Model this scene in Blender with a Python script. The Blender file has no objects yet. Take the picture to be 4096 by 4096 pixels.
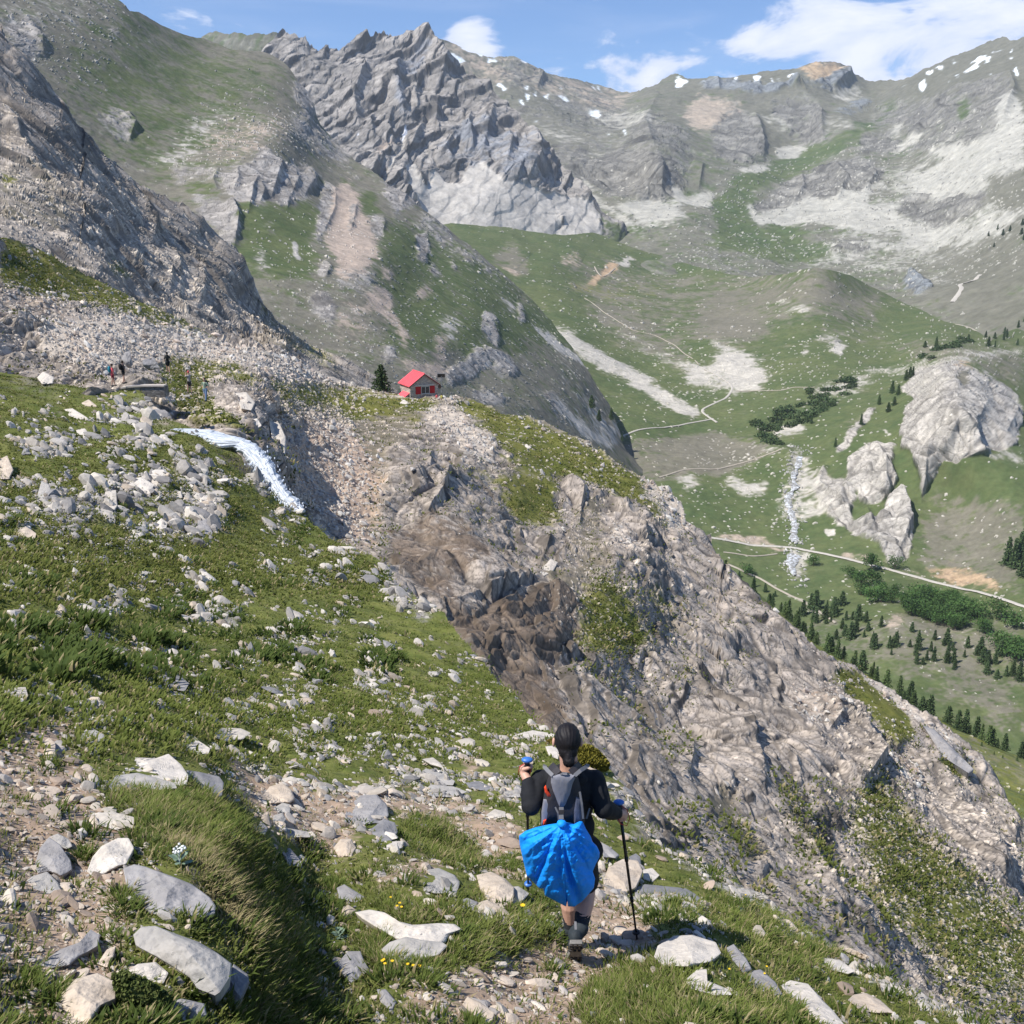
import bpy, math, random
import numpy as np
from mathutils import Vector, Matrix
random.seed(7); RNG = np.random.default_rng(7)
C = bpy.context.scene.collection
# ------------------------------------------------------------------ camera, sky, sun
F = 1027.0; PITCH = math.radians(15.6)
cam = bpy.data.cameras.new('camera'); camo = bpy.data.objects.new('camera', cam); C.objects.link(camo)
bpy.context.scene.camera = camo
camo.location = (0, 0, 0); camo.rotation_euler = (math.radians(90) - PITCH, 0, 0)
cam.sensor_width = 36; cam.lens = 36 * F / 1024.0; cam.clip_start = 0.1; cam.clip_end = 40000
SUN_AZ = math.radians(-112)      # clockwise from +Y (the view direction): from the left, a little behind
SUN_EL = math.radians(54)
sv = Vector((math.sin(SUN_AZ) * math.cos(SUN_EL), math.cos(SUN_AZ) * math.cos(SUN_EL), math.sin(SUN_EL)))
sl = bpy.data.lights.new('sun', 'SUN'); sl.energy = 5.0; sl.angle = math.radians(0.5); sl.color = (1, 0.955, 0.89)
so = bpy.data.objects.new('sun', sl); C.objects.link(so); so.rotation_euler = sv.to_track_quat('Z', 'Y').to_euler()
vs = bpy.context.scene.view_settings
vs.view_transform = 'Standard'; vs.look = 'None'; vs.gamma = 1; vs.exposure = 0.36
CP, SP = math.cos(PITCH), math.sin(PITCH)
RIGHT = np.array([1, 0, 0.]); FWD = np.array([0, CP, -SP]); UP = np.array([0, SP, CP])

def PT(px, py, d):
    px = np.asarray(px, float); py = np.asarray(py, float); d = np.asarray(d, float)
    x = (px - 512) / F; y = -(py - 512) / F
    return d[..., None] * (FWD + x[..., None] * RIGHT + y[..., None] * UP)
def PIX(P):
    P = np.asarray(P, float); d = P @ FWD
    return 512 + F * (P @ RIGHT) / d, 512 - F * (P @ UP) / d, d

def world_sky():
    w = bpy.data.worlds.new('World'); bpy.context.scene.world = w; w.use_nodes = True
    nt = w.node_tree; nt.nodes.clear(); N = nt.nodes.new; L = nt.links.new
    out = N('ShaderNodeOutputWorld'); bg = N('ShaderNodeBackground'); L(bg.outputs[0], out.inputs[0])
    bg.inputs[1].default_value = 0.10
    sky = N('ShaderNodeTexSky'); sky.sky_type = 'NISHITA'; sky.sun_disc = False
    sky.sun_elevation = SUN_EL; sky.sun_rotation = SUN_AZ; sky.altitude = 2300; sky.air_density = 1.0; sky.dust_density = 0.6; sky.ozone_density = 2.0
    tc = N('ShaderNodeTexCoord')
    def math_(op, a, b=None, c=None, clamp=False):
        n = N('ShaderNodeMath'); n.operation = op; n.use_clamp = clamp
        for i, v in enumerate((a, b, c)):
            if v is None: continue
            if isinstance(v, (int, float)): n.inputs[i].default_value = v
            else: L(v, n.inputs[i])
        return n.outputs[0]
    def noise(scale, det, rough, vec, dist=0.0):
        n = N('ShaderNodeTexNoise'); n.inputs['Scale'].default_value = scale; n.inputs['Detail'].default_value = det
        n.inputs['Roughness'].default_value = rough; n.inputs['Distortion'].default_value = dist; L(vec, n.inputs['Vector']); return n.outputs[0]
    mp = N('ShaderNodeMapping'); mp.inputs['Scale'].default_value = (1, 1, 2.4); L(tc.outputs['Generated'], mp.inputs[0])
    n1 = noise(10, 10, 0.58, mp.outputs[0], 0.35)
    mp2 = N('ShaderNodeMapping'); mp2.inputs['Scale'].default_value = (1.0, 1.0, 7.5); mp2.inputs['Rotation'].default_value = (0, 0.10, 0)
    L(tc.outputs['Generated'], mp2.inputs[0]); n2 = noise(4, 7, 0.6, mp2.outputs[0], 0.5)
    # cloud banks: soft lobes around world directions, broken up by the noise
    lobes = [(1430, 118, .085, .95), (1250, 130, .050, 1.0), (1320, 112, .05, 1.05), (1180, 152, .045, .85), (1540, 78, .055, .85), (1720, 60, .09, .9), (1880, 25, .10, 1.0),
             (1800, 110, .08, .95), (1640, 120, .07, .9), (1420, 22, .09, .40), (1620, 8, .10, .45), (888, 86, .030, .98), (905, 95, .02, 1.0), (330, 42, .030, .72), (1090, 15, .09, .38), (1960, -60, .2, .8), (460, 70, .03, .4), (1050, 130, .035, .6)]
    acc = None
    for (x, y, rad, amp) in lobes:
        v = PT(x * .53, y * .53, 1.0); v = v / np.linalg.norm(v)
        d = N('ShaderNodeVectorMath'); d.operation = 'DISTANCE'; L(tc.outputs['Generated'], d.inputs[0]); d.inputs[1].default_value = tuple(v)
        g = math_('DIVIDE', d.outputs['Value'], rad); g = math_('MULTIPLY', g, g); g = math_('MULTIPLY', g, -1.0); g = math_('EXPONENT', g); g = math_('MULTIPLY', g, amp)
        acc = g if acc is None else math_('MAXIMUM', acc, g)
    base = math_('MULTIPLY', acc, 0.62); s = math_('ADD', base, math_('MULTIPLY', math_('SUBTRACT', n1, 0.5), 2.7))
    m = N('ShaderNodeMapRange'); m.interpolation_type = 'SMOOTHSTEP'; m.inputs[1].default_value = 0.34; m.inputs[2].default_value = 0.66; L(s, m.inputs[0])
    c = N('ShaderNodeMapRange'); c.interpolation_type = 'SMOOTHSTEP'; c.inputs[1].default_value = 0.46; c.inputs[2].default_value = 0.78; c.inputs[4].default_value = 0.24; L(n2, c.inputs[0])
    tot = math_('MAXIMUM', m.outputs[0], c.outputs[0]); tot = math_('MULTIPLY', tot, 0.93)
    shade = N('ShaderNodeMapRange'); shade.inputs[1].default_value = 0.35; shade.inputs[2].default_value = 0.95; shade.inputs[3].default_value = 0.0; shade.inputs[4].default_value = 1.0; L(s, shade.inputs[0])
    cc = N('ShaderNodeMix'); cc.data_type = 'RGBA'; L(shade.outputs[0], cc.inputs[0]); cc.inputs[6].default_value = (5.2, 6.1, 8.3, 1); cc.inputs[7].default_value = (8.3, 8.5, 9.4, 1)
    sm = N('ShaderNodeMix'); sm.data_type = 'RGBA'; sm.blend_type = 'MULTIPLY'; sm.inputs[0].default_value = 1; L(sky.outputs[0], sm.inputs[6]); sm.inputs[7].default_value = SKY_TINT
    mix = N('ShaderNodeMix'); mix.data_type = 'RGBA'; L(tot, mix.inputs[0]); L(sm.outputs[2], mix.inputs[6]); L(cc.outputs[2], mix.inputs[7])
    L(mix.outputs[2], bg.inputs[0])
SKY_TINT = (.84, 1.01, 1.24, 1)
world_sky()

# ------------------------------------------------------------------ numpy noise
def _h(x, y, z, s):
    x = x.astype(np.uint32); y = y.astype(np.uint32); z = z.astype(np.uint32)
    h = x * np.uint32(374761393) + y * np.uint32(668265263) + z * np.uint32(2147483647 - 1013904223) + np.uint32((s * 2654435761) & 0xffffffff)
    h ^= h >> np.uint32(13); h *= np.uint32(1274126177); h ^= h >> np.uint32(16); h *= np.uint32(2246822519); h ^= h >> np.uint32(15)
    return h
def perlin(P, s=0):
    P = np.asarray(P, np.float64); fl = np.floor(P); f = (P - fl).astype(np.float32); i = fl.astype(np.int64)
    u = f * f * f * (f * (f * 6 - 15) + 10); out = np.zeros(P.shape[:-1], np.float32)
    for dx in (0, 1):
        wx = u[..., 0] if dx else 1 - u[..., 0]
        for dy in (0, 1):
            wy = u[..., 1] if dy else 1 - u[..., 1]
            for dz in (0, 1):
                wz = u[..., 2] if dz else 1 - u[..., 2]
                h = _h(i[..., 0] + dx, i[..., 1] + dy, i[..., 2] + dz, s)
                gx = (h & np.uint32(1023)).astype(np.float32) / 511.5 - 1; gy = ((h >> np.uint32(10)) & np.uint32(1023)).astype(np.float32) / 511.5 - 1
                gz = ((h >> np.uint32(20)) & np.uint32(1023)).astype(np.float32) / 511.5 - 1
                out += wx * wy * wz * (gx * (f[..., 0] - dx) + gy * (f[..., 1] - dy) + gz * (f[..., 2] - dz))
    return out * 1.15
def fbm(P, octv=4, s=0, gain=0.5, ridge=False):
    a, tot, out = 1.0, 0.0, 0
    for k in range(octv):
        n = perlin(P * (2.03 ** k), s + k)
        if ridge: n = 1 - 2.2 * np.abs(n) - .35
        out = out + a * n; tot += a; a *= gain
    return out / tot
def cells(P, s=0):
    """nearest jittered cell: (random 0..1, second random, offset vector from the cell centre, F1, F2-F1)"""
    P = np.asarray(P, np.float64); b = np.floor(P - 0.5); best = np.full(P.shape[:-1], 9.0, np.float32); sec = best.copy()
    r1 = np.zeros_like(best); r2 = np.zeros_like(best); off = np.zeros(P.shape, np.float32)
    for dx in (0, 1):
        for dy in (0, 1):
            for dz in (0, 1):
                c = b + (dx, dy, dz); i = c.astype(np.int64); h = _h(i[..., 0], i[..., 1], i[..., 2], s); h2 = _h(i[..., 2], i[..., 0], i[..., 1], s + 77)
                j = np.stack([(h & np.uint32(255)).astype(np.float32) / 255, ((h >> np.uint32(8)) & np.uint32(255)).astype(np.float32) / 255, ((h >> np.uint32(16)) & np.uint32(255)).astype(np.float32) / 255], -1)
                o = (P - c - 0.15 - 0.7 * j).astype(np.float32); d = (o * o).sum(-1)
                m = d < best; sec = np.where(m, best, np.minimum(sec, d)); best = np.where(m, d, best)
                q = (h2 & np.uint32(65535)).astype(np.float32) / 65535; q2 = ((h2 >> np.uint32(16)) & np.uint32(65535)).astype(np.float32) / 65535
                r1 = np.where(m, q, r1); r2 = np.where(m, q2, r2); off = np.where(m[..., None], o, off)
    return r1, r2, off, np.sqrt(best), np.sqrt(sec) - np.sqrt(best)
def sstep(x, a, b):
    t = np.clip((x - a) / (b - a), 0, 1); return t * t * (3 - 2 * t)

# ------------------------------------------------------------------ picture helpers (points read off the photograph, in 1024 scale)
OFF = {0: None, 1: (0, 0), 2: (1348, 0), 3: (2696, 0), 4: (0, 1300), 5: (1348, 1300), 6: (2696, 1300), 7: (0, 2696), 8: (1348, 2696), 9: (2696, 2696)}
def K(c, pts):
    a = np.array(pts, float)
    if c == 0: return a * 0.53002
    return a * 0.181159 + np.array(OFF[c]) / 4.0
RS, RX0, RY0, RW, RH = 1.0, -160, -120, 1344, 1320
_gx, _gy = np.meshgrid(np.arange(RW) + RX0 + .5, np.arange(RH) + RY0 + .5)
def raster(poly, blur=3):
    poly = np.asarray(poly, float); m = np.zeros((RH, RW), np.float32)
    x0, y0 = np.floor(poly.min(0) - 2).astype(int); x1, y1 = np.ceil(poly.max(0) + 2).astype(int)
    X0, X1 = max(x0 - RX0, 0), min(x1 - RX0, RW); Y0, Y1 = max(y0 - RY0, 0), min(y1 - RY0, RH)
    if X1 <= X0 or Y1 <= Y0: return m
    gx = _gx[Y0:Y1, X0:X1]; gy = _gy[Y0:Y1, X0:X1]; ins = np.zeros(gx.shape, bool)
    for i in range(len(poly)):
        xa, ya = poly[i - 1]; xb, yb = poly[i]
        if ya == yb: continue
        c = ((ya > gy) != (yb > gy)) & (gx < (xb - xa) * (gy - ya) / (yb - ya) + xa); ins ^= c
    m[Y0:Y1, X0:X1] = ins
    return blurm(m, blur)
def blurm(m, b):
    b = int(b)
    if b < 1: return m
    for _ in range(2):
        for ax in (0, 1):
            p = np.pad(m, [(b + 1, b) if k == ax else (0, 0) for k in (0, 1)], mode='edge'); cs = np.cumsum(p, ax, dtype=np.float64)
            n = m.shape[ax]; hi = np.take(cs, np.arange(2 * b + 1, 2 * b + 1 + n), ax); lo = np.take(cs, np.arange(0, n), ax); m = ((hi - lo) / (2 * b + 1)).astype(np.float32)
    return m
def line_mask(pts, w, blur=1):
    pts = np.asarray(pts, float); d = np.full((RH, RW), 1e9, np.float32)
    for a, b in zip(pts[:-1], pts[1:]):
        ab = b - a; L = (ab @ ab) + 1e-9; x0, x1 = min(a[0], b[0]) - w * 2 - 3, max(a[0], b[0]) + w * 2 + 3; y0, y1 = min(a[1], b[1]) - w * 2 - 3, max(a[1], b[1]) + w * 2 + 3
        X0, X1 = int(max(x0 - RX0, 0)), int(min(x1 - RX0, RW)); Y0, Y1 = int(max(y0 - RY0, 0)), int(min(y1 - RY0, RH))
        if X1 <= X0 or Y1 <= Y0: continue
        gx = _gx[Y0:Y1, X0:X1] - a[0]; gy = _gy[Y0:Y1, X0:X1] - a[1]; t = np.clip((gx * ab[0] + gy * ab[1]) / L, 0, 1)
        d[Y0:Y1, X0:X1] = np.minimum(d[Y0:Y1, X0:X1], np.hypot(gx - t * ab[0], gy - t * ab[1]))
    return blurm(np.clip((w - d) + .5, 0, 1), blur)
def samp(m, px, py):
    x = np.clip(px - RX0 - .5, 0, RW - 1.01); y = np.clip(py - RY0 - .5, 0, RH - 1.01); xi = x.astype(int); yi = y.astype(int); fx = (x - xi).astype(np.float32); fy = (y - yi).astype(np.float32)
    return (m[yi, xi] * (1 - fx) + m[yi, xi + 1] * fx) * (1 - fy) + (m[yi + 1, xi] * (1 - fx) + m[yi + 1, xi + 1] * fx) * fy
GR, GF, AL, RK, SC, PK, DK, SN, SO, SL, OR = range(11)
NCL = 11
def paint(base, items, mott={}):
    """items: (class, crop, points, strength, blur) painted one over the other; classes as weights"""
    W = np.zeros((NCL, RH, RW), np.float32); W[base] = 1 - sum(mott.values())
    for c_, a_ in mott.items(): W[c_] += a_
    for it in items:
        c, cr, pts, st = it[:4]; bl = it[4] if len(it) > 4 else 3
        a = raster(K(cr, pts), bl) * (1.0 if (c == SN or st > 1) else min(st, .97) * (1 - .6 * sum(mott.values())))
        W *= (1 - a); W[c] += a
    return W
class TPS:
    def __init__(s, pts):
        p = np.array([(a * .53002 / 1000, b * .53002 / 1000) for a, b, _ in pts]); v = np.log([c for *_, c in pts]); n = len(p)
        r = np.linalg.norm(p[:, None] - p[None], axis=-1); A = np.zeros((n + 3, n + 3)); A[:n, :n] = s.k(r) + np.eye(n) * 1e-4; A[:n, n] = A[n, :n] = 1; A[:n, n + 1:] = p; A[n + 1:, :n] = p.T
        s.w = np.linalg.solve(A, np.r_[v, 0, 0, 0]); s.p = p
    @staticmethod
    def k(r): return r * r * np.log(r + 1e-9)
    def __call__(s, px, py):
        x, y = np.asarray(px, float) / 1000, np.asarray(py, float) / 1000; o = s.w[-3] + s.w[-2] * x + s.w[-1] * y
        for (a, b), w in zip(s.p, s.w[:-3]): o = o + w * s.k(np.hypot(x - a, y - b))
        return np.exp(o)
def ridge_prof(px, py, pts, wl, wr, taper=True):
    """1 on the line, falling off over wl pixels left of it (walking down the line, screen left) and wr right of it"""
    best = np.full(px.shape, 1e9); side = np.zeros(px.shape); tt = np.zeros(px.shape); n = len(pts) - 1
    for i in range(n):
        a, b = pts[i], pts[i + 1]; ab = b - a; L = ab @ ab; gx, gy = px - a[0], py - a[1]; t = np.clip((gx * ab[0] + gy * ab[1]) / L, 0, 1); d = np.hypot(gx - t * ab[0], gy - t * ab[1])
        m = d < best; best = np.where(m, d, best); side = np.where(m, (ab[0] * gy - ab[1] * gx) / (np.sqrt(L) * (d + .5)), side); tt = np.where(m, (i + t) / n, tt)
    w = wr + (wl - wr) * sstep(side, -.5, .5); o = np.exp(-(best / w) ** 1.3)
    if taper: o = o * np.clip(np.sin(np.pi * np.clip(tt, 0, 1)), 0, 1) ** .6
    return o
def interp_curve(pts, xs):
    p = np.asarray(pts, float); return np.interp(xs, p[:, 0], p[:, 1])

# ------------------------------------------------------------------ mesh / material helpers
def mesh_obj(name, V, Fc, mat=None, parent=None, smooth=False, cols=None):
    me = bpy.data.meshes.new(name); V = np.asarray(V, np.float32); Fc = np.asarray(Fc, np.int32)
    me.vertices.add(len(V)); me.vertices.foreach_set('co', V.ravel()); k = Fc.shape[1]
    me.loops.add(Fc.size); me.loops.foreach_set('vertex_index', Fc.ravel()); me.polygons.add(len(Fc))
    me.polygons.foreach_set('loop_start', np.arange(0, Fc.size, k, dtype=np.int32))
    try: me.polygons.foreach_set('loop_total', np.full(len(Fc), k, np.int32))
    except Exception: pass
    me.polygons.foreach_set('use_smooth', np.full(len(Fc), smooth))
    if cols is not None:
        a = me.color_attributes.new('Col', 'FLOAT_COLOR', 'POINT'); c = np.ones((len(V), 4), np.float32); c[:, :cols.shape[1]] = cols; a.data.foreach_set('color', c.ravel())
    me.update(calc_edges=True)
    if mat: me.materials.append(mat)
    o = bpy.data.objects.new(name, me); C.objects.link(o)
    if parent: o.parent = parent
    return o
def tag(o, label=None, cat=None, group=None, kind=None):
    if label: o['label'] = label
    if cat: o['category'] = cat
    if group: o['group'] = group
    if kind: o['kind'] = kind
    return o
def empty(name, loc=(0, 0, 0), rz=0, **k):
    o = bpy.data.objects.new(name, None); C.objects.link(o); o.location = tuple(loc); o.rotation_euler = (0, 0, rz); o.empty_display_size = .1
    bpy.context.view_layer.update() if False else None
    return tag(o, **k)
def ground_mat(name, nscale, bump, amt=0.25, rough=0.95, dist=0.05):
    m = bpy.data.materials.new(name); m.use_nodes = True; nt = m.node_tree; b = nt.nodes['Principled BSDF']; N = nt.nodes.new; L = nt.links.new
    a = N('ShaderNodeAttribute'); a.attribute_name = 'Col'; tc = N('ShaderNodeTexCoord')
    n = N('ShaderNodeTexNoise'); n.inputs['Scale'].default_value = nscale; n.inputs['Detail'].default_value = 8; n.inputs['Roughness'].default_value = .7; L(tc.outputs['Object'], n.inputs['Vector'])
    mr = N('ShaderNodeMapRange'); mr.inputs[1].default_value = .3; mr.inputs[2].default_value = .7; mr.inputs[3].default_value = 1 - amt; mr.inputs[4].default_value = 1 + amt; L(n.outputs[0], mr.inputs[0])
    mx = N('ShaderNodeMix'); mx.data_type = 'RGBA'; mx.blend_type = 'MULTIPLY'; mx.inputs[0].default_value = 1; L(a.outputs['Color'], mx.inputs[6]); L(mr.outputs[0], mx.inputs[7]); L(mx.outputs[2], b.inputs['Base Color'])
    b.inputs['Roughness'].default_value = rough; b.inputs['Specular IOR Level'].default_value = .15
    if bump:
        v = N('ShaderNodeTexVoronoi'); v.inputs['Scale'].default_value = nscale * .7; L(tc.outputs['Object'], v.inputs['Vector'])
        ad = N('ShaderNodeMath'); ad.operation = 'MULTIPLY_ADD'; L(v.outputs['Distance'], ad.inputs[0]); ad.inputs[1].default_value = .6; L(n.outputs[0], ad.inputs[2])
        bp = N('ShaderNodeBump'); bp.inputs['Strength'].default_value = bump; bp.inputs['Distance'].default_value = dist; L(ad.outputs[0], bp.inputs['Height']); L(bp.outputs[0], b.inputs['Normal'])
    return m
def flat_mat(name, col, rough=.8, var=.15, nscale=6, bump=0, bdist=.01, metal=0, spec=.3, stretch=(1, 1, 1), sheen=0):
    m = bpy.data.materials.new(name); m.use_nodes = True; nt = m.node_tree; b = nt.nodes['Principled BSDF']; N = nt.nodes.new; L = nt.links.new
    tc = N('ShaderNodeTexCoord'); mp = N('ShaderNodeMapping'); mp.inputs['Scale'].default_value = stretch; L(tc.outputs['Object'], mp.inputs[0])
    n = N('ShaderNodeTexNoise'); n.inputs['Scale'].default_value = nscale; n.inputs['Detail'].default_value = 6; n.inputs['Roughness'].default_value = .65; L(mp.outputs[0], n.inputs['Vector'])
    mr = N('ShaderNodeMapRange'); mr.inputs[1].default_value = .3; mr.inputs[2].default_value = .7; mr.inputs[3].default_value = 1 - var; mr.inputs[4].default_value = 1 + var; L(n.outputs[0], mr.inputs[0])
    mx = N('ShaderNodeMix'); mx.data_type = 'RGBA'; mx.blend_type = 'MULTIPLY'; mx.inputs[0].default_value = 1; mx.inputs[6].default_value = (*col, 1); L(mr.outputs[0], mx.inputs[7]); L(mx.outputs[2], b.inputs['Base Color'])
    b.inputs['Roughness'].default_value = rough; b.inputs['Metallic'].default_value = metal; b.inputs['Specular IOR Level'].default_value = spec
    if sheen: b.inputs['Sheen Weight'].default_value = sheen
    if bump:
        bp = N('ShaderNodeBump'); bp.inputs['Strength'].default_value = bump; bp.inputs['Distance'].default_value = bdist; L(n.outputs[0], bp.inputs['Height']); L(bp.outputs[0], b.inputs['Normal'])
    return m
# ------------------------------------------------------------------ terrain sheets
ALB = np.array([  # real-world base colours per ground class
    (.088, .112, .024), (.072, .102, .040), (.150, .142, .108), (.400, .370, .335), (.52, .485, .43), (.47, .375, .30), (.145, .115, .090), (.86, .88, .92), (.43, .325, .24), (.21, .225, .25), (.50, .36, .235)], np.float32)
ALB2 = np.array([
    (.175, .180, .052), (.112, .132, .056), (.190, .176, .140), (.255, .240, .225), (.38, .36, .33), (.36, .30, .25), (.26, .225, .19), (.80, .84, .90), (.30, .215, .155), (.31, .315, .33), (.40, .29, .20)], np.float32)
def lvl(P, d, pxl, s, fn, A=None):
    """noise whose wavelength is about pxl pixels of the view at that distance, anchored in the world (two octaves blended)"""
    lam = np.log2(np.maximum(pxl * d / F, 1e-3)); l0 = np.floor(lam); t = (lam - l0).astype(np.float32); Q = P if A is None else P @ A
    a = fn(Q * (2.0 ** -l0)[..., None] , s); b = fn(Q * (2.0 ** -(l0 + 1))[..., None], s + 50)
    return a, b, t
def pxnoise(P, d, pxl, s, A=None):
    a, b, t = lvl(P, d, pxl, s, perlin, A); return (a * (1 - t) + b * t) / np.sqrt((1 - t) ** 2 + t ** 2 + .2)
LAYERS = {}; RIDGE_K = 1.0
def stretch(dirv, k):
    v = np.array(dirv, float); v /= np.linalg.norm(v); return np.eye(3) + (k - 1) * np.outer(v, v)
def layer(name, top, bottom, pts, xr, step, W, mat, jag=(2, 2), jagl=(25, 6), rocky=None, lam=(), rr=.22, rg=.05, A=None, ridges=(), stony=None, blocks=(30, 13, 6), bamp=.16, back=(1.0, .6), seed=0, kind='structure', shape=None, cbias=None, rsoft=1.0, bmax=1e9, pcut=(60, 160), rk_k=3.0, stpx=(7, 4.2, 2.8), gcut=(250, 600), strata=(), gain=None, crkk=.6):
    tps = TPS(pts); xs = np.arange(xr[0], xr[1] + step, step); tp = interp_curve(top, xs); bt = interp_curve(bottom, xs)
    q = np.stack([xs / jagl[0], xs * 0, xs * 0 + seed + .5], -1); q2 = np.stack([xs / jagl[1], xs * 0 + 3.3, xs * 0 + seed + .5], -1)
    jg = jag if np.ndim(jag[0]) == 0 else (interp_curve(jag, xs), interp_curve(jag, xs) * .5)
    tp = tp + fbm(q, 3, seed + 1) * 2 * jg[0] + fbm(q2, 3, seed + 2, .65) * 2 * jg[1]
    tp = np.minimum(tp, bt - 2); ny = int(np.max(bt - tp) / step) + 1; t = np.linspace(0, 1, ny)
    px = np.repeat(xs[None], ny, 0); py = bt[None] + (tp - bt)[None] * t[:, None]
    d = tps(px, py)
    if shape is not None: d = shape(px, py, d)
    base = PT(px, py, d)
    du = np.gradient(base, axis=1); dv = np.gradient(base, axis=0); n = np.cross(du, dv); n /= np.linalg.norm(n, axis=-1, keepdims=True) + 1e-12
    n *= np.sign(-(n * base).sum(-1, keepdims=True))
    n = n * .8 + np.array([0, -.25, .35]); n /= np.linalg.norm(n, axis=-1, keepdims=True)
    P = base.copy(); dd = d.astype(np.float64)
    nraw = np.cross(du, dv); nraw /= np.linalg.norm(nraw, axis=-1, keepdims=True) + 1e-12
    face = np.abs((nraw * base).sum(-1)) / np.linalg.norm(base, axis=-1); face = np.clip(face, .12, 1)
    for (rp, amp, wl, wr) in ridges:
        P += n * (amp * rk_k * min(wl, 40) * dd / F * face * ridge_prof(px, py, rp, wl, wr))[..., None]
    fz = np.clip(face * 1.5, .3, 1)
    # material weights, edges broken up by noise in the world
    wx = px + 5 * pxnoise(base, dd, 26, seed + 31) + 2.5 * pxnoise(base, dd, 9, seed + 32); wy = py + 5 * pxnoise(base, dd, 26, seed + 33) + 2.5 * pxnoise(base, dd, 9, seed + 34)
    ws = [samp(W[c], wx, wy) if W[c].max() > 0 else None for c in range(NCL)]
    sc = np.full((NCL,) + px.shape, -9, np.float32)
    for c in range(NCL):
        if ws[c] is None: continue
        sc[c] = ws[c] + np.clip(ws[c] * 5, 0, 1) * (.34 * pxnoise(base, dd, 34, seed + 180 + c) + .46 * pxnoise(base, dd, 11, seed + 100 + c, A) + .42 * pxnoise(base, dd, 4.2, seed + 140 + c, A))
    sm = np.exp((sc - sc.max(0)) * 11); sm /= sm.sum(0)
    rk = sum(ws[c] * k for c, k in ((RK, 1), (SL, .9), (DK, .8), (SC, .12), (PK, .25), (OR, .5), (AL, .10)) if ws[c] is not None)
    rk = np.clip(rk, 0, 1)
    rkn = np.clip(sm[RK] + sm[SL] + sm[DK] * .8 + sm[SC] * .2 + sm[PK] * .3 + sm[OR] * .4, 0, 1); rks = .6 * rk + .4 * rkn
    for k, l in enumerate(lam):
        pw = l * F / dd; w = sstep(pw, 3, 7)
        nn = fbm(base @ (A if A is not None else np.eye(3)) / l, 1, seed + 7 + k); r = 1 - 2.4 * np.abs(perlin(base @ (A if A is not None else np.eye(3)) / l, seed + 60 + k))
        wr_ = w * (1 - sstep(pw, *pcut)); r = r - .42; fs = np.clip((pw / 55) ** .45, .35, 1.25)
        P += n * (l * (wr_ * fs * rks * rr * fz * (r * .75 + nn * .6) + w * (1 - sstep(pw, *gcut)) * (1 - .6 * rks) * rg * nn))[..., None]
    blk = np.full(px.shape, .5, np.float32); crk = np.zeros(px.shape, np.float32)
    # bedding: tilted ledges with a long back and a short steep face
    for k, (nv_, ls, am, x0, x1) in enumerate(strata):
        nv_ = np.array(nv_, float); nv_ /= np.linalg.norm(nv_); wr2 = sstep(px, x0, x0 + 60) * (1 - sstep(px, x1, x1 + 60)) * rks
        for q, l in enumerate(ls):
            pw = l * F / dd; u = (base @ nv_) / l + 1.1 * perlin(base / (l * 4), seed + 401 + k) + .35 * perlin(base / l, seed + 411 + q); f_ = u - np.floor(u); saw = np.where(f_ < .86, f_ / .86, (1 - f_) / .14) - .5
            on = sstep(perlin(base / (l * 2.2), seed + 421 + q + 5 * k), -.25, .2); P += n * (am * l * saw * on * wr2 * fz * sstep(pw, 5, 9) * (1 - sstep(pw, 110, 260)))[..., None]
            crk = np.maximum(crk, (sstep(f_, .80, .88) * (1 - sstep(f_, .97, 1.0)) * on * sstep(wr2, .3, .6) * sstep(pw, 10, 18) * .95).astype(np.float32))
    pmin, pmax = min(blocks), max(blocks); lo_ = int(np.floor(np.log2(pmin * dd.min() / F))); hi_ = int(np.ceil(np.log2(pmax * np.percentile(dd, 97) / F)))
    for k, e2 in enumerate(range(hi_, lo_ - 1, -1)):
        lm_ = 2.0 ** e2; pwb = lm_ * F / dd; wb = sstep(pwb, pmin * .75, pmin * 1.3) * (1 - sstep(pwb, pmax * 1.0, pmax * 2.2)); m = (rks > .06) & (wb > .02)
        if m.sum() < 50: continue
        Q = (base[m] @ (A if A is not None else np.eye(3))) / lm_; Q = Q + .25 * np.stack([perlin(Q * .8 + 9.1, 5), perlin(Q * .8 + 3.7, 6), perlin(Q * .8 + 1.2, 8)], -1)
        r1, r2, off, f1, ed = cells(Q, seed + 200 + k); nd = n[m]
        tilt = (off * np.stack([r1 - .5, r2 - .5, ((r1 * 7) % 1) - .5], -1)).sum(-1)
        hgt = ((r1 - .5) * .75 + tilt * 1.9) * sstep(ed, 0, .24) - .30 * (1 - sstep(ed, 0, .12))
        a = np.minimum(bamp * lm_ * np.clip((pwb[m] / 45) ** .4, .4, 1.35), bmax) * wb[m] * fz[m] * rks[m] ** rsoft * hgt
        P[m] += nd * a[:, None]
        t_ = blk[m]; ww = .5 * wb[m]; blk[m] = t_ * (1 - ww) + ww * r2; cq = crk[m]; crk[m] = np.maximum(cq, (1 - sstep(ed, 0, .07)) * .75 * wb[m])
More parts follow.
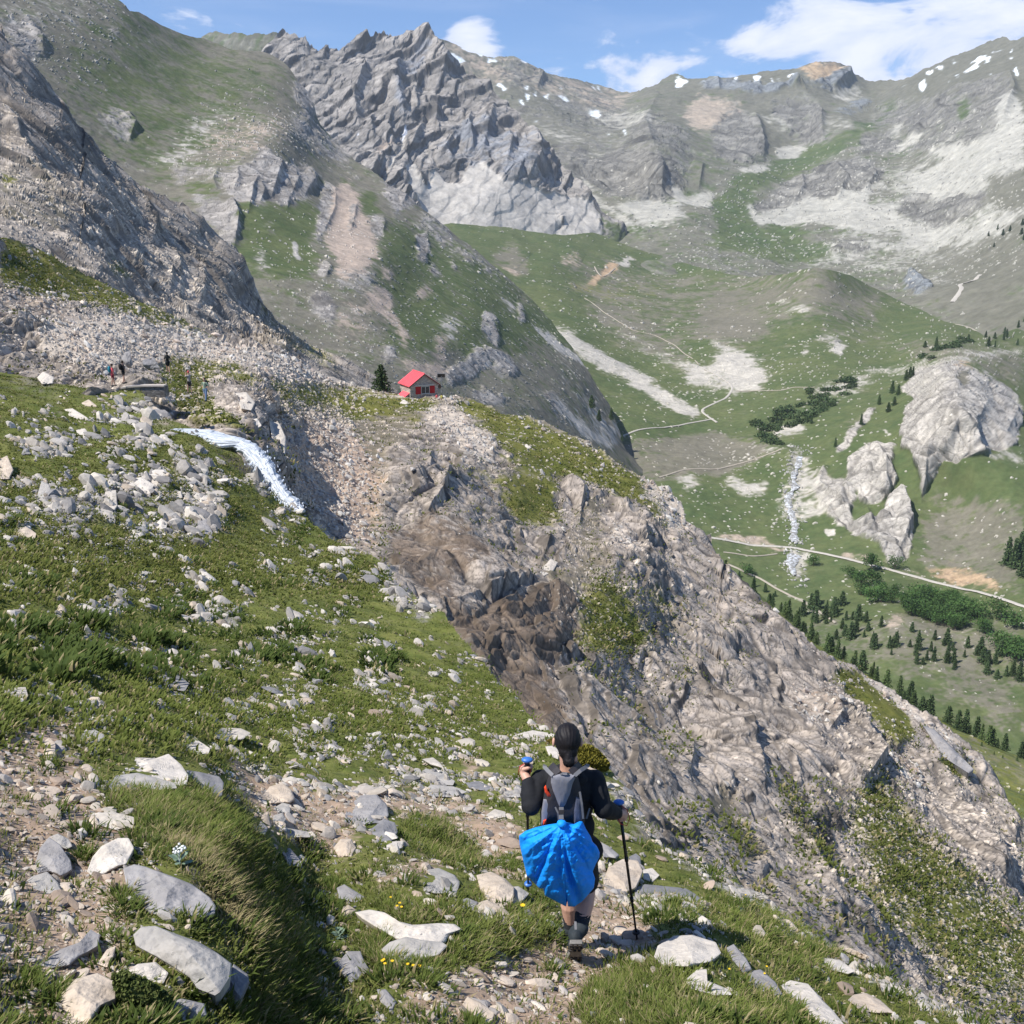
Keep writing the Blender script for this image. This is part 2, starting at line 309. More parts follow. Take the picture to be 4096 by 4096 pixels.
    # loose stones standing in the turf
    if stony is not None:
        st = samp(stony, wx, wy)
        for k, pl in enumerate(stpx):
            l0 = np.floor(np.log2(pl * dd / F) + .5); lam_m = 2.0 ** l0; r1, r2, off, f1, ed = cells((base @ (A if A is not None else np.eye(3))) / lam_m[..., None], seed + 300 + k)
            pr = st * (.22 + .14 * k) * (1 + 1.6 * pxnoise(base, dd, 40, seed + 55)); s = (r1 < pr) & (f1 < .36 + .1 * r2)
            P += n * np.where(s, lam_m * (.26 + .1 * r2) * sstep(.5 - f1, 0, .3), 0)[..., None]
            for c in range(NCL): sm[c] = np.where(s, 0, sm[c])
            cc = np.where(r2 > .3, SC, RK)
            for c in (SC, RK): sm[c] = np.where(s & (cc == c), 1, sm[c])
            blk = np.where(s, r2, blk)
    # base colours
    v1 = np.clip(.5 + .9 * pxnoise(base, dd, 50, seed + 80) + .7 * pxnoise(base, dd, 13, seed + 81, A) + .5 * pxnoise(base, dd, 4, seed + 82, A), 0, 1)
    col = np.zeros(px.shape + (3,), np.float32)
    for c in range(NCL):
        if ws[c] is None and sm[c].max() <= 0: continue
        mixf = (v1 * .45 + (1 - blk) * .55) if c in (RK, SC, PK, DK, SL, OR, SO) else v1
        col += (gain or {}).get(c, 1.0) * sm[c][..., None] * (ALB[c] + (ALB2[c] - ALB[c]) * mixf[..., None])
    br = 1 + rkn * ((blk - .5) * .75); col *= br[..., None]
    # rock colour darkened along cracks, joints and bedding steps
    col *= (1 - crkk * crk * rkn)[..., None]
    if cbias is not None: col *= np.asarray(cbias, np.float32)
    # roll over the crest and run on behind it
    nb = 14; kb = (np.arange(1, nb + 1) / nb) ** 1.6; tv = P[-1]; hd = tv[:, :2] / (np.linalg.norm(tv[:, :2], axis=1, keepdims=True) + 1e-9); dist = np.linalg.norm(tv, axis=1)
    rows = [];
    for q_ in kb:
        r_ = tv.copy(); r_[:, :2] += hd * (dist * .25 * back[0] * q_)[:, None]; r_[:, 2] -= dist * .25 * back[1] * q_ ** 1.3
        rows.append(r_)
    Pall = np.concatenate([P, np.stack(rows)], 0); call = np.concatenate([col, np.repeat(col[-1][None], nb, 0)], 0)
    ny2, nx = Pall.shape[:2]; idx = np.arange(ny2 * nx).reshape(ny2, nx)
    Fc = np.stack([idx[:-1, :-1], idx[:-1, 1:], idx[1:, 1:], idx[1:, :-1]], -1).reshape(-1, 4)
    o = mesh_obj(name, Pall.reshape(-1, 3), Fc, mat, smooth=False, cols=call.reshape(-1, 3)); tag(o, kind=kind)
    LAYERS[name] = dict(xs=xs, tp=tp, bt=bt, ny=ny, P=P, n=n, step=step, d=d, px=px, py=py, sm=sm)
    return o
def surf(name, px, py):
    """point, outward direction and distance on a finished sheet where it shows at pixel (px, py)"""
    l = LAYERS[name]; px = np.atleast_1d(px).astype(float); py = np.atleast_1d(py).astype(float)
    fi = np.clip((px - l['xs'][0]) / l['step'], 0, len(l['xs']) - 1.001); i = np.round(fi).astype(int)
    t = (py - l['bt'][i]) / (l['tp'][i] - l['bt'][i]); j = np.clip(np.round(t * (l['ny'] - 1)), 0, l['ny'] - 1).astype(int)
    return l['P'][j, i], l['n'][j, i], l['d'][j, i]
# ------------------------------------------------------------------ the land, far to near
D = lambda pts: K(0, pts)
M_FAR = ground_mat('mountain_ground', .05, .5, .26, dist=5)
M_MID = ground_mat('valley_ground', .18, .5, .24, dist=1.2)
M_SPUR = ground_mat('spur_ground', .9, .5, .22, dist=.25)
M_NEAR = ground_mat('slope_ground', 9, .6, .28, dist=.03)

# far range
far_top = np.concatenate([D([(300, 140), (392, 68), (410, 63), (430, 68), (470, 72), (520, 64), (560, 95), (700, 110), (800, 95), (812, 66), (850, 78), (880, 98), (930, 113), (965, 106), (1000, 122), (1060, 140), (1110, 152), (1175, 172), (1200, 172), (1240, 155), (1262, 142), (1280, 138), (1300, 144), (1355, 150),
    (1420, 138), (1440, 131), (1500, 128), (1540, 114), (1560, 115), (1585, 122), (1598, 130), (1605, 142), (1640, 157), (1690, 152), (1740, 135), (1800, 112), (1860, 82), (1890, 68), (1905, 74), (1932, 62), (2150, 20)])])
far_bot = D([(200, 420), (900, 500), (1100, 580), (1500, 680), (1800, 740), (2200, 740)])
far_pts = [(300, 100, 3000), (430, 66, 3000), (520, 64, 2900), (812, 66, 3700), (965, 106, 3900), (1175, 172, 4300), (1280, 138, 4200), (1560, 115, 4000), (1640, 157, 4100), (1800, 112, 3700), (1932, 62, 3400), (2150, 20, 3000),
    (900, 200, 3500), (1050, 190, 3700), (1100, 240, 3400), (1250, 190, 3800), (1000, 300, 2900), (1150, 330, 2800), (1240, 300, 2750), (1230, 370, 2600), (1320, 260, 3300), (1450, 200, 3700), (1500, 270, 3400), (1430, 300, 3100), (1380, 400, 2500),
    (1600, 240, 3300), (1800, 160, 3200), (1780, 230, 2900), (1900, 250, 2500), (1600, 340, 2750), (1750, 370, 2500), (1932, 400, 1950), (1500, 450, 2350), (1300, 450, 2250), (1100, 440, 2350), (1700, 470, 2150), (1600, 540, 1950), (1932, 560, 1600), (1200, 540, 1900), (900, 420, 2500), (600, 300, 3000)]
far_items = [
    (AL, 0, [(780, 60), (2000, 0), (2000, 200), (1700, 210), (1600, 240), (1200, 180), (1000, 260)], .5, 8),
    (PK, 2, [(500, 190), (560, 190), (830, 310), (960, 305), (1180, 390), (1500, 470), (1700, 505), (1550, 640), (1380, 640), (1250, 550), (900, 500), (700, 420), (560, 320)], .62, 5),
    (RK, 2, [(760, 400), (940, 340), (1180, 420), (1300, 470), (1560, 540), (1440, 590), (1200, 500), (900, 480)], .45, 5),
    (RK, 2, [(900, 520), (1300, 560), (1700, 640), (1932, 700), (1932, 1040), (1500, 1050), (1200, 800), (1000, 640)], .62, 6),
    (AL, 2, [(1020, 560), (1300, 640), (1700, 720), (1500, 800), (1250, 780), (1500, 900), (1300, 930), (1060, 740)], .45, 7),
    (SC, 2, [(1060, 700), (1250, 730), (1380, 780), (1300, 790), (1150, 750)], .7), (SC, 2, [(1400, 620), (1700, 640), (1760, 690), (1600, 720), (1400, 670)], .5),
    (SC, 2, [(1400, 850), (1480, 870), (1480, 890), (1380, 865)], .9),
    (RK, 2, [(1560, 840), (1700, 830), (1800, 900), (1860, 1030), (1780, 1080), (1560, 1080), (1300, 1000), (1150, 880), (1240, 800), (1400, 900)], .8),
    (SC, 2, [(1540, 1130), (1720, 1060), (1932, 1140), (1932, 1220), (1700, 1240), (1600, 1180)], .95), (SC, 2, [(1330, 950), (1400, 1000), (1440, 1090), (1700, 1280), (1650, 1280), (1400, 1100)], .75, 2),
    (SC, 2, [(1280, 1080), (1420, 1100), (1430, 1180), (1300, 1200)], .6),
    (PK, 3, [(60, 600), (140, 530), (300, 570), (400, 620), (330, 660), (200, 720), (110, 730)], .95, 4),
    (RK, 3, [(300, 600), (420, 640), (500, 780), (520, 850), (400, 890), (250, 840), (200, 740)], .85, 4),
    (RK, 3, [(520, 570), (760, 520), (830, 640), (820, 780), (700, 770), (560, 700)], .85, 4), (AL, 3, [(400, 540), (520, 560), (560, 700), (640, 800), (540, 820), (440, 660)], .7),
    (SC, 3, [(420, 650), (560, 640), (640, 720), (600, 740), (480, 700)], .6), (SL, 3, [(150, 440), (480, 470), (640, 440), (950, 385), (955, 430), (880, 475), (700, 465), (470, 525), (330, 530), (130, 495)], .9, 2),
    (OR, 3, [(665, 385), (770, 325), (880, 340), (940, 385), (850, 410), (760, 435), (720, 405)], .95, 2), (AL, 3, [(0, 420), (200, 425), (640, 390), (700, 430), (400, 460), (180, 425)], .9, 2),
    (SC, 3, [(870, 480), (960, 460), (1060, 520), (940, 550)], .7), (SL, 3, [(880, 590), (1050, 530), (1120, 540), (1060, 600), (900, 640)], .7, 3), (SC, 3, [(830, 640), (1000, 650), (1100, 620), (1000, 700), (850, 740)], .4),
    (AL, 3, [(1130, 460), (1932, 190), (1932, 420), (1800, 400), (1500, 470), (1300, 490)], .95, 3),
    (RK, 3, [(1090, 600), (1400, 520), (1560, 470), (1830, 400), (1890, 500), (1790, 740), (1680, 840), (1400, 870), (1260, 770), (1250, 690), (1090, 680)], .72, 4), (GF, 3, [(1550, 560), (1640, 530), (1620, 640), (1560, 660)], .8, 3),
    (RK, 3, [(1020, 740), (1230, 735), (1260, 830), (1020, 820)], .9, 3), (SC, 3, [(1160, 730), (1260, 670), (1250, 735)], .95, 2), (SC, 3, [(1230, 790), (1400, 720), (1330, 790), (1200, 840)], .9, 2),
    (SC, 3, [(1790, 560), (1900, 540), (1932, 660), (1932, 740), (1780, 780), (1690, 810), (1780, 720)], .9, 3), (SC, 3, [(1400, 840), (1600, 800), (1610, 860), (1500, 885)], .9, 2),
    (GF, 3, [(250, 1210), (200, 1110), (350, 990), (560, 890), (640, 880), (740, 790), (840, 780), (1050, 690), (1200, 560), (1240, 565), (1060, 730), (880, 840), (700, 940), (560, 1000), (430, 1070), (420, 1150), (480, 1250), (700, 1300), (900, 1400), (600, 1450), (200, 1330)], .95, 4),
    (SC, 3, [(1000, 960), (1932, 640), (1932, 1340), (1400, 1500), (800, 1480), (640, 1450), (850, 1330)], .48, 14),
    (RK, 3, [(440, 1120), (700, 960), (880, 890), (1060, 870), (1180, 960), (1080, 1060), (880, 1140), (640, 1170), (500, 1160)], .95, 3),
    (SC, 3, [(335, 965), (400, 910), (540, 870), (520, 930), (440, 985)], .98, 2), (SC, 3, [(570, 800), (720, 800), (750, 820), (640, 870), (580, 860)], .98, 2), (SC, 3, [(0, 980), (90, 1050), (210, 1040), (220, 1110), (160, 1130), (60, 1090), (0, 1100)], .95, 2),
    (SC, 3, [(450, 1170), (560, 1150), (720, 1090), (850, 1130), (940, 1090), (1080, 1050), (1060, 1140), (1200, 1170), (1330, 1250), (1100, 1270), (700, 1245), (480, 1225)], .92, 2),
    (GF, 3, [(530, 1235), (740, 1245), (640, 1295), (540, 1290)], 1, 2), (SC, 3, [(1250, 1010), (1932, 700), (1932, 960), (1700, 1000), (1450, 1070), (1300, 1100)], .75, 6), (AL, 3, [(1760, 1000), (1932, 930), (1932, 1150), (1740, 1150)], .8, 5),
    (RK, 3, [(1230, 1110), (1500, 1075), (1740, 1080), (1700, 1190), (1430, 1250), (1240, 1190)], .8, 3), (SC, 3, [(1330, 1070), (1600, 1030), (1700, 1060), (1500, 1110), (1300, 1110)], .9, 2), (SC, 3, [(1200, 1250), (1450, 1250), (1650, 1260), (1720, 1200), (1932, 1130), (1932, 1190), (1700, 1300), (1500, 1340), (1300, 1340)], .8, 4),
    (AL, 3, [(1400, 1400), (1932, 1200), (1932, 1932), (1300, 1600)], .7, 12), (SC, 3, [(1300, 1540), (1450, 1500), (1560, 1530), (1400, 1580)], .7, 3), (SC, 3, [(420, 1060), (400, 1100), (470, 1220), (510, 1230), (440, 1130)], .8, 2),
    (SL, 3, [(1260, 1540), (1300, 1470), (1370, 1500), (1430, 1590), (1330, 1620)], .9, 2), (RK, 3, [(870, 1340), (1030, 1320), (1090, 1350), (1000, 1400), (880, 1380)], .7, 3)]
far_snow2 = [[(585, 300), (640, 297), (650, 320), (695, 345), (690, 355), (665, 345), (662, 390), (655, 350), (585, 325)], [(670, 257), (740, 280), (815, 313), (790, 315), (690, 275)], [(830, 330), (890, 335), (885, 346), (840, 346)], [(1010, 348), (1060, 374), (1040, 380)], [(880, 490), (905, 487), (933, 510), (905, 517)],
    [(1030, 495), (1050, 500), (1040, 522)], [(1020, 533), (1068, 545), (1060, 580), (1045, 550)], [(1208, 472), (1232, 500), (1225, 512)], [(1140, 543), (1178, 540), (1160, 555)], [(1200, 538), (1282, 570), (1270, 580)], [(1400, 453), (1434, 487), (1415, 482)], [(1432, 466), (1472, 492), (1455, 492)], [(1370, 620), (1465, 628), (1440, 640)], [(1568, 742), (1605, 740), (1580, 757)], [(1488, 753), (1512, 755), (1500, 772)], [(1088, 653), (1117, 660), (1100, 675)], [(1075, 525), (1110, 535), (1090, 545)], [(1010, 575), (1040, 575), (1020, 590)]]
far_snow3 = [[(0, 440), (20, 425), (84, 430), (40, 463), (0, 463)], [(430, 418), (480, 413), (482, 430), (445, 462), (440, 440)], [(532, 433), (560, 438), (545, 454)], [(318, 437), (355, 433), (340, 457)], [(633, 420), (655, 406), (667, 432), (650, 440)], [(205, 426), (252, 443), (240, 452)], [(1598, 387), (1660, 350), (1690, 323), (1757, 318), (1750, 332), (1690, 342), (1672, 377), (1610, 397)], [(1750, 290), (1825, 248), (1822, 263), (1755, 297)],
    [(1373, 420), (1427, 403), (1422, 427)], [(1343, 477), (1395, 443), (1392, 462), (1370, 484)], [(1243, 467), (1287, 456), (1260, 474)], [(1553, 407), (1587, 401), (1572, 417)], [(1848, 270), (1872, 263), (1865, 292)], [(1863, 302), (1887, 303), (1870, 322)], [(1878, 368), (1894, 380), (1902, 437), (1885, 424)], [(1533, 360), (1567, 346), (1550, 364)], [(1438, 397), (1492, 380), (1480, 397)], [(1704, 292), (1730, 288), (1716, 300)], [(1500, 428), (1525, 425), (1515, 436)], [(1740, 414), (1755, 412), (1758, 430)], [(1160, 500), (1200, 492), (1170, 505)], [(575, 434), (590, 430), (585, 442)], [(680, 396), (692, 398), (682, 405)]]
far_items += [(SN, 2, p, 1, 1) for p in far_snow2] + [(SN, 3, p, 1, 1) for p in far_snow3]
far_W = paint(AL, far_items, {RK: .16, SC: .07, GF: .30})
def R_(c, pts, a, wl, wr):
    k = .53 if c == 0 else .181 * 1.25
    return (K(c, pts), 1.0 if a > 0 else -1.0, wl * k, max(wr * k, wl * k * .35, 2.5))
far_ridges = [R_(3, [(770, 600), (815, 640), (822, 780)], 90, 50, 8), R_(3, [(430, 640), (480, 760), (505, 870)], 80, 50, 9), R_(2, [(1700, 840), (1790, 900), (1795, 1060)], 80, 35, 7), R_(3, [(100, 900), (150, 930), (140, 1030)], 50, 30, 7), R_(3, [(950, 380), (950, 430), (880, 470)], 50, 60, 6), R_(3, [(1850, 400), (1880, 500), (1800, 720)], 110, 60, 12),
    R_(3, [(1390, 590), (1360, 700), (1300, 790)], 50, 30, 10), R_(2, [(940, 320), (1130, 420), (1100, 500)], 60, 40, 12), R_(3, [(700, 930), (720, 1040), (640, 1150)], 40, 30, 8), R_(3, [(880, 900), (960, 1000), (900, 1130)], 40, 30, 8), R_(3, [(1050, 900), (1110, 1000), (1040, 1080)], 40, 30, 8), R_(3, [(1270, 1500), (1310, 1470), (1390, 1590)], 40, 20, 6),
    R_(2, [(1790, 520), (1700, 680), (1760, 840)], 100, 60, 20), R_(3, [(180, 440), (240, 455), (250, 520)], 35, 30, 5), R_(3, [(640, 430), (690, 450), (660, 480)], 25, 30, 5)]
far_A = stretch((.25, .1, 1), .55)
stony_far = sum(raster(K(3, p), 10) * k * .4 for p, k in [([(300, 950), (1932, 600), (1932, 1500), (1300, 1560), (0, 1500), (0, 1300)], .9), ([(0, 1400), (1000, 1500), (1900, 1932), (0, 1932)], .4), ([(-900, 900), (0, 900), (0, 1300), (-900, 1400)], .35)])
layer('mountain_range', far_top, far_bot, far_pts, (130, 1160), .9, far_W, M_FAR, jag=(1.2, 1.1), jagl=(22, 5), lam=(420, 190, 90, 44, 22), rr=.26, rg=.07, A=far_A, ridges=far_ridges, stony=stony_far, blocks=(30, 6), bamp=.24, gain={RK: .68, SC: .95, SL: .85, AL: np.array([.96, .97, .99], np.float32)}, rk_k=3.0, stpx=(3.6, 2.6), strata=[((.35, .1, .9), (90, 40), .28, -200, 2000)], seed=11, cbias=(.95, .98, .95))

# grey peak with its scree fans
pk_top = D([(330, 200), (480, 110), (520, 72), (533, 62), (555, 66), (575, 68), (600, 88), (610, 84), (640, 88), (680, 72), (700, 76), (722, 70), (745, 78), (770, 70), (792, 62), (802, 64), (812, 82), (826, 100), (850, 108), (880, 130), (920, 160), (960, 195), (1000, 250), (1035, 275), (1075, 320), (1110, 355), (1150, 400), (1230, 470)])
pk_bot = D([(330, 360), (600, 460), (760, 500), (900, 500), (1100, 540), (1230, 560)])
pk_pts = [(330, 200, 2300), (480, 110, 2400), (555, 66, 2450), (680, 72, 2600), (792, 62, 2750), (640, 150, 2380), (600, 250, 2150), (740, 200, 2350), (830, 200, 2450), (800, 290, 2230), (700, 330, 2080), (880, 260, 2350), (960, 240, 2450), (960, 320, 2260), (1040, 300, 2400), (1100, 380, 2330), (850, 400, 2110), (760, 400, 2060), (1000, 430, 2200), (1150, 440, 2300), (600, 400, 1980), (900, 500, 2010)]
pk_items = [
    (AL, 2, [(600, 380), (800, 460), (950, 620), (1050, 760), (1300, 1000), (1400, 1180), (1200, 1060), (1060, 800), (880, 600), (640, 460)], .55, 6),
    (GF, 0, [(1060, 380), (1110, 370), (1230, 470), (1160, 520), (1080, 460)], .6, 5),
    (SL, 2, [(330, 380), (480, 260), (530, 300), (500, 360), (420, 440), (340, 420)], .75, 3), (SL, 2, [(330, 440), (355, 540), (355, 700), (320, 690), (315, 520)], .8, 2),
    (DK, 2, [(360, 380), (470, 290), (520, 310), (430, 420)], .35, 3),
    (PK, 2, [(730, 600), (830, 570), (900, 640), (860, 720), (760, 720)], .35, 4), (OR, 2, [(955, 710), (1000, 700), (1000, 780), (960, 790)], .5, 3), (SL, 2, [(540, 760), (800, 680), (1090, 760), (1110, 900), (1060, 1010), (920, 1010), (880, 930), (640, 920), (560, 870)], .5, 5),
    (PK, 2, [(230, 800), (330, 780), (330, 830), (240, 900), (190, 900)], .5, 4),
    (SC, 2, [(640, 1020), (700, 960), (780, 895), (870, 950), (930, 1010), (1060, 1040), (1140, 1080), (1300, 1080), (1420, 1120), (1500, 1400), (500, 1400), (440, 1190), (480, 1040), (540, 950)], 1.2, 2), (SC, 2, [(380, 1000), (390, 900), (440, 890), (450, 980), (500, 1060), (490, 1180), (380, 1060)], .95, 2),
    (RK, 2, [(660, 950), (690, 920), (710, 1000), (680, 1030), (655, 1000)], .9, 2), (SC, 2, [(265, 960), (330, 850), (366, 790), (385, 790), (350, 850), (300, 950)], .95, 1), (SC, 2, [(480, 820), (505, 830), (510, 960), (490, 940)], .8, 2), (SC, 2, [(120, 820), (165, 790), (130, 890)], .9, 2),
    (SC, 2, [(1150, 1080), (1280, 1090), (1350, 1230), (1270, 1300), (1150, 1250)], .92, 3), (SC, 2, [(1330, 1110), (1420, 1130), (1440, 1220), (1350, 1260)], .6, 4), (SC, 2, [(1080, 1090), (1130, 1100), (1150, 1180), (1090, 1140)], .6, 2),
    (RK, 2, [(1100, 900), (1160, 870), (1240, 940), (1340, 1020), (1280, 1060), (1120, 1030)], .8, 3), (RK, 2, [(1215, 1200), (1260, 1210), (1250, 1260), (1215, 1250)], .7, 2),
    (SN, 2, [(366, 725), (382, 735), (376, 775), (345, 815), (362, 775)], 1, 1), (SN, 2, [(106, 705), (116, 720), (128, 775), (120, 778)], 1, 1)]
pk_W = paint(RK, pk_items, {AL: .10, SL: .07})
pk_ridges = [R_(2, [(345, 330), (318, 430), (330, 560), (372, 760)], 130, 80, 11), R_(2, [(455, 180), (540, 290), (600, 370), (560, 480)], 90, 90, 26), R_(2, [(180, 330), (90, 560), (120, 720)], 80, 60, 14), R_(2, [(870, 560), (840, 700), (800, 870)], 70, 40, 10), R_(2, [(1020, 660), (1090, 760), (1112, 880), (1060, 1010)], 130, 60, 9), R_(2, [(660, 740), (600, 830), (640, 920)], 60, 36, 10), R_(2, [(480, 660), (440, 760), (390, 860)], 60, 40, 10),
    R_(2, [(300, 640), (270, 740), (330, 850)], 60, 36, 10), R_(2, [(1150, 870), (1210, 930), (1200, 1020)], 60, 26, 7), R_(2, [(210, 620), (180, 700), (200, 800)], 60, 30, 8), R_(2, [(940, 690), (960, 800), (930, 930)], 70, 36, 9), R_(2, [(740, 600), (720, 720), (760, 850)], 60, 36, 10), R_(2, [(560, 560), (540, 640), (560, 760)], 50, 36, 9), R_(2, [(450, 420), (420, 560), (440, 660)], 50, 40, 12)]
pk_A = stretch((.62, .1, .78), .38)
layer('grey_peak_hill', pk_top, pk_bot, pk_pts, (175, 652), 1.05, pk_W, M_FAR, jag=[(175, 2), (260, 4.5), (420, 4.5), (440, 2), (652, 1.5)], jagl=(14, 4), lam=(260, 130, 62, 30, 15), rr=.18, rg=.05, A=pk_A, ridges=pk_ridges, blocks=(28, 6), bamp=.24, gain={RK: .88, SC: 1.05, AL: np.array([.96, .97, .99], np.float32)}, rk_k=2.4, strata=[((.72, .1, -.62), (110, 50, 24), .34, -200, 2000)], seed=23, back=(.6, .8))

# valley floor: meadows, knolls, the big crag on the right, road and stream banks
va_top = D([(600, 470), (760, 470), (800, 424), (850, 420), (900, 424), (960, 432), (1040, 444), (1120, 440), (1200, 470), (1300, 500), (1380, 520), (1430, 526), (1480, 520), (1540, 514), (1600, 524), (1640, 545), (1700, 570), (1760, 600), (1830, 620), (1870, 640), (1900, 625), (2000, 600), (2150, 590)])
va_bot = D([(600, 700), (900, 800), (1050, 920), (1200, 1060), (1300, 1160), (1420, 1240), (1600, 1420), (1932, 1620), (2150, 1720)])
va_pts = [(600, 470, 1900), (850, 420, 1950), (960, 440, 2000), (1040, 500, 1750), (900, 500, 1600), (1000, 580, 1450), (1120, 440, 2150), (1250, 520, 1950), (1130, 560, 1650), (1200, 620, 1450), (1430, 530, 1800), (1540, 502, 1650), (1500, 580, 1480), (1640, 545, 1700), (1830, 620, 1450), (2000, 600, 1550), (1600, 660, 1270), (1350, 650, 1350), (1200, 700, 1230), (1050, 650, 1230),
    (1450, 720, 1150), (1340, 790, 1050), (1700, 690, 1150), (1932, 690, 1150), (1200, 800, 980), (1100, 840, 930), (1250, 870, 880), (1450, 850, 900), (1600, 800, 900), (1520, 900, 830), (1300, 940, 800), (1500, 1030, 730), (1350, 1020, 740), (1800, 700, 880), (1900, 800, 800), (1750, 900, 760), (1650, 1000, 720), (1800, 950, 740), (1932, 900, 720), (1800, 1100, 640), (1932, 1140, 580), (1600, 1060, 690), (1500, 1130, 650), (1700, 1180, 580), (1932, 1300, 500), (1700, 1330, 500), (1932, 1550, 420), (600, 700, 1400), (1300, 1160, 640)]
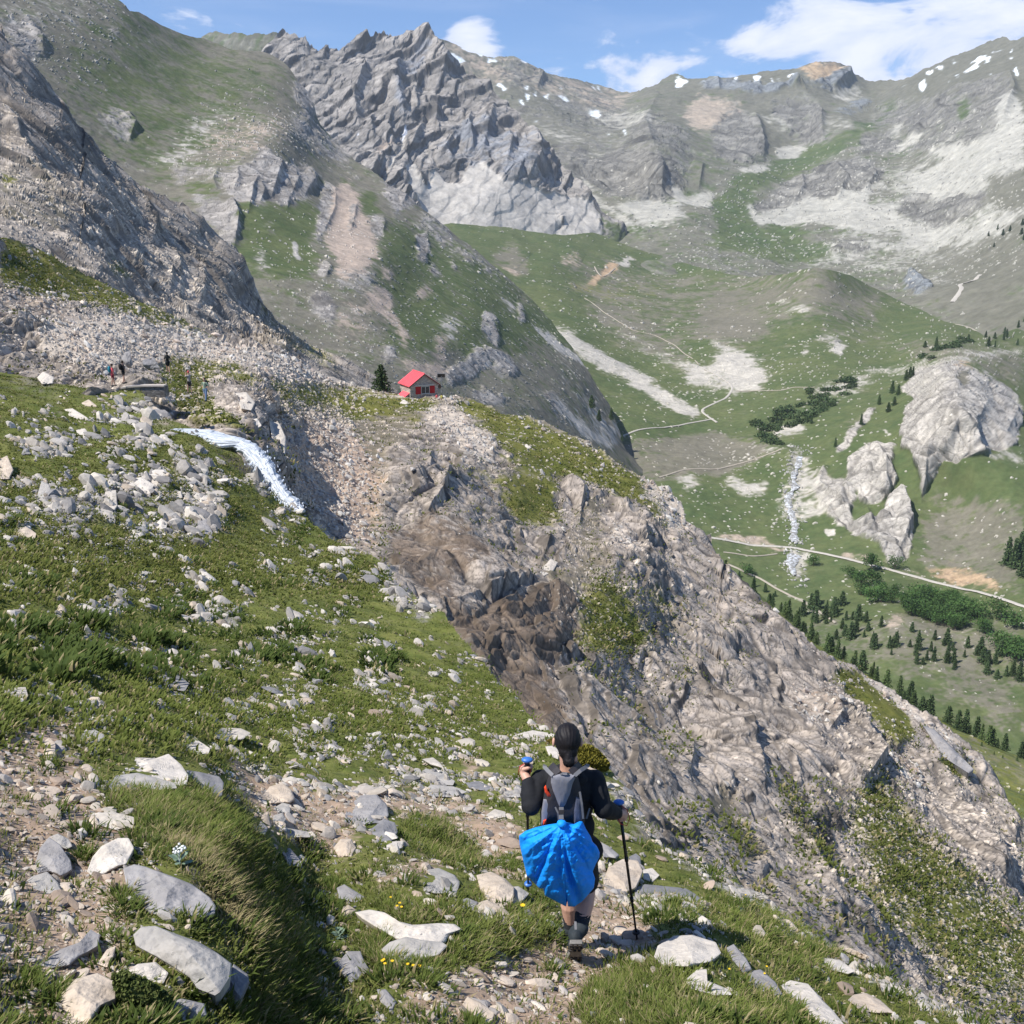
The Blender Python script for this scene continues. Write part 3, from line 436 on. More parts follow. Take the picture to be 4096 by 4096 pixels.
va_items = [
    (AL, 0, [(1380, 520), (1540, 505), (1680, 560), (1640, 620), (1500, 600), (1400, 650), (1300, 620)], .55, 10), (AL, 0, [(1100, 480), (1400, 540), (1350, 640), (1150, 620), (1050, 500)], .42, 10),
    (AL, 0, [(1120, 850), (1250, 820), (1340, 830), (1440, 860), (1400, 900), (1200, 900)], .7, 5), (AL, 0, [(1780, 950), (1932, 920), (1932, 1120), (1760, 1080), (1730, 1000)], .65, 8), (AL, 0, [(1600, 640), (1932, 650), (1932, 740), (1850, 700)], .6, 8), (AL, 0, [(1550, 1120), (1932, 1180), (1932, 1400), (1700, 1280), (1500, 1180)], .5, 12),
    (PK, 2, [(880, 1455), (1000, 1480), (1070, 1530), (960, 1520)], .9, 2), (PK, 2, [(1110, 1525), (1190, 1550), (1180, 1562), (1120, 1540)], .9, 2), (AL, 2, [(830, 1420), (980, 1360), (1060, 1440), (1060, 1520), (900, 1450)], .8, 4), (PK, 2, [(1230, 1440), (1290, 1385), (1350, 1420), (1345, 1470), (1230, 1465)], .55, 3),
    (OR, 2, [(1390, 1560), (1440, 1520), (1480, 1470), (1550, 1450), (1560, 1480), (1450, 1540), (1420, 1580)], 1, 2), (SC, 2, [(1540, 1450), (1620, 1420), (1660, 1440), (1570, 1470)], .9, 2),
    (SO, 2, [(1300, 1560), (1400, 1590), (1420, 1610), (1300, 1580)], .7, 2), (GR, 2, [(1180, 1580), (1440, 1600), (1932, 1590), (1700, 1640), (1300, 1640)], .6, 6),
    (SC, 0, [(1000, 610), (1100, 680), (1200, 730), (1300, 790), (1330, 780), (1200, 700), (1060, 620)], .75, 2), (SC, 0, [(1110, 590), (1180, 620), (1280, 670), (1330, 700), (1300, 710), (1200, 650)], .6, 4),
    (SC, 0, [(1320, 690), (1380, 670), (1440, 710), (1430, 740), (1340, 740), (1280, 720)], .75, 4), (AL, 0, [(1100, 560), (1300, 640), (1300, 700), (1130, 620)], .5, 8),
    (SC, 0, [(1460, 560), (1530, 580), (1540, 600), (1480, 590)], .5, 3), (SC, 6, [(800, 40), (900, 80), (960, 110), (920, 180), (850, 140), (900, 110)], .85, 2), (SC, 6, [(700, 140), (740, 110), (745, 150), (710, 165)], .8, 2),
    (RK, 0, [(1500, 640), (1600, 620), (1580, 660)], .3, 3), (AL, 0, [(1330, 600), (1420, 590), (1450, 640), (1350, 650)], .7, 5),
    (SC, 6, [(1060, 250), (1400, 190), (1932, 110), (1932, 160), (1500, 230), (1100, 300), (900, 400), (700, 380), (800, 340)], .6, 4), (SC, 6, [(540, 550), (700, 540), (740, 570), (600, 600), (530, 590)], .85, 3), (SC, 6, [(440, 180), (200, 130), (330, 260), (470, 330), (520, 290)], .5, 5),
    (SC, 6, [(180, 30), (450, 200), (530, 250), (480, 330), (330, 370), (280, 250)], .55, 6),
    # crag
    (GF, 6, [(1100, 450), (1300, 280), (1300, 400), (1230, 640), (1000, 640), (900, 780), (860, 700), (920, 560)], .9, 3), (AL, 6, [(900, 560), (1100, 440), (1100, 470), (950, 620)], .5, 3),
    (RK, 6, [(1250, 345), (1350, 240), (1480, 215), (1560, 200), (1640, 240), (1700, 270), (1860, 360), (1925, 440), (1910, 620), (1850, 680), (1700, 700), (1560, 760), (1480, 740), (1450, 820), (1400, 900), (1350, 970), (1360, 820), (1310, 690), (1240, 650), (1260, 480), (1320, 410)], 1, 1),
    (SC, 6, [(1260, 345), (1350, 245), (1480, 220), (1560, 260), (1520, 330), (1440, 400), (1330, 400)], .45, 2), (OR, 6, [(1540, 205), (1600, 205), (1640, 250), (1560, 240)], .35, 2), (AL, 6, [(1560, 260), (1640, 250), (1620, 320), (1580, 330)], .9, 2),
    (RK, 6, [(1060, 620), (1180, 640), (1230, 640), (1200, 760), (1230, 850), (1160, 970), (1060, 980), (950, 850), (960, 740), (1000, 680)], 1, 1), (RK, 6, [(1240, 930), (1300, 1040), (1320, 1120), (1300, 1270), (1210, 1330), (1090, 1200), (1100, 1080), (1180, 980)], 1, 1),
    (RK, 6, [(760, 860), (840, 750), (850, 830), (960, 860), (1000, 900), (980, 1060), (1120, 1060), (1100, 1190), (1040, 1180), (900, 1100), (800, 960)], .85, 2), (RK, 6, [(870, 700), (960, 580), (1100, 440), (1110, 470), (1000, 590), (960, 680)], .9, 1), (SC, 6, [(600, 620), (720, 700), (780, 780), (900, 940), (800, 1060), (700, 1080), (560, 1060), (600, 860), (640, 720)], .55, 5),
    (GF, 6, [(1200, 660), (1310, 680), (1350, 820), (1350, 980), (1240, 920), (1240, 780)], .9, 2), (GF, 6, [(720, 1060), (900, 1080), (1080, 1190), (1100, 1260), (800, 1240), (700, 1200)], .9, 4), (SC, 6, [(830, 1110), (890, 1110), (890, 1160), (840, 1160)], 1, 1),
    (GF, 6, [(1560, 780), (1932, 720), (1932, 960), (1800, 980), (1600, 900)], .8, 6), (SC, 6, [(1700, 700), (1932, 660), (1932, 800), (1800, 740)], .55, 4), (SC, 6, [(1100, 540), (1200, 590), (1180, 610)], .8, 1),
    # left knoll above the road
    (GF, 6, [(60, 900), (400, 800), (620, 1100), (560, 1200), (150, 1130)], .8, 6), (SC, 6, [(0, 830), (100, 800), (160, 900), (60, 920)], .6, 3), (SC, 6, [(270, 850), (330, 840), (420, 870), (540, 850), (520, 930), (420, 950), (330, 910)], .7, 3), (SC, 6, [(440, 690), (520, 660), (620, 690), (480, 740)], .6, 3), (AL, 6, [(0, 640), (200, 600), (420, 640), (560, 700), (300, 780), (0, 790)], .75, 4),
    (PK, 6, [(220, 1150), (500, 1150), (600, 1230), (420, 1220), (240, 1180)], .8, 3), (PK, 6, [(520, 1230), (640, 1230), (560, 1280)], .8, 2), (SC, 6, [(630, 1230), (760, 1250), (720, 1400), (680, 1440), (640, 1400)], .8, 3), (PK, 6, [(840, 1240), (1080, 1260), (1140, 1330), (1000, 1300)], .6, 3),
    (OR, 6, [(1340, 1350), (1560, 1340), (1700, 1370), (1800, 1430), (1840, 1480), (1700, 1460), (1500, 1400)], .85, 4), (PK, 6, [(1200, 1350), (1340, 1330), (1400, 1390)], .7, 4),
    (GF, 6, [(250, 1300), (1000, 1400), (1300, 1640), (900, 1640), (400, 1400)], .8, 12), (SC, 6, [(600, 1480), (680, 1500), (830, 1600), (820, 1610)], .8, 1), (PK, 6, [(1180, 1640), (1260, 1600), (1280, 1680), (1200, 1740)], .6, 4), (SC, 6, [(1560, 1720), (1640, 1700), (1800, 1800), (1932, 1900), (1820, 1830)], .5, 5)]
va_W = paint(GF, va_items, {AL: .14, SC: .04, GR: .10})
va_ridges = [R_(6, [(1500, 210), (1480, 400), (1300, 620)], 26, 60, 30), R_(6, [(1640, 250), (1720, 420), (1640, 600)], 30, 60, 16), R_(6, [(1800, 340), (1880, 480), (1820, 620)], 34, 50, 10), R_(6, [(1100, 620), (1180, 760), (1160, 960)], 22, 46, 10), R_(6, [(1240, 940), (1300, 1100), (1210, 1320)], 22, 40, 8), R_(6, [(1450, 640), (1420, 760), (1360, 950)], 16, 30, 7),
    R_(0, [(1420, 530), (1540, 505), (1700, 572), (1840, 628)], 16, 30, 50), R_(6, [(0, 640), (240, 605), (430, 640), (640, 700), (640, 1000)], 16, 50, 26), R_(2, [(830, 1240), (960, 1310), (1060, 1420)], 24, 60, 40), R_(2, [(1230, 1400), (1290, 1385), (1360, 1430)], 14, 30, 16), R_(6, [(1060, 980), (1100, 1100), (1050, 1180)], 14, 30, 8), R_(6, [(840, 760), (800, 860), (900, 960)], 12, 30, 9), R_(6, [(1560, 420), (1560, 560), (1480, 700)], 18, 40, 10)]
stony_va = sum(raster(K(0, p), 12) * k for p, k in [([(900, 430), (1932, 500), (1932, 1400), (1100, 900)], .22), ([(1040, 600), (1450, 660), (1450, 780), (1250, 760)], .4), ([(1300, 830), (1560, 850), (1560, 1000), (1300, 1000)], .3), ([(1450, 640), (1932, 600), (1932, 720), (1450, 750)], .3)])
layer('valley_land', va_top, va_bot, va_pts, (330, 1170), 1.0, va_W, M_MID, jag=(.5, .4), rk_k=1.5, gain={RK: 1.22, SC: 1.05}, lam=(130, 62, 30, 14, 7, 3.5), rr=.24, rg=.045, A=stretch((.35, .1, .9), .6), ridges=va_ridges, stony=stony_va * .2, stpx=(4.2, 3.0, 2.2), blocks=(40, 5), bamp=.25, strata=[((.85, .1, .5), (14, 6), .2, -200, 2000)], seed=37, back=(1.2, .25), cbias=(1.0, 1.0, .97))

# green mountain on the left with its long rocky rib
gm_top = D([(-300, -160), (180, -22), (215, -8), (232, 4), (245, 20), (262, 22), (300, 42), (345, 62), (390, 75), (440, 92), (470, 96), (490, 92), (515, 104), (535, 118), (548, 136), (562, 160), (578, 182), (592, 208), (606, 236), (640, 275), (690, 320), (720, 345), (760, 372), (800, 402), (840, 430), (880, 462), (930, 500), (980, 545), (1040, 605), (1100, 680), (1150, 760), (1180, 840), (1230, 900)])
gm_bot = D([(-300, 600), (0, 560), (300, 640), (500, 740), (700, 790), (900, 830), (1050, 880), (1230, 950)])
gm_pts = [(-300, -160, 900), (0, -60, 1000), (230, 0, 1150), (390, 75, 1300), (545, 125, 1350), (600, 235, 1220), (100, 150, 850), (300, 200, 950), (450, 250, 950), (540, 250, 1000), (300, 330, 800), (450, 370, 750), (560, 330, 900), (640, 300, 1150), (500, 480, 640), (640, 430, 800), (720, 345, 1120), (720, 480, 760), (620, 560, 600), (800, 402, 1100), (800, 520, 820), (760, 600, 640), (880, 462, 1080), (900, 600, 780), (980, 545, 1050), (1000, 680, 800), (900, 700, 640), (780, 680, 540), (650, 680, 480), (1100, 680, 960), (1060, 780, 740), (950, 780, 580), (1180, 840, 870), (850, 760, 520), (0, 300, 650)]
gm_items = [
    (GF, 1, [(600, 0), (1200, 200), (1600, 360), (1620, 480), (1300, 620), (1000, 900), (800, 900), (300, 500), (500, 300)], .45, 22), (AL, 1, [(700, 60), (1100, 190), (1400, 270), (1600, 380), (1600, 430), (1200, 300), (800, 170)], .5, 12),
    (SC, 1, [(0, 0), (450, 0), (700, 30), (600, 110), (300, 140), (0, 130)], .35, 10),
    (RK, 1, [(0, 90), (240, 110), (220, 200), (240, 330), (150, 340), (60, 250)], .75, 5), (RK, 1, [(590, 175), (660, 175), (640, 215)], .8, 3), (SC, 1, [(750, 210), (850, 215), (850, 245), (760, 240)], .7, 4), (RK, 1, [(540, 640), (700, 610), (750, 710), (700, 790)], .8, 4),
    (SC, 1, [(880, 850), (1100, 620), (1280, 600), (1150, 800), (1000, 930), (880, 900)], .42, 8), (PK, 1, [(1100, 700), (1500, 640), (1620, 560), (1700, 800), (1500, 800), (1300, 900), (1180, 930)], .45, 10),
    (RK, 1, [(940, 930), (1180, 930), (1220, 1010), (1000, 1010)], .7, 4), (RK, 1, [(1060, 1060), (1230, 1090), (1210, 1280), (1100, 1200)], .75, 4),
    (RK, 1, [(1360, 930), (1460, 810), (1560, 870), (1720, 930), (1750, 1000), (1690, 1090), (1580, 1110), (1500, 1090), (1380, 1150), (1240, 1050), (1210, 960)], .95, 3),
    (RK, 1, [(1190, 1160), (1290, 1090), (1340, 1220), (1270, 1400), (1200, 1320)], .95, 2), (RK, 1, [(1610, 470), (1700, 480), (1740, 640), (1690, 660), (1640, 560)], .95, 2), (RK, 1, [(1600, 620), (1720, 640), (1932, 830), (1932, 960), (1700, 800), (1620, 720)], .6, 5), (RK, 1, [(1540, 1040), (1600, 1080), (1590, 1160), (1545, 1130)], .9, 2),
    (GF, 1, [(1320, 1110), (1480, 1110), (1550, 1130), (1700, 1110), (1780, 1180), (1700, 1330), (1760, 1420), (1700, 1560), (1500, 1540), (1280, 1420), (1340, 1300)], .9, 5), (GF, 1, [(1000, 1010), (1200, 1020), (1230, 1080), (1060, 1080)], .7, 4), (SC, 1, [(1610, 1320), (1640, 1320), (1660, 1420), (1620, 1400)], 1, 1), (SC, 1, [(1410, 1370), (1480, 1370), (1480, 1510), (1420, 1500)], .55, 4), (SC, 1, [(1450, 1160), (1520, 1230), (1600, 1400), (1540, 1380)], .35, 5),
    (RK, 1, [(1780, 1010), (1870, 1040), (1820, 1250), (1740, 1340), (1760, 1200)], .95, 2), (RK, 1, [(1740, 1500), (1800, 1430), (1830, 1500), (1780, 1570)], .95, 2), (RK, 1, [(1700, 1660), (1800, 1620), (1850, 1700), (1840, 1800), (1740, 1740)], .8, 3),
    (PK, 1, [(1820, 1060), (1932, 1040), (1932, 1500), (1860, 1420), (1800, 1330)], .9, 4),
    (PK, 2, [(0, 1020), (80, 990), (120, 1100), (160, 1200), (240, 1340), (220, 1460), (100, 1560), (0, 1540)], .92, 3), (RK, 2, [(60, 1150), (120, 1110), (90, 1250), (60, 1270)], .8, 2), (RK, 2, [(0, 1500), (110, 1480), (240, 1500), (160, 1650), (0, 1640)], .5, 6),
    (GF, 2, [(130, 1060), (200, 1050), (240, 1170), (160, 1190)], .95, 3), (RK, 2, [(250, 1030), (330, 1015), (400, 1080), (450, 1150), (350, 1160), (330, 1220), (290, 1130)], .95, 2), (RK, 2, [(165, 1200), (240, 1180), (265, 1230), (240, 1310), (200, 1280)], .9, 2), (RK, 2, [(420, 1240), (500, 1190), (600, 1270), (640, 1370), (860, 1480), (960, 1600), (840, 1520), (660, 1450), (520, 1320)], .7, 4),
    (GF, 2, [(250, 1240), (420, 1260), (560, 1340), (1500, 1932), (250, 1932), (300, 1700), (230, 1500)], .75, 8), (RK, 2, [(440, 1300), (490, 1285), (515, 1400), (480, 1455), (435, 1430)], 1, 1), (RK, 2, [(500, 1450), (560, 1480), (580, 1540), (510, 1510)], .8, 2), (RK, 2, [(620, 1440), (670, 1470), (660, 1510), (620, 1490)], .8, 2), (RK, 2, [(700, 1450), (750, 1470), (740, 1500)], .8, 2),
    (RK, 2, [(800, 1740), (860, 1735), (895, 1850), (890, 1915), (800, 1810)], 1, 1), (RK, 2, [(980, 1670), (1010, 1700), (1040, 1790), (1000, 1780)], .95, 1), (SC, 2, [(880, 1640), (980, 1680), (1000, 1760), (920, 1720)], .6, 3),
    (PK, 2, [(160, 1620), (250, 1585), (320, 1640), (300, 1720), (400, 1870), (380, 1910), (250, 1760), (150, 1700)], .85, 3), (PK, 2, [(430, 1590), (500, 1575), (545, 1640), (440, 1655)], .9, 3), (PK, 2, [(250, 1480), (340, 1480), (300, 1540), (250, 1540)], .7, 3), (SC, 2, [(540, 1720), (680, 1740), (710, 1850), (600, 1870), (560, 1790)], .55, 4), (PK, 2, [(0, 1680), (150, 1700), (200, 1900), (0, 1932)], .5, 8),
    (SC, 2, [(1080, 1800), (1130, 1820), (1300, 1932), (1230, 1932)], .95, 1), (SC, 5, [(1050, 0), (1120, 20), (1420, 225), (1560, 330), (1400, 240), (1200, 130)], .9, 2), (SC, 5, [(1200, 390), (1250, 405), (1400, 590), (1530, 630), (1560, 680), (1400, 650), (1270, 540)], .9, 3), (SC, 5, [(1400, 480), (1560, 560), (1560, 640), (1420, 600)], .6, 4), (SC, 5, [(1280, 330), (1420, 420), (1500, 500), (1380, 480)], .5, 5),
    (RK, 5, [(600, 250), (720, 175), (780, 115), (930, 160), (1020, 230), (960, 295), (850, 220), (700, 290), (620, 340)], .95, 2), (RK, 5, [(800, 330), (960, 400), (840, 440), (740, 380)], .8, 3), (RK, 5, [(1140, 360), (1200, 370), (1250, 480), (1310, 600), (1200, 500)], .8, 3), (PK, 5, [(330, 190), (600, 200), (640, 260), (560, 290), (400, 240)], .85, 4), (RK, 5, [(230, 120), (310, 110), (330, 160), (280, 185)], .9, 2), (PK, 5, [(540, 30), (620, 60), (600, 200), (540, 180)], .6, 3)]
gm_W = paint(AL, gm_items, {RK: .13, GF: .27, SC: .07})
gm_ridges = [R_(1, [(1270, 1090), (1320, 1200), (1290, 1380)], 60, 40, 6), R_(1, [(1430, 960), (1400, 1040), (1370, 1180)], 30, 26, 7), R_(1, [(1560, 880), (1530, 980), (1500, 1080)], 36, 30, 8), R_(1, [(1700, 930), (1740, 990), (1680, 1080)], 34, 40, 7), R_(1, [(1690, 480), (1728, 560), (1730, 640)], 60, 40, 6), R_(1, [(1660, 640), (1700, 680), (1710, 720)], 30, 20, 6), R_(1, [(1560, 1050), (1595, 1090), (1585, 1150)], 18, 12, 5),
    R_(1, [(1850, 1030), (1850, 1140), (1780, 1290)], 34, 20, 6), R_(1, [(1790, 1430), (1825, 1480), (1790, 1560)], 26, 18, 5), R_(2, [(110, 1110), (95, 1200), (75, 1270)], 26, 26, 6), R_(2, [(330, 1020), (380, 1090), (350, 1150)], 34, 26, 6), R_(2, [(250, 1190), (262, 1240), (245, 1310)], 24, 18, 5), R_(2, [(480, 1290), (505, 1360), (490, 1450)], 26, 12, 4), R_(2, [(850, 1740), (885, 1820), (890, 1915)], 26, 14, 5), R_(2, [(1000, 1680), (1032, 1740), (1035, 1790)], 16, 12, 4),
    R_(2, [(0, 850), (250, 1000), (460, 1190), (660, 1370), (860, 1500), (1000, 1650)], 34, 40, 24), R_(5, [(780, 130), (930, 170), (1010, 240)], 18, 20, 8), R_(1, [(700, 620), (750, 700), (710, 780)], 34, 26, 6), R_(1, [(160, 130), (230, 220), (240, 320)], 30, 26, 6), R_(1, [(1210, 930), (1180, 1000), (1200, 1040)], 18, 20, 6), R_(1, [(1310, 920), (1320, 990), (1290, 1050)], 20, 20, 6), R_(1, [(1620, 900), (1640, 1000), (1600, 1090)], 24, 20, 6), R_(1, [(1440, 1000), (1460, 1060), (1430, 1110)], 16, 16, 5)]
stony_gm = sum(raster(K(1, p), 14) * k for p, k in [([(0, 0), (700, 0), (600, 400), (200, 500), (0, 300)], .45), ([(850, 900), (1300, 500), (1700, 600), (1800, 900), (1000, 1000)], .5), ([(1300, 1100), (3200, 1500), (3200, 2600), (1800, 2400)], .25)])
layer('green_mountain_hill', gm_top, gm_bot, gm_pts, (-150, 652), 1.0, gm_W, M_MID, jag=[(-150, 2), (110, 2), (140, .8), (285, 1), (295, 2.5), (652, 2.2)], jagl=(18, 5), lam=(120, 60, 30, 14, 7, 3.5), rr=.2, rg=.04, A=stretch((.1, .1, 1), .6), ridges=gm_ridges, stony=stony_gm * .4, blocks=(30, 6), bamp=.21, stpx=(4.2, 3.0, 2.2), strata=[((.2, .1, .95), (26, 12), .26, -200, 2000)], seed=41, back=(.8, .5), cbias=(1, 1, 1))
# forest slope low on the right
fs_top = D([(1180, 1000), (1340, 1060), (1400, 1100), (1450, 1140), (1500, 1185), (1600, 1250), (1700, 1312), (1800, 1365), (1860, 1400), (1932, 1432), (2150, 1540)])
fs_bot = D([(1180, 1200), (1400, 1300), (1600, 1420), (1800, 1540), (1932, 1650), (2150, 1780)])
fs_pts = [(1180, 1000, 480), (1340, 1060, 470), (1500, 1185, 440), (1700, 1312, 400), (1932, 1432, 360), (2150, 1540, 330), (1500, 1300, 340), (1800, 1480, 280), (1932, 1560, 250), (1180, 1200, 380), (2150, 1780, 220)]
fs_W = paint(GF, [(GR, 0, [(1500, 1180), (1700, 1300), (1932, 1430), (2200, 1560), (2200, 1800), (1900, 1650), (1600, 1400)], .55, 6), (AL, 0, [(1600, 1250), (1932, 1440), (2200, 1560), (2200, 1640), (1932, 1500), (1700, 1350)], .35, 6)])
layer('forest_slope_hill', fs_top, fs_bot, fs_pts, (620, 1170), 1.2, fs_W, M_MID, jag=(.8, .5), lam=(40, 20, 10, 5, 2.5), rr=.2, rg=.05, seed=53, back=(.35, .45), stony=raster(D([(1600, 1250), (2100, 1550), (2100, 1700), (1700, 1400)]), 8) * .07, cbias=(1.25, 1.2, 1))

# near cliffs on the left
lc_top = D([(-300, -120), (-60, -20), (0, 42), (10, 60), (18, 85), (30, 100), (45, 125), (62, 138), (75, 150), (100, 168), (112, 192), (135, 205), (146, 222), (150, 250), (172, 272), (200, 290), (240, 330), (290, 362), (330, 392), (380, 430), (420, 468), (450, 500), (462, 530), (480, 560), (500, 590), (560, 640), (620, 670), (680, 700), (740, 745), (820, 800)])
lc_bot = D([(-300, 560), (0, 560), (120, 600), (260, 660), (400, 720), (520, 760), (640, 800), (820, 860)])
lc_pts = [(-300, -100, 260), (0, 45, 290), (110, 190, 300), (200, 290, 320), (330, 392, 340), (450, 500, 370), (560, 640, 420), (680, 700, 430), (0, 250, 215), (60, 350, 195), (150, 400, 205), (100, 250, 250), (250, 450, 245), (160, 480, 170), (0, 430, 150), (210, 520, 165), (300, 560, 200), (380, 520, 270), (420, 580, 250), (540, 650, 260), (480, 650, 220), (620, 700, 300), (760, 760, 400), (-300, 400, 140), (0, 520, 130)]
lc_items = [(AL, 1, [(540, 680), (760, 820), (880, 960), (1080, 1150), (1250, 1340), (1100, 1240), (900, 1030), (700, 860)], .75, 3), (SC, 1, [(420, 680), (600, 740), (760, 900), (900, 1060), (1050, 1230), (900, 1130), (700, 950), (500, 780)], .45, 5), (GR, 1, [(840, 960), (900, 990), (1080, 1160), (1060, 1170), (930, 1060)], .7, 2),
    (AL, 1, [(0, 900), (250, 980), (420, 1180), (330, 1330), (160, 1250), (0, 1200)], .4, 6), (GR, 1, [(0, 960), (90, 1000), (100, 1050), (0, 1070)], .6, 3), (GR, 1, [(570, 1400), (660, 1440), (760, 1530), (680, 1540), (610, 1500)], .6, 3),
    (GR, 1, [(1340, 1620), (1460, 1640), (1600, 1720), (1932, 1960), (1932, 2100), (1700, 1990), (1500, 1830)], .5, 4), (PK, 1, [(1400, 1590), (1560, 1660), (1800, 1790), (1950, 1890), (1932, 1960), (1720, 1840), (1560, 1740)], .92, 2), (GF, 1, [(1400, 1540), (1550, 1560), (1560, 1660), (1420, 1600)], .6, 3), (AL, 1, [(1330, 1680), (1500, 1760), (1700, 1932), (1500, 1932)], .6, 4), (GF, 1, [(1500, 1700), (1600, 1740), (1800, 1880), (1640, 1830)], .6, 3),
    (RK, 5, [(0, 40), (140, 130), (300, 240), (420, 330), (300, 360), (100, 330), (0, 200)], .9, 3), (PK, 5, [(20, 90), (140, 180), (160, 260), (60, 200)], .5, 4)]
lc_W = paint(RK, lc_items, {AL: .20, SC: .08})
lc_ridges = [R_(1, [(0, 560), (130, 830), (220, 980), (380, 1160), (540, 1300), (600, 1500)], 13, 90, 26), R_(1, [(60, 300), (200, 480), (300, 560), (390, 760)], 9, 50, 12), R_(1, [(0, 130), (130, 330), (270, 450), (300, 540)], 8, 50, 16), R_(1, [(560, 640), (700, 1000), (850, 1250), (830, 1370)], 10, 60, 12), R_(1, [(1000, 1120), (1090, 1200), (1100, 1300)], 7, 40, 10), R_(1, [(960, 1380), (980, 1500), (1000, 1640)], 10, 40, 10), R_(1, [(860, 1400), (940, 1500), (940, 1620)], 9, 40, 10), R_(1, [(1180, 1380), (1300, 1500), (1350, 1620)], 10, 50, 12), R_(1, [(1130, 1400), (1120, 1600), (1100, 1680)], 7, 30, 9), R_(1, [(330, 1000), (560, 1180), (640, 1300)], 9, 60, 14), R_(5, [(90, 100), (160, 150), (150, 200)], 8, 16, 5)]
layer('rocky_cliff_hill', lc_top, lc_bot, lc_pts, (-150, 436), .9, lc_W, M_SPUR, jag=[(-150, 3), (0, 4), (100, 3.5), (230, 3), (300, 2), (436, 1.5)], jagl=(12, 4), lam=(40, 20, 10, 5, 2.4, 1.2), rr=.22, rg=.06, A=stretch((.45, .1, -.8), .45), ridges=lc_ridges, blocks=(80, 6), bamp=.23, pcut=(120, 300), rk_k=4.0, strata=[((.62, .1, .75), (16, 7, 3), .32, -300, 3000)], seed=61, back=(.35, .5), stony=raster(K(1, [(0, 600), (1932, 1932), (0, 1932)]), 20) * .9, cbias=(1.12, 1.05, .97))

# spur with the hut, gorge wall, scree slope above
sp_top = D([(-300, 330), (-60, 420), (0, 440), (60, 465), (100, 490), (200, 540), (300, 588), (400, 625), (470, 640), (520, 655), (560, 678), (620, 708), (680, 726), (740, 738), (790, 742), (860, 748), (905, 758), (950, 775), (1000, 783), (1050, 806), (1090, 830), (1120, 848), (1165, 875), (1210, 900), (1250, 925), (1280, 950), (1292, 975), (1310, 1000), (1340, 1020), (1352, 1045), (1358, 1070), (1385, 1100), (1430, 1135), (1470, 1170), (1500, 1205), (1540, 1240), (1600, 1250), (1640, 1272), (1690, 1300), (1730, 1340), (1780, 1380), (1830, 1435), (1870, 1480), (1900, 1520), (1932, 1555), (2000, 1640), (2150, 1800)])
sp_bot = D([(-300, 800), (0, 860), (200, 880), (300, 960), (450, 1060), (600, 1180), (800, 1400), (950, 1560), (1100, 1700), (1300, 1850), (1500, 1960), (1700, 2050), (2150, 2260)])
sp_pts = [(-300, 330, 110), (0, 440, 118), (200, 540, 135), (400, 625, 150), (560, 678, 165), (740, 738, 172), (860, 748, 172), (1000, 783, 168), (1120, 848, 160), (1210, 900, 152), (1290, 970, 146), (1350, 1060, 138), (1430, 1135, 130), (1540, 1240, 120), (1690, 1300, 122), (1830, 1435, 112), (1932, 1555, 105), (2150, 1800, 90),
    (0, 600, 92), (200, 640, 98), (400, 700, 108), (300, 720, 90), (0, 700, 80), (600, 760, 140), (750, 790, 150), (850, 830, 135), (1000, 870, 140), (1150, 960, 132), (480, 750, 92), (540, 860, 84), (620, 880, 98), (650, 980, 84), (760, 880, 108), (780, 1000, 88), (740, 1060, 74), (900, 950, 105), (1000, 1000, 108), (900, 1100, 76), (1050, 1080, 92), (1200, 1080, 105), (1250, 1200, 95), (1100, 1220, 76), (950, 1260, 62), (1050, 1350, 56), (1250, 1350, 72), (1400, 1300, 92), (1150, 1480, 48), (1350, 1480, 62), (1550, 1450, 82), (1280, 1620, 44), (1450, 1620, 54), (1600, 1600, 66), (1750, 1550, 86), (1500, 1780, 42), (1700, 1750, 58), (1900, 1720, 78), (1900, 1900, 56), (1700, 1960, 42), (300, 850, 78)]
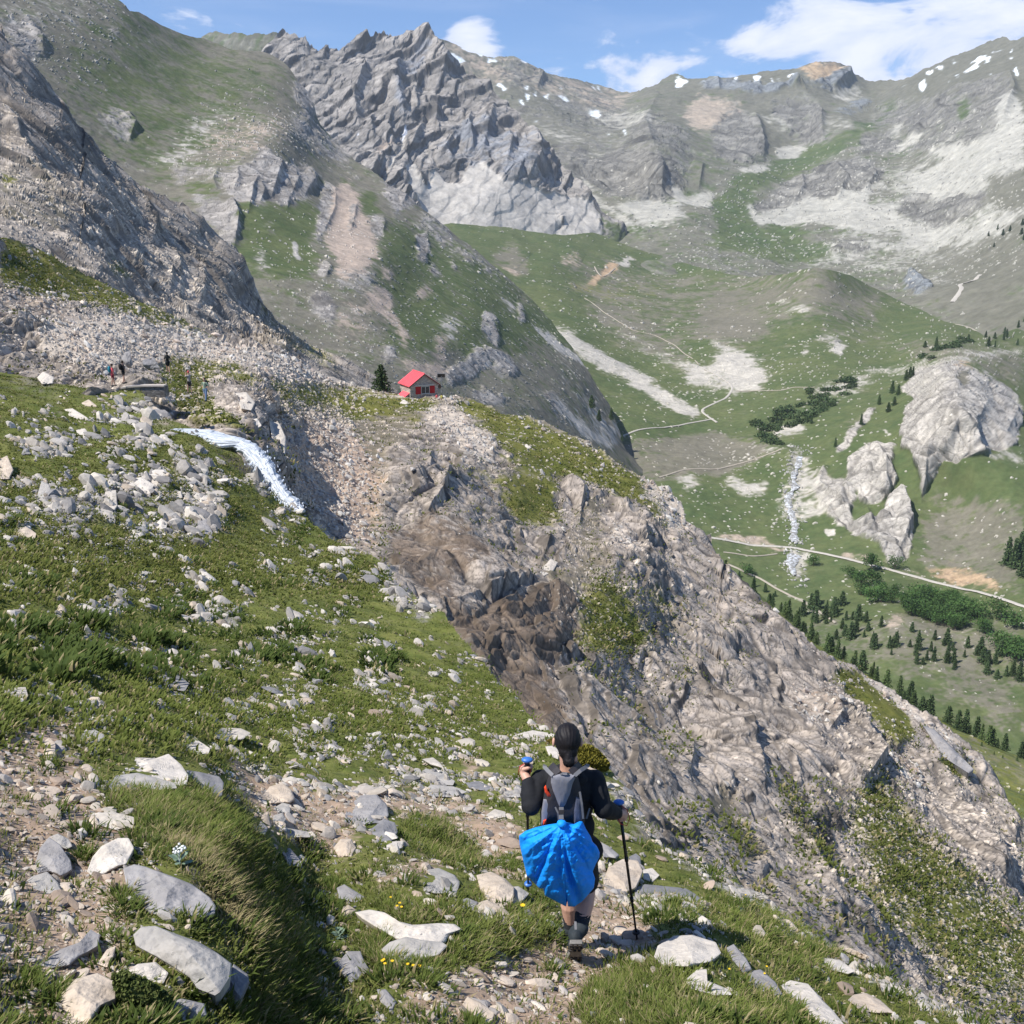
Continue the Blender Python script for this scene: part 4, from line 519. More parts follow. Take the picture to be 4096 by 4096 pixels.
sp_items = [
    (GR, 1, [(0, 1280), (200, 1370), (430, 1480), (620, 1560), (900, 1650), (1200, 1840), (1100, 1880), (700, 1760), (400, 1700), (200, 1660), (0, 1590)], .92, 4), (PK, 1, [(0, 1580), (250, 1650), (420, 1720), (300, 1800), (0, 1760)], .45, 6),
    (SC, 4, [(200, 60), (330, 0), (620, -40), (1000, 0), (1400, 120), (1932, 290), (2300, 420), (2300, 470), (1932, 355), (1600, 315), (1250, 225), (950, 180), (560, 200), (270, 130)], .93, 4), (PK, 4, [(250, 20), (560, 60), (900, 130), (560, 170), (300, 120)], .4, 5),
    (GR, 4, [(900, 190), (1300, 230), (1500, 330), (1200, 260), (1100, 330), (1300, 520), (1400, 600), (1200, 560), (1000, 480), (900, 380)], .88, 3), (GR, 4, [(1480, 310), (1932, 350), (2300, 470), (2300, 560), (1932, 470), (1560, 460)], .8, 5),
    (RK, 4, [(1250, 350), (1480, 340), (1520, 420), (1500, 520), (1580, 620), (1570, 720), (1500, 640), (1400, 560), (1260, 420)], .95, 3), (SC, 4, [(1280, 370), (1360, 370), (1410, 470), (1330, 460)], .8, 2), (SC, 4, [(1480, 520), (1550, 540), (1580, 640), (1560, 720), (1490, 620)], .6, 2), (DK, 4, [(1500, 430), (1570, 470), (1580, 560), (1510, 520)], .7, 3),
    (PK, 4, [(1560, 540), (1932, 560), (1932, 1250), (1700, 1050), (1620, 880), (1560, 700)], .75, 6), (AL, 4, [(1500, 440), (1932, 440), (1932, 520), (1600, 520)], .6, 5),
    (PK, 5, [(0, 560), (250, 700), (260, 900), (220, 1250), (100, 1230), (0, 1150)], .7, 6), (AL, 5, [(0, 440), (500, 480), (420, 620), (300, 700), (230, 1000), (230, 1250), (160, 1180), (200, 900), (100, 640), (0, 560)], .6, 6),
    (GR, 5, [(0, 355), (340, 380), (430, 405), (600, 440), (500, 480), (330, 475), (100, 520), (0, 490)], .9, 4), (PK, 5, [(560, 355), (640, 360), (680, 400), (620, 440), (560, 410)], .85, 3),
    (GR, 5, [(620, 440), (760, 405), (1000, 480), (1230, 580), (1420, 690), (1640, 830), (1800, 960), (1840, 1100), (1640, 1000), (1500, 930), (1300, 860), (1050, 830), (900, 700), (860, 600), (700, 480)], .9, 5), (SC, 5, [(480, 440), (620, 450), (800, 560), (870, 680), (860, 780), (760, 760), (640, 640), (520, 520)], .75, 5), (SC, 5, [(960, 470), (1120, 530), (1420, 690), (1640, 790), (1600, 800), (1300, 640), (1000, 500)], .5, 3),
    (GR, 5, [(640, 770), (850, 800), (1200, 830), (1240, 960), (1220, 1080), (1000, 1060), (960, 940), (860, 860)], .72, 6), (GR, 5, [(880, 900), (1250, 860), (1240, 1100), (1000, 1120)], .35, 6),
    (SC, 5, [(1640, 800), (1800, 860), (1932, 1000), (1932, 1180), (1800, 1060), (1700, 960)], .7, 5), (RK, 5, [(1210, 850), (1320, 850), (1360, 960), (1300, 1100), (1220, 1000)], .8, 4), (AL, 5, [(1330, 960), (1500, 950), (1500, 1280), (1700, 1500), (1450, 1480), (1330, 1400), (1250, 1200)], .55, 8), (RK, 5, [(1480, 1000), (1660, 1020), (1760, 1240), (1640, 1320), (1500, 1250)], .9, 4), (SL, 5, [(1510, 1080), (1600, 1090), (1680, 1220), (1560, 1300), (1500, 1220)], .35, 4), (SC, 5, [(1500, 1090), (1580, 1080), (1660, 1200), (1570, 1270)], .5, 4),
    (DK, 5, [(260, 1150), (460, 1060), (680, 1090), (820, 1230), (900, 1330), (780, 1420), (640, 1600), (560, 1560), (420, 1460), (270, 1300)], .66, 8), (RK, 5, [(620, 1440), (900, 1330), (1100, 1380), (900, 1520), (680, 1560)], .8, 4), (DK, 5, [(560, 1600), (800, 1560), (980, 1500), (1300, 1400), (1370, 1600), (1330, 1780), (1100, 1990), (830, 1960), (700, 1760)], .82, 9), (AL, 5, [(1100, 1300), (1330, 1360), (1350, 1560), (1220, 1480)], .6, 6),
    (GR, 5, [(1340, 1440), (1500, 1460), (1640, 1640), (1740, 1800), (1500, 1800), (1400, 1860), (1340, 1720)], .85, 8), (AL, 5, [(1700, 1500), (1932, 1560), (1932, 1800), (1750, 1680)], .5, 8), (GR, 5, [(1580, 1380), (1850, 1480), (1932, 1640), (1700, 1520)], .5, 6),
    (DK, 8, [(800, 0), (1250, 60), (1300, 300), (1420, 420), (1300, 420), (1150, 300), (1000, 200)], .85, 8), (AL, 8, [(1300, 0), (1560, 0), (1500, 100)], .6, 6),
    (GR, 9, [(870, 0), (1020, -20), (1140, 60), (1290, 170), (1330, 350), (1220, 370), (1110, 240), (960, 120)], .95, 3), (SC, 9, [(1020, -10), (1140, 0), (1320, 180), (1400, 280), (1330, 260), (1200, 130)], .8, 2), (SL, 9, [(1365, 278), (1440, 308), (1650, 525), (1625, 545), (1480, 450)], .7, 1), (SC, 9, [(1365, 278), (1440, 308), (1650, 525), (1600, 520), (1460, 400)], .35, 1),
    (GR, 9, [(1440, 450), (1660, 560), (1600, 590), (1480, 540)], .8, 3), (AL, 9, [(200, 620), (340, 640), (420, 850), (560, 1020), (420, 1060), (200, 850)], .75, 6), (AL, 9, [(0, 300), (100, 380), (60, 420)], .4, 5), (RK, 9, [(100, 200), (330, 0), (800, 0), (900, 120), (1110, 380), (1140, 500), (950, 640), (700, 560), (480, 640), (200, 560)], .9, 6),
    (PK, 9, [(640, 60), (880, 80), (920, 260), (800, 320), (680, 240)], .35, 4), (PK, 9, [(1180, 400), (1330, 420), (1480, 640), (1300, 640), (1200, 560)], .5, 4), (GR, 9, [(970, 700), (1110, 560), (1200, 640), (1260, 760), (1330, 900), (1500, 1080), (1700, 1240), (1932, 1420), (1932, 1720), (1600, 1560), (1300, 1320), (1120, 1100), (1040, 900)], .85, 8), (SL, 9, [(1480, 760), (1620, 760), (1740, 1000), (1760, 1160), (1600, 1080), (1480, 900)], .4, 6), (RK, 9, [(1280, 680), (1500, 640), (1800, 900), (1900, 1290), (1800, 1270), (1600, 1130), (1400, 1000)], .9, 4), (GR, 9, [(500, 560), (640, 900), (800, 1100), (1100, 1400), (1300, 1400), (1000, 1100), (760, 800), (640, 620)], .4, 8),
    (GR, 9, [(1100, 1100), (1932, 1560), (1932, 1900), (1500, 1640)], .5, 10), (OR, 9, [(1700, 1370), (1740, 1375), (1870, 1460), (1800, 1450)], .9, 1)]
sp_W = paint(RK, sp_items, {AL: .10, GR: .05, DK: .06})
sp_ridges = [R_(5, [(1100, 1380), (1000, 1440), (930, 1520), (880, 1580)], 2.6, 14, 6), R_(5, [(1090, 1385), (840, 1480), (620, 1560)], 1.8, 16, 5), R_(5, [(250, 900), (600, 850), (560, 1000), (480, 1080)], 2.5, 40, 14), R_(5, [(900, 1100), (1180, 1170), (1100, 1370)], 2.2, 30, 9), R_(5, [(540, 660), (500, 760), (510, 880)], 2.0, 20, 6), R_(4, [(1440, 350), (1500, 450), (1570, 620)], 3.5, 24, 9), R_(5, [(1500, 960), (1640, 1050), (1760, 1240)], 3, 30, 9),
    R_(9, [(330, 60), (400, 300), (480, 640)], 3.6, 50, 10), R_(9, [(0, 300), (100, 380), (80, 560)], 3, 40, 10), R_(9, [(900, 60), (1120, 480), (1000, 650)], 4, 60, 9), R_(9, [(520, 380), (640, 500), (700, 620)], 2.4, 30, 8), R_(9, [(760, 100), (900, 250), (840, 330)], 2.4, 36, 8), R_(9, [(1480, 640), (1700, 900), (1900, 1280)], 3.5, 50, 16), R_(9, [(560, 700), (760, 960), (860, 1260)], 2, 40, 12), R_(8, [(1250, 60), (1400, 420), (1640, 560), (1900, 640)], 2.5, 40, 12),
    R_(9, [(1330, 380), (1500, 560), (1640, 700)], 2, 30, 12), R_(5, [(1230, 850), (1350, 940), (1340, 1100)], 2.5, 26, 8), R_(5, [(260, 760), (400, 660), (480, 680)], 2, 20, 20), R_(9, [(640, 1000), (960, 1260), (1200, 1500)], 1.2, 40, 14), R_(0, [(1280, 940), (1350, 1050), (1345, 1075), (1430, 1140)], 3, 20, 14)]
# bedding of the gorge wall dips to the right of the picture, then steepens
spA = stretch((.75, .2, .55), .36) @ stretch((0, 1, 0), .8)
stony_sp = sum(raster(K(c, p), 10) * k for c, p, k in [(4, [(0, -300), (1400, 0), (1932, 330), (1932, 560), (1000, 500), (0, 200)], .8), (5, [(0, 340), (700, 400), (1700, 800), (1932, 1200), (1932, 1932), (1200, 1932), (1200, 900), (0, 600)], .25), (9, [(800, 0), (1932, 900), (1932, 1932), (1300, 1700), (500, 900), (900, 600)], 1.0), (4, [(1500, 400), (1932, 500), (1932, 1300), (1600, 1000)], .7)])
layer('spur_hill', sp_top, sp_bot, sp_pts, (-150, 1170), .8, sp_W, M_SPUR, jag=[(-150, 1.5), (300, 1.2), (380, .5), (450, .8), (560, 1.5), (680, 2.6), (780, 2.6), (900, 2.2), (1170, 2.4)], jagl=(14, 4), lam=(16, 8, 4, 2, 1, .5), rr=.22, rg=.08, A=spA, ridges=sp_ridges, stony=stony_sp, blocks=(75, 4.5), bamp=.31, crkk=.75, pcut=(150, 400), rk_k=5.0, strata=[((-.45, .15, .88), (6, 3, 1.4), .50, -300, 640), ((.80, .1, .58), (6, 3, 1.4), .46, 600, 3000)], seed=71, back=(.9, .8), gain={RK: 1.12, SC: 1.08}, cbias=(1.07, .99, .91))

# near slope: hillside left of the gorge, path and the ground the hiker walks on
ns_top = D([(-300, 690), (0, 700), (100, 716), (200, 730), (260, 735), (330, 800), (380, 822), (420, 838), (455, 868), (480, 900), (505, 930), (540, 955), (575, 972), (610, 1005), (660, 1035), (715, 1060), (740, 1095), (790, 1130), (830, 1165), (870, 1200), (905, 1240), (935, 1275), (970, 1320), (1010, 1362), (1045, 1382), (1090, 1398), (1140, 1440), (1180, 1485), (1215, 1545), (1240, 1590), (1300, 1625), (1370, 1668), (1450, 1712), (1540, 1780), (1620, 1812), (1720, 1868), (1800, 1905), (1860, 1935), (1932, 1980), (2150, 2100)])
ns_bot = D([(-300, 2120), (2150, 2180)])
ns_pts = [(-300, 690, 76), (0, 700, 80), (200, 725, 84), (330, 800, 68), (455, 868, 64), (570, 972, 60), (715, 1060, 46), (870, 1200, 29), (1010, 1362, 17.5), (1090, 1398, 14.5), (1180, 1485, 12), (1240, 1590, 10.2), (1370, 1668, 9.2), (1540, 1780, 7.8), (1720, 1868, 7.0), (1932, 1980, 6.2),
    (0, 850, 50), (250, 850, 58), (400, 950, 50), (0, 1000, 30), (300, 1050, 36), (550, 1080, 38), (0, 1130, 17), (300, 1200, 20), (600, 1220, 23), (780, 1300, 19), (0, 1250, 10), (250, 1280, 12), (500, 1360, 13), (750, 1400, 13), (900, 1420, 13.2), (0, 1400, 6.6), (200, 1420, 7), (350, 1470, 6.9), (0, 1600, 4.9), (250, 1600, 5.2), (420, 1580, 5.8),
    (480, 1500, 8.2), (560, 1520, 8.2), (700, 1500, 9.3), (850, 1520, 9.6), (960, 1540, 9.2), (560, 1640, 7), (720, 1620, 7.3), (900, 1620, 8.0), (0, 1932, 3.5), (300, 1932, 3.7), (300, 1780, 4.2), (480, 1780, 4.6), (520, 1932, 4.3), (600, 1800, 5.4), (750, 1750, 5.8), (900, 1720, 6.3), (1085, 1810, 6.22), (1200, 1775, 6.55), (900, 1932, 4.9), (1200, 1932, 5.0), (700, 1932, 4.7), (1300, 1800, 6.0), (1500, 1880, 6.0), (1250, 1700, 7.6), (1100, 1650, 7.9), (1932, 2200, 4.6), (-300, 1500, 4.5), (-300, 2100, 2.6), (600, 2100, 3.6)]
ns_items = [
    (AL, 4, [(0, 0), (300, 200), (500, 330), (300, 420), (0, 300)], .4, 10), (RK, 4, [(1140, 1540), (1250, 1580), (1330, 1690), (1240, 1680)], .8, 4), (RK, 4, [(560, 1500), (620, 1470), (700, 1500), (690, 1550), (600, 1540)], .85, 3), (RK, 4, [(1480, 1700), (1700, 1720), (1820, 1860), (1640, 1820)], .5, 5), (RK, 4, [(700, 390), (920, 380), (1080, 560), (900, 580), (760, 520)], .6, 5), (PK, 4, [(780, 500), (950, 480), (1100, 560), (900, 580)], .5, 5),
    (RK, 4, [(480, 940), (640, 820), (700, 830), (900, 820), (930, 880), (860, 960), (700, 1020), (600, 1080), (500, 1060), (430, 1200), (300, 1180), (250, 1020), (350, 900)], .8, 6), (DK, 4, [(420, 1040), (600, 1090), (640, 1180), (420, 1260), (300, 1180)], .35, 8), (RK, 4, [(0, 560), (200, 560), (260, 640), (100, 660)], .3, 6), (RK, 4, [(1000, 740), (1190, 740), (1190, 830), (1050, 880), (950, 800)], .78, 8), (RK, 4, [(1040, 950), (1200, 940), (1260, 1080), (1190, 1180), (1080, 1150), (1000, 1200), (900, 1180), (840, 1120), (920, 1040)], .78, 8), (RK, 4, [(640, 600), (840, 600), (880, 660), (760, 680)], .6, 4), (RK, 4, [(160, 860), (300, 860), (300, 1020), (200, 1000)], .6, 5), (PK, 4, [(80, 820), (180, 780), (220, 860), (120, 920)], .6, 5),
    (DK, 4, [(1180, 690), (1320, 700), (1400, 800), (1520, 960), (1450, 950), (1380, 860), (1250, 760)], .6, 4), (RK, 4, [(1360, 830), (1420, 860), (1520, 970), (1440, 940)], .7, 3),
    (RK, 0, [(720, 1070), (760, 1110), (820, 1160), (800, 1180), (740, 1140)], .6, 4), (RK, 0, [(1130, 1440), (1180, 1490), (1230, 1590), (1200, 1600), (1150, 1500)], .55, 4), (SC, 0, [(1240, 1590), (1400, 1680), (1600, 1800), (1860, 1930), (1800, 1930), (1500, 1790), (1300, 1650)], .6, 5),
    (SO, 7, [(0, 380), (180, 210), (420, 240), (440, 330), (330, 460), (560, 460), (600, 560), (520, 700), (800, 820), (660, 900), (740, 1050), (700, 1200), (760, 1350), (700, 1500), (640, 1700), (300, 2000), (-400, 2000), (-400, 380)], .82, 9), (SO, 7, [(560, 110), (820, 200), (780, 260), (600, 210)], .8, 4), (DK, 7, [(600, 130), (800, 210), (760, 240), (620, 190)], .4, 4),
    (SO, 7, [(1290, 520), (1500, 570), (1700, 620), (1960, 700), (1960, 1050), (1760, 960), (1560, 900), (1450, 830), (1310, 700)], .78, 8), (SO, 7, [(1200, 420), (1300, 440), (1340, 560), (1280, 540)], .7, 3), (DK, 7, [(1480, 470), (1640, 480), (1560, 540)], .5, 3),
    (SO, 8, [(0, 640), (400, 640), (700, 680), (860, 760), (1010, 800), (1050, 900), (1020, 1150), (850, 1120), (780, 980), (620, 840), (380, 780), (200, 760), (0, 760)], .8, 8), (SO, 8, [(200, 1090), (480, 1000), (600, 1060), (560, 1110), (430, 1120), (240, 1190)], .8, 6), (DK, 8, [(200, 1010), (300, 980), (420, 1010), (260, 1100)], .4, 3),
    (SO, 8, [(380, 1780), (480, 1680), (700, 1620), (900, 1550), (1150, 1520), (1250, 1400), (1200, 1330), (1300, 1240), (1500, 1180), (1640, 1300), (1780, 1460), (1740, 1520), (1560, 1610), (1420, 1720), (1340, 1830), (1320, 2000), (300, 2000)], .82, 8), (SO, 8, [(680, 400), (800, 500), (820, 600), (700, 560)], .6, 4), (DK, 8, [(460, 600), (780, 650), (700, 690), (560, 650)], .5, 4),
    (AL, 7, [(900, 900), (1050, 870), (1200, 1150), (1400, 1300), (1450, 1500), (1330, 1560), (1200, 1350), (1050, 1150)], .6, 5), (DK, 7, [(1180, 1320), (1300, 1330), (1400, 1560), (1280, 1560)], .5, 4), (SO, 7, [(600, 1080), (700, 1060), (720, 1120), (620, 1180)], .5, 3),
    (GR, 7, [(420, 470), (720, 370), (900, 380), (1250, 500), (1300, 650), (1000, 640), (700, 620), (560, 640)], .5, 5)]
ns_W = paint(GR, ns_items, {AL: .14, SO: .08, DK: .07})
ns_ridges = [R_(7, [(1180, 500), (1280, 620), (1370, 780), (1480, 1000), (1560, 1250), (1650, 1500), (1760, 1800), (1800, 2000)], .34, 11, 9), R_(4, [(1180, 740), (1190, 800), (1180, 840)], 1.6, 40, 7), R_(4, [(1190, 950), (1250, 1060), (1190, 1170)], 1.8, 48, 8), R_(4, [(920, 830), (930, 900), (860, 960)], 1.4, 48, 8), R_(4, [(1400, 820), (1520, 960)], 1.2, 40, 8), R_(4, [(640, 850), (600, 950), (540, 1060)], 1.2, 40, 8), R_(4, [(300, 870), (310, 960), (240, 1010)], 1.2, 40, 8), R_(0, [(760, 1100), (830, 1160), (880, 1210)], .5, 10, 5), R_(8, [(560, 80), (700, 200), (720, 260)], .25, 20, 5), R_(8, [(270, 900), (330, 1000), (230, 1060)], .12, 20, 6), R_(4, [(640, 560), (760, 600), (880, 660)], 1, 36, 8), R_(4, [(180, 640), (230, 700), (200, 760)], 1, 30, 8), R_(4, [(500, 860), (520, 960), (470, 1040)], 1, 36, 8), R_(4, [(720, 880), (700, 980), (640, 1040)], 1, 30, 8), R_(4, [(1010, 1000), (1040, 1080), (1000, 1160)], 1, 30, 7), R_(4, [(780, 1120), (800, 1180), (760, 1220)], 1, 26, 7), R_(4, [(1150, 1560), (1280, 1600), (1320, 1680)], 1, 30, 8), R_(4, [(560, 1480), (640, 1470), (700, 1530)], 1, 26, 7)]
def ns_shape(px, py, d):
    return d
layer('path_slope_land', ns_top, ns_bot, ns_pts, (-150, 1170), .9, ns_W, M_NEAR, jag=[(-150, .5), (180, .5), (300, 1.5), (560, 1.8), (660, 2.2), (1170, 2.2)], jagl=(16, 5), lam=(8, 4, 2, 1, .5, .25, .12, .06, .03), rr=.14, rg=.12, A=stretch((.8, -.25, -.35), .6), ridges=ns_ridges, blocks=(45, 4), bamp=.22, bmax=.6, gcut=(70, 200), rk_k=3.0, strata=[((-.5, .1, .86), (1.6, .7), .35, -300, 3000)], seed=83, back=(.25, .9))
# ------------------------------------------------------------------ roads, stream, waterfall
def ribbon(name, lay, pts, width, off, mat, kind='structure', wiggle=0.0, sm=9, col=None):
    """pts in 1024-pixel positions; width in metres, or a function of 0..1; laid on the sheet"""
    pts = np.asarray(pts, float); seg = np.r_[0, np.cumsum(np.hypot(*np.diff(pts, axis=0).T))]; n = max(int(seg[-1] / 1.2), 6); s = np.linspace(0, seg[-1], n)
    x = np.interp(s, seg, pts[:, 0]); y = np.interp(s, seg, pts[:, 1]); k = 5; ker = np.ones(k) / k
    xs, ys = np.convolve(np.pad(x, k // 2, 'edge'), ker, 'valid'), np.convolve(np.pad(y, k // 2, 'edge'), ker, 'valid'); P, nn, d = surf(lay, xs, ys)
    ker = np.ones(sm) / sm; Q = np.stack([np.convolve(np.pad(P[:, i], sm // 2, 'edge'), ker, 'valid') for i in range(3)], -1)
    T = np.gradient(Q, axis=0); T /= np.linalg.norm(T, axis=1, keepdims=True) + 1e-9; upv = np.array([0, 0, 1.]); sd = np.cross(T, upv); sd /= np.linalg.norm(sd, axis=1, keepdims=True) + 1e-9
    t = s / seg[-1]; w = np.array([width(v) if callable(width) else width for v in t]); V = []
    dirn = -Q / np.linalg.norm(Q, axis=1, keepdims=True) * .5 + upv * .8
    w = w * (1 + wiggle * fbm(np.stack([s / 6, s * 0, s * 0 + 1], -1), 2, 3)); cols = np.linspace(-1, 1, 6)
    for c in cols: V.append(Q + sd * (w * c / 2)[:, None] + dirn * (off - .25 * off * abs(c) ** 3 * 3)[..., None] if False else Q + sd * (w * c / 2)[:, None] + dirn * (off * (1 - .8 * abs(c) ** 4)))
    V = np.stack(V, 1); ix = np.arange(V.shape[0] * 6).reshape(-1, 6); Fq = np.stack([ix[:-1, :-1], ix[1:, :-1], ix[1:, 1:], ix[:-1, 1:]], -1).reshape(-1, 4)
    o = mesh_obj(name, V.reshape(-1, 3), Fq, mat, smooth=True); tag(o, kind=kind); return o
M_ROAD = flat_mat('pale_gravel', (.44, .41, .36), .95, .12, .6)
M_TRACK = flat_mat('trodden_earth', (.36, .32, .26), .95, .15, .4)
rd = [(0, [(1120, 848), (1165, 828), (1200, 812), (1260, 802), (1320, 795), (1348, 790)], 4.0, 'road'), (0, [(1356, 800), (1335, 785), (1320, 775), (1345, 765), (1370, 752), (1385, 735), (1372, 720), (1350, 705), (1320, 690)], 4.0, 'road'),
      (0, [(1310, 1008), (1345, 1018), (1420, 1026), (1500, 1032), (1560, 1045), (1640, 1066), (1720, 1085), (1800, 1104), (1870, 1124), (1975, 1150)], 5.0, 'road'), (0, [(1240, 898), (1290, 885), (1350, 884), (1400, 872), (1475, 854)], 3.0, 'path'),
      (0, [(1385, 740), (1440, 738), (1480, 736), (1495, 730), (1540, 728)], 3.0, 'path'), (0, [(1370, 1068), (1430, 1092), (1480, 1118), (1540, 1150), (1580, 1180)], 3.0, 'path'), (0, [(1100, 560), (1140, 590), (1190, 620), (1240, 632), (1275, 650), (1320, 690)], 2.6, 'path'),
      (0, [(1120, 500), (1135, 525), (1170, 500)], 3.5, 'path'), (0, [(1835, 516), (1845, 528), (1815, 545), (1830, 560), (1800, 578)], 6, 'path'), (0, [(1360, 1046), (1420, 1052), (1470, 1045)], 2.2, 'path')]
for c, p, w, nm in rd:
    lay = 'valley_land' if min(q[0] for q in p) > 1000 or nm == 'road' else 'green_mountain_hill'
    ribbon(nm, lay, K(c, p), w * .72, .7, M_ROAD if nm == 'road' else M_TRACK, wiggle=.25)
ribbon('path', 'far' if False else 'mountain_range', K(3, [(1700, 1510), (1680, 1530), (1690, 1550), (1640, 1570), (1570, 1580), (1600, 1610), (1560, 1660), (1530, 1690)]), 9, 1.5, M_ROAD, wiggle=.5)
def white_water(name, scale, foam=.5, lo=(.16, .22, .24), bump=.5, bd=.05):
    m = bpy.data.materials.new(name); m.use_nodes = True; nt = m.node_tree; b = nt.nodes['Principled BSDF']; N = nt.nodes.new; L = nt.links.new
    at = N('ShaderNodeAttribute'); at.attribute_name = 'Col'; n = N('ShaderNodeTexNoise'); n.inputs['Scale'].default_value = scale; n.inputs['Detail'].default_value = 9; n.inputs['Roughness'].default_value = .7; L(at.outputs['Vector'], n.inputs['Vector'])
    r = N('ShaderNodeMapRange'); r.inputs[1].default_value = foam - .12; r.inputs[2].default_value = foam + .1; L(n.outputs[0], r.inputs[0]); mx = N('ShaderNodeMix'); mx.data_type = 'RGBA'; L(r.outputs[0], mx.inputs[0]); mx.inputs[6].default_value = (*lo, 1); mx.inputs[7].default_value = (.84, .88, .93, 1)
    L(mx.outputs[2], b.inputs['Base Color']); b.inputs['Roughness'].default_value = .35; bp = N('ShaderNodeBump'); bp.inputs['Strength'].default_value = bump; bp.inputs['Distance'].default_value = bd; L(n.outputs[0], bp.inputs['Height']); L(bp.outputs[0], b.inputs['Normal']); return m
def water_sheet(name, lay, rows, mat, lift, su=1.0, sv=6.0, bulge=.3, nu=14, nv=70, dfun=None):
    """rows: (left x, left y, right x, right y) in 1024 pixels down the flow; vertex attribute holds flow coordinates for the foam streaks"""
    rows = np.asarray(rows, float); tt = np.linspace(0, len(rows) - 1, nv); R = np.stack([np.interp(tt, np.arange(len(rows)), rows[:, i]) for i in range(4)], -1); u = np.linspace(0, 1, nu)
    edge = fbm(np.stack([tt * 2.2, tt * 0, tt * 0 + 4.2], -1), 3, 8); ln = np.hypot(R[:, 2] - R[:, 0], R[:, 3] - R[:, 1])[:, None]
    x = R[:, :1] + (R[:, 2:3] - R[:, :1]) * u + edge[:, None] * .45 * ln * (u - .5) * 2; y = R[:, 1:2] + (R[:, 3:4] - R[:, 1:2]) * u
    P, n, d = surf(lay, x.ravel(), y.ravel()) if lay else (None, None, None)
    if dfun is not None: d = dfun(x, y).ravel()
    Q = PT(x.ravel(), y.ravel(), d).reshape(nv, nu, 3); v = -Q / np.linalg.norm(Q, axis=-1, keepdims=True); prof = (1 - (2 * u - 1) ** 4)[None, :, None]
    fl = np.stack([u[None] * su + 0 * tt[:, None], tt[:, None] / sv * 1.0 + 0 * u[None], 0 * x], -1); fl[..., 0] *= 4; nz = fbm(fl * np.array([2.4, 1.6, 1]), 3, 9)[..., None]
    Q = Q + v * (lift * prof + bulge * nz * prof - lift * .8 * (1 - prof)); ix = np.arange(nv * nu).reshape(nv, nu); Fq = np.stack([ix[:-1, :-1], ix[1:, :-1], ix[1:, 1:], ix[:-1, 1:]], -1).reshape(-1, 4)
    o = mesh_obj(name, Q.reshape(-1, 3), Fq, mat, smooth=True, cols=fl.reshape(-1, 3).astype(np.float32)); tag(o, kind='structure'); return o
M_FALL = white_water('falling_water', 6.5, .47, (.22, .27, .31), .8, .15); M_STREAM = white_water('stream_water', 7, .50, (.22, .24, .23), .3, .6)
wf = [K(4, [a, b]).ravel() for a, b in [((905, 590), (960, 570)), ((950, 650), (1080, 572)), ((1040, 690), (1170, 580)), ((1160, 700), (1240, 610)), ((1290, 680), (1330, 630)), ((1350, 720), (1400, 660)), ((1390, 775), (1450, 705)), ((1430, 830), (1495, 755)), ((1470, 880), (1530, 820)), ((1500, 930), (1560, 880)), ((1530, 975), (1600, 930)), ((1590, 1010), (1640, 985)), ((1660, 1032), (1672, 1022))]]
wf = np.array(wf); wf[3:, 0] -= 1.5; wf[3:, 2] += 2.0; wf[3:, 3] -= 1.0
water_sheet('waterfall_water', 'path_slope_land', wf, M_FALL, .5, bulge=.4, nu=26, nv=120, dfun=lambda x, y: 66 - (y - 420) / 95 * 6 + 0 * x)
# the torrent in the valley, a chain of cascades
st = K(0, [(1510, 860), (1505, 880), (1495, 900), (1500, 920), (1485, 940), (1490, 960), (1500, 985), (1498, 1005), (1500, 1022)]); ribbon('stream_water', 'valley_land', st, 5, 1.0, M_ROAD, wiggle=2.2, sm=3)
_q = None
st2 = K(0, [(1500, 1045), (1492, 1065), (1500, 1090)]); ribbon('stream_water', 'valley_land', st2, lambda t: 8 * (1 - t) + 2, 1.2, M_ROAD, wiggle=1.0, sm=3)
for o in list(C.objects):
    if o.name.startswith('stream_water'): o.data.materials[0] = white_water('torrent_foam', .45, .56, (.22, .21, .18), .3, .8) if o.name == 'stream_water' else bpy.data.materials['torrent_foam']; 
for o in list(C.objects):
    if o.name.startswith('stream_water'):
        n = len(o.data.vertices); co = np.empty(n * 3, np.float32); o.data.vertices.foreach_get('co', co); a = o.data.color_attributes.new('Col', 'FLOAT_COLOR', 'POINT'); c = np.ones((n, 4), np.float32); c[:, :3] = co.reshape(-1, 3); a.data.foreach_set('color', c.ravel())

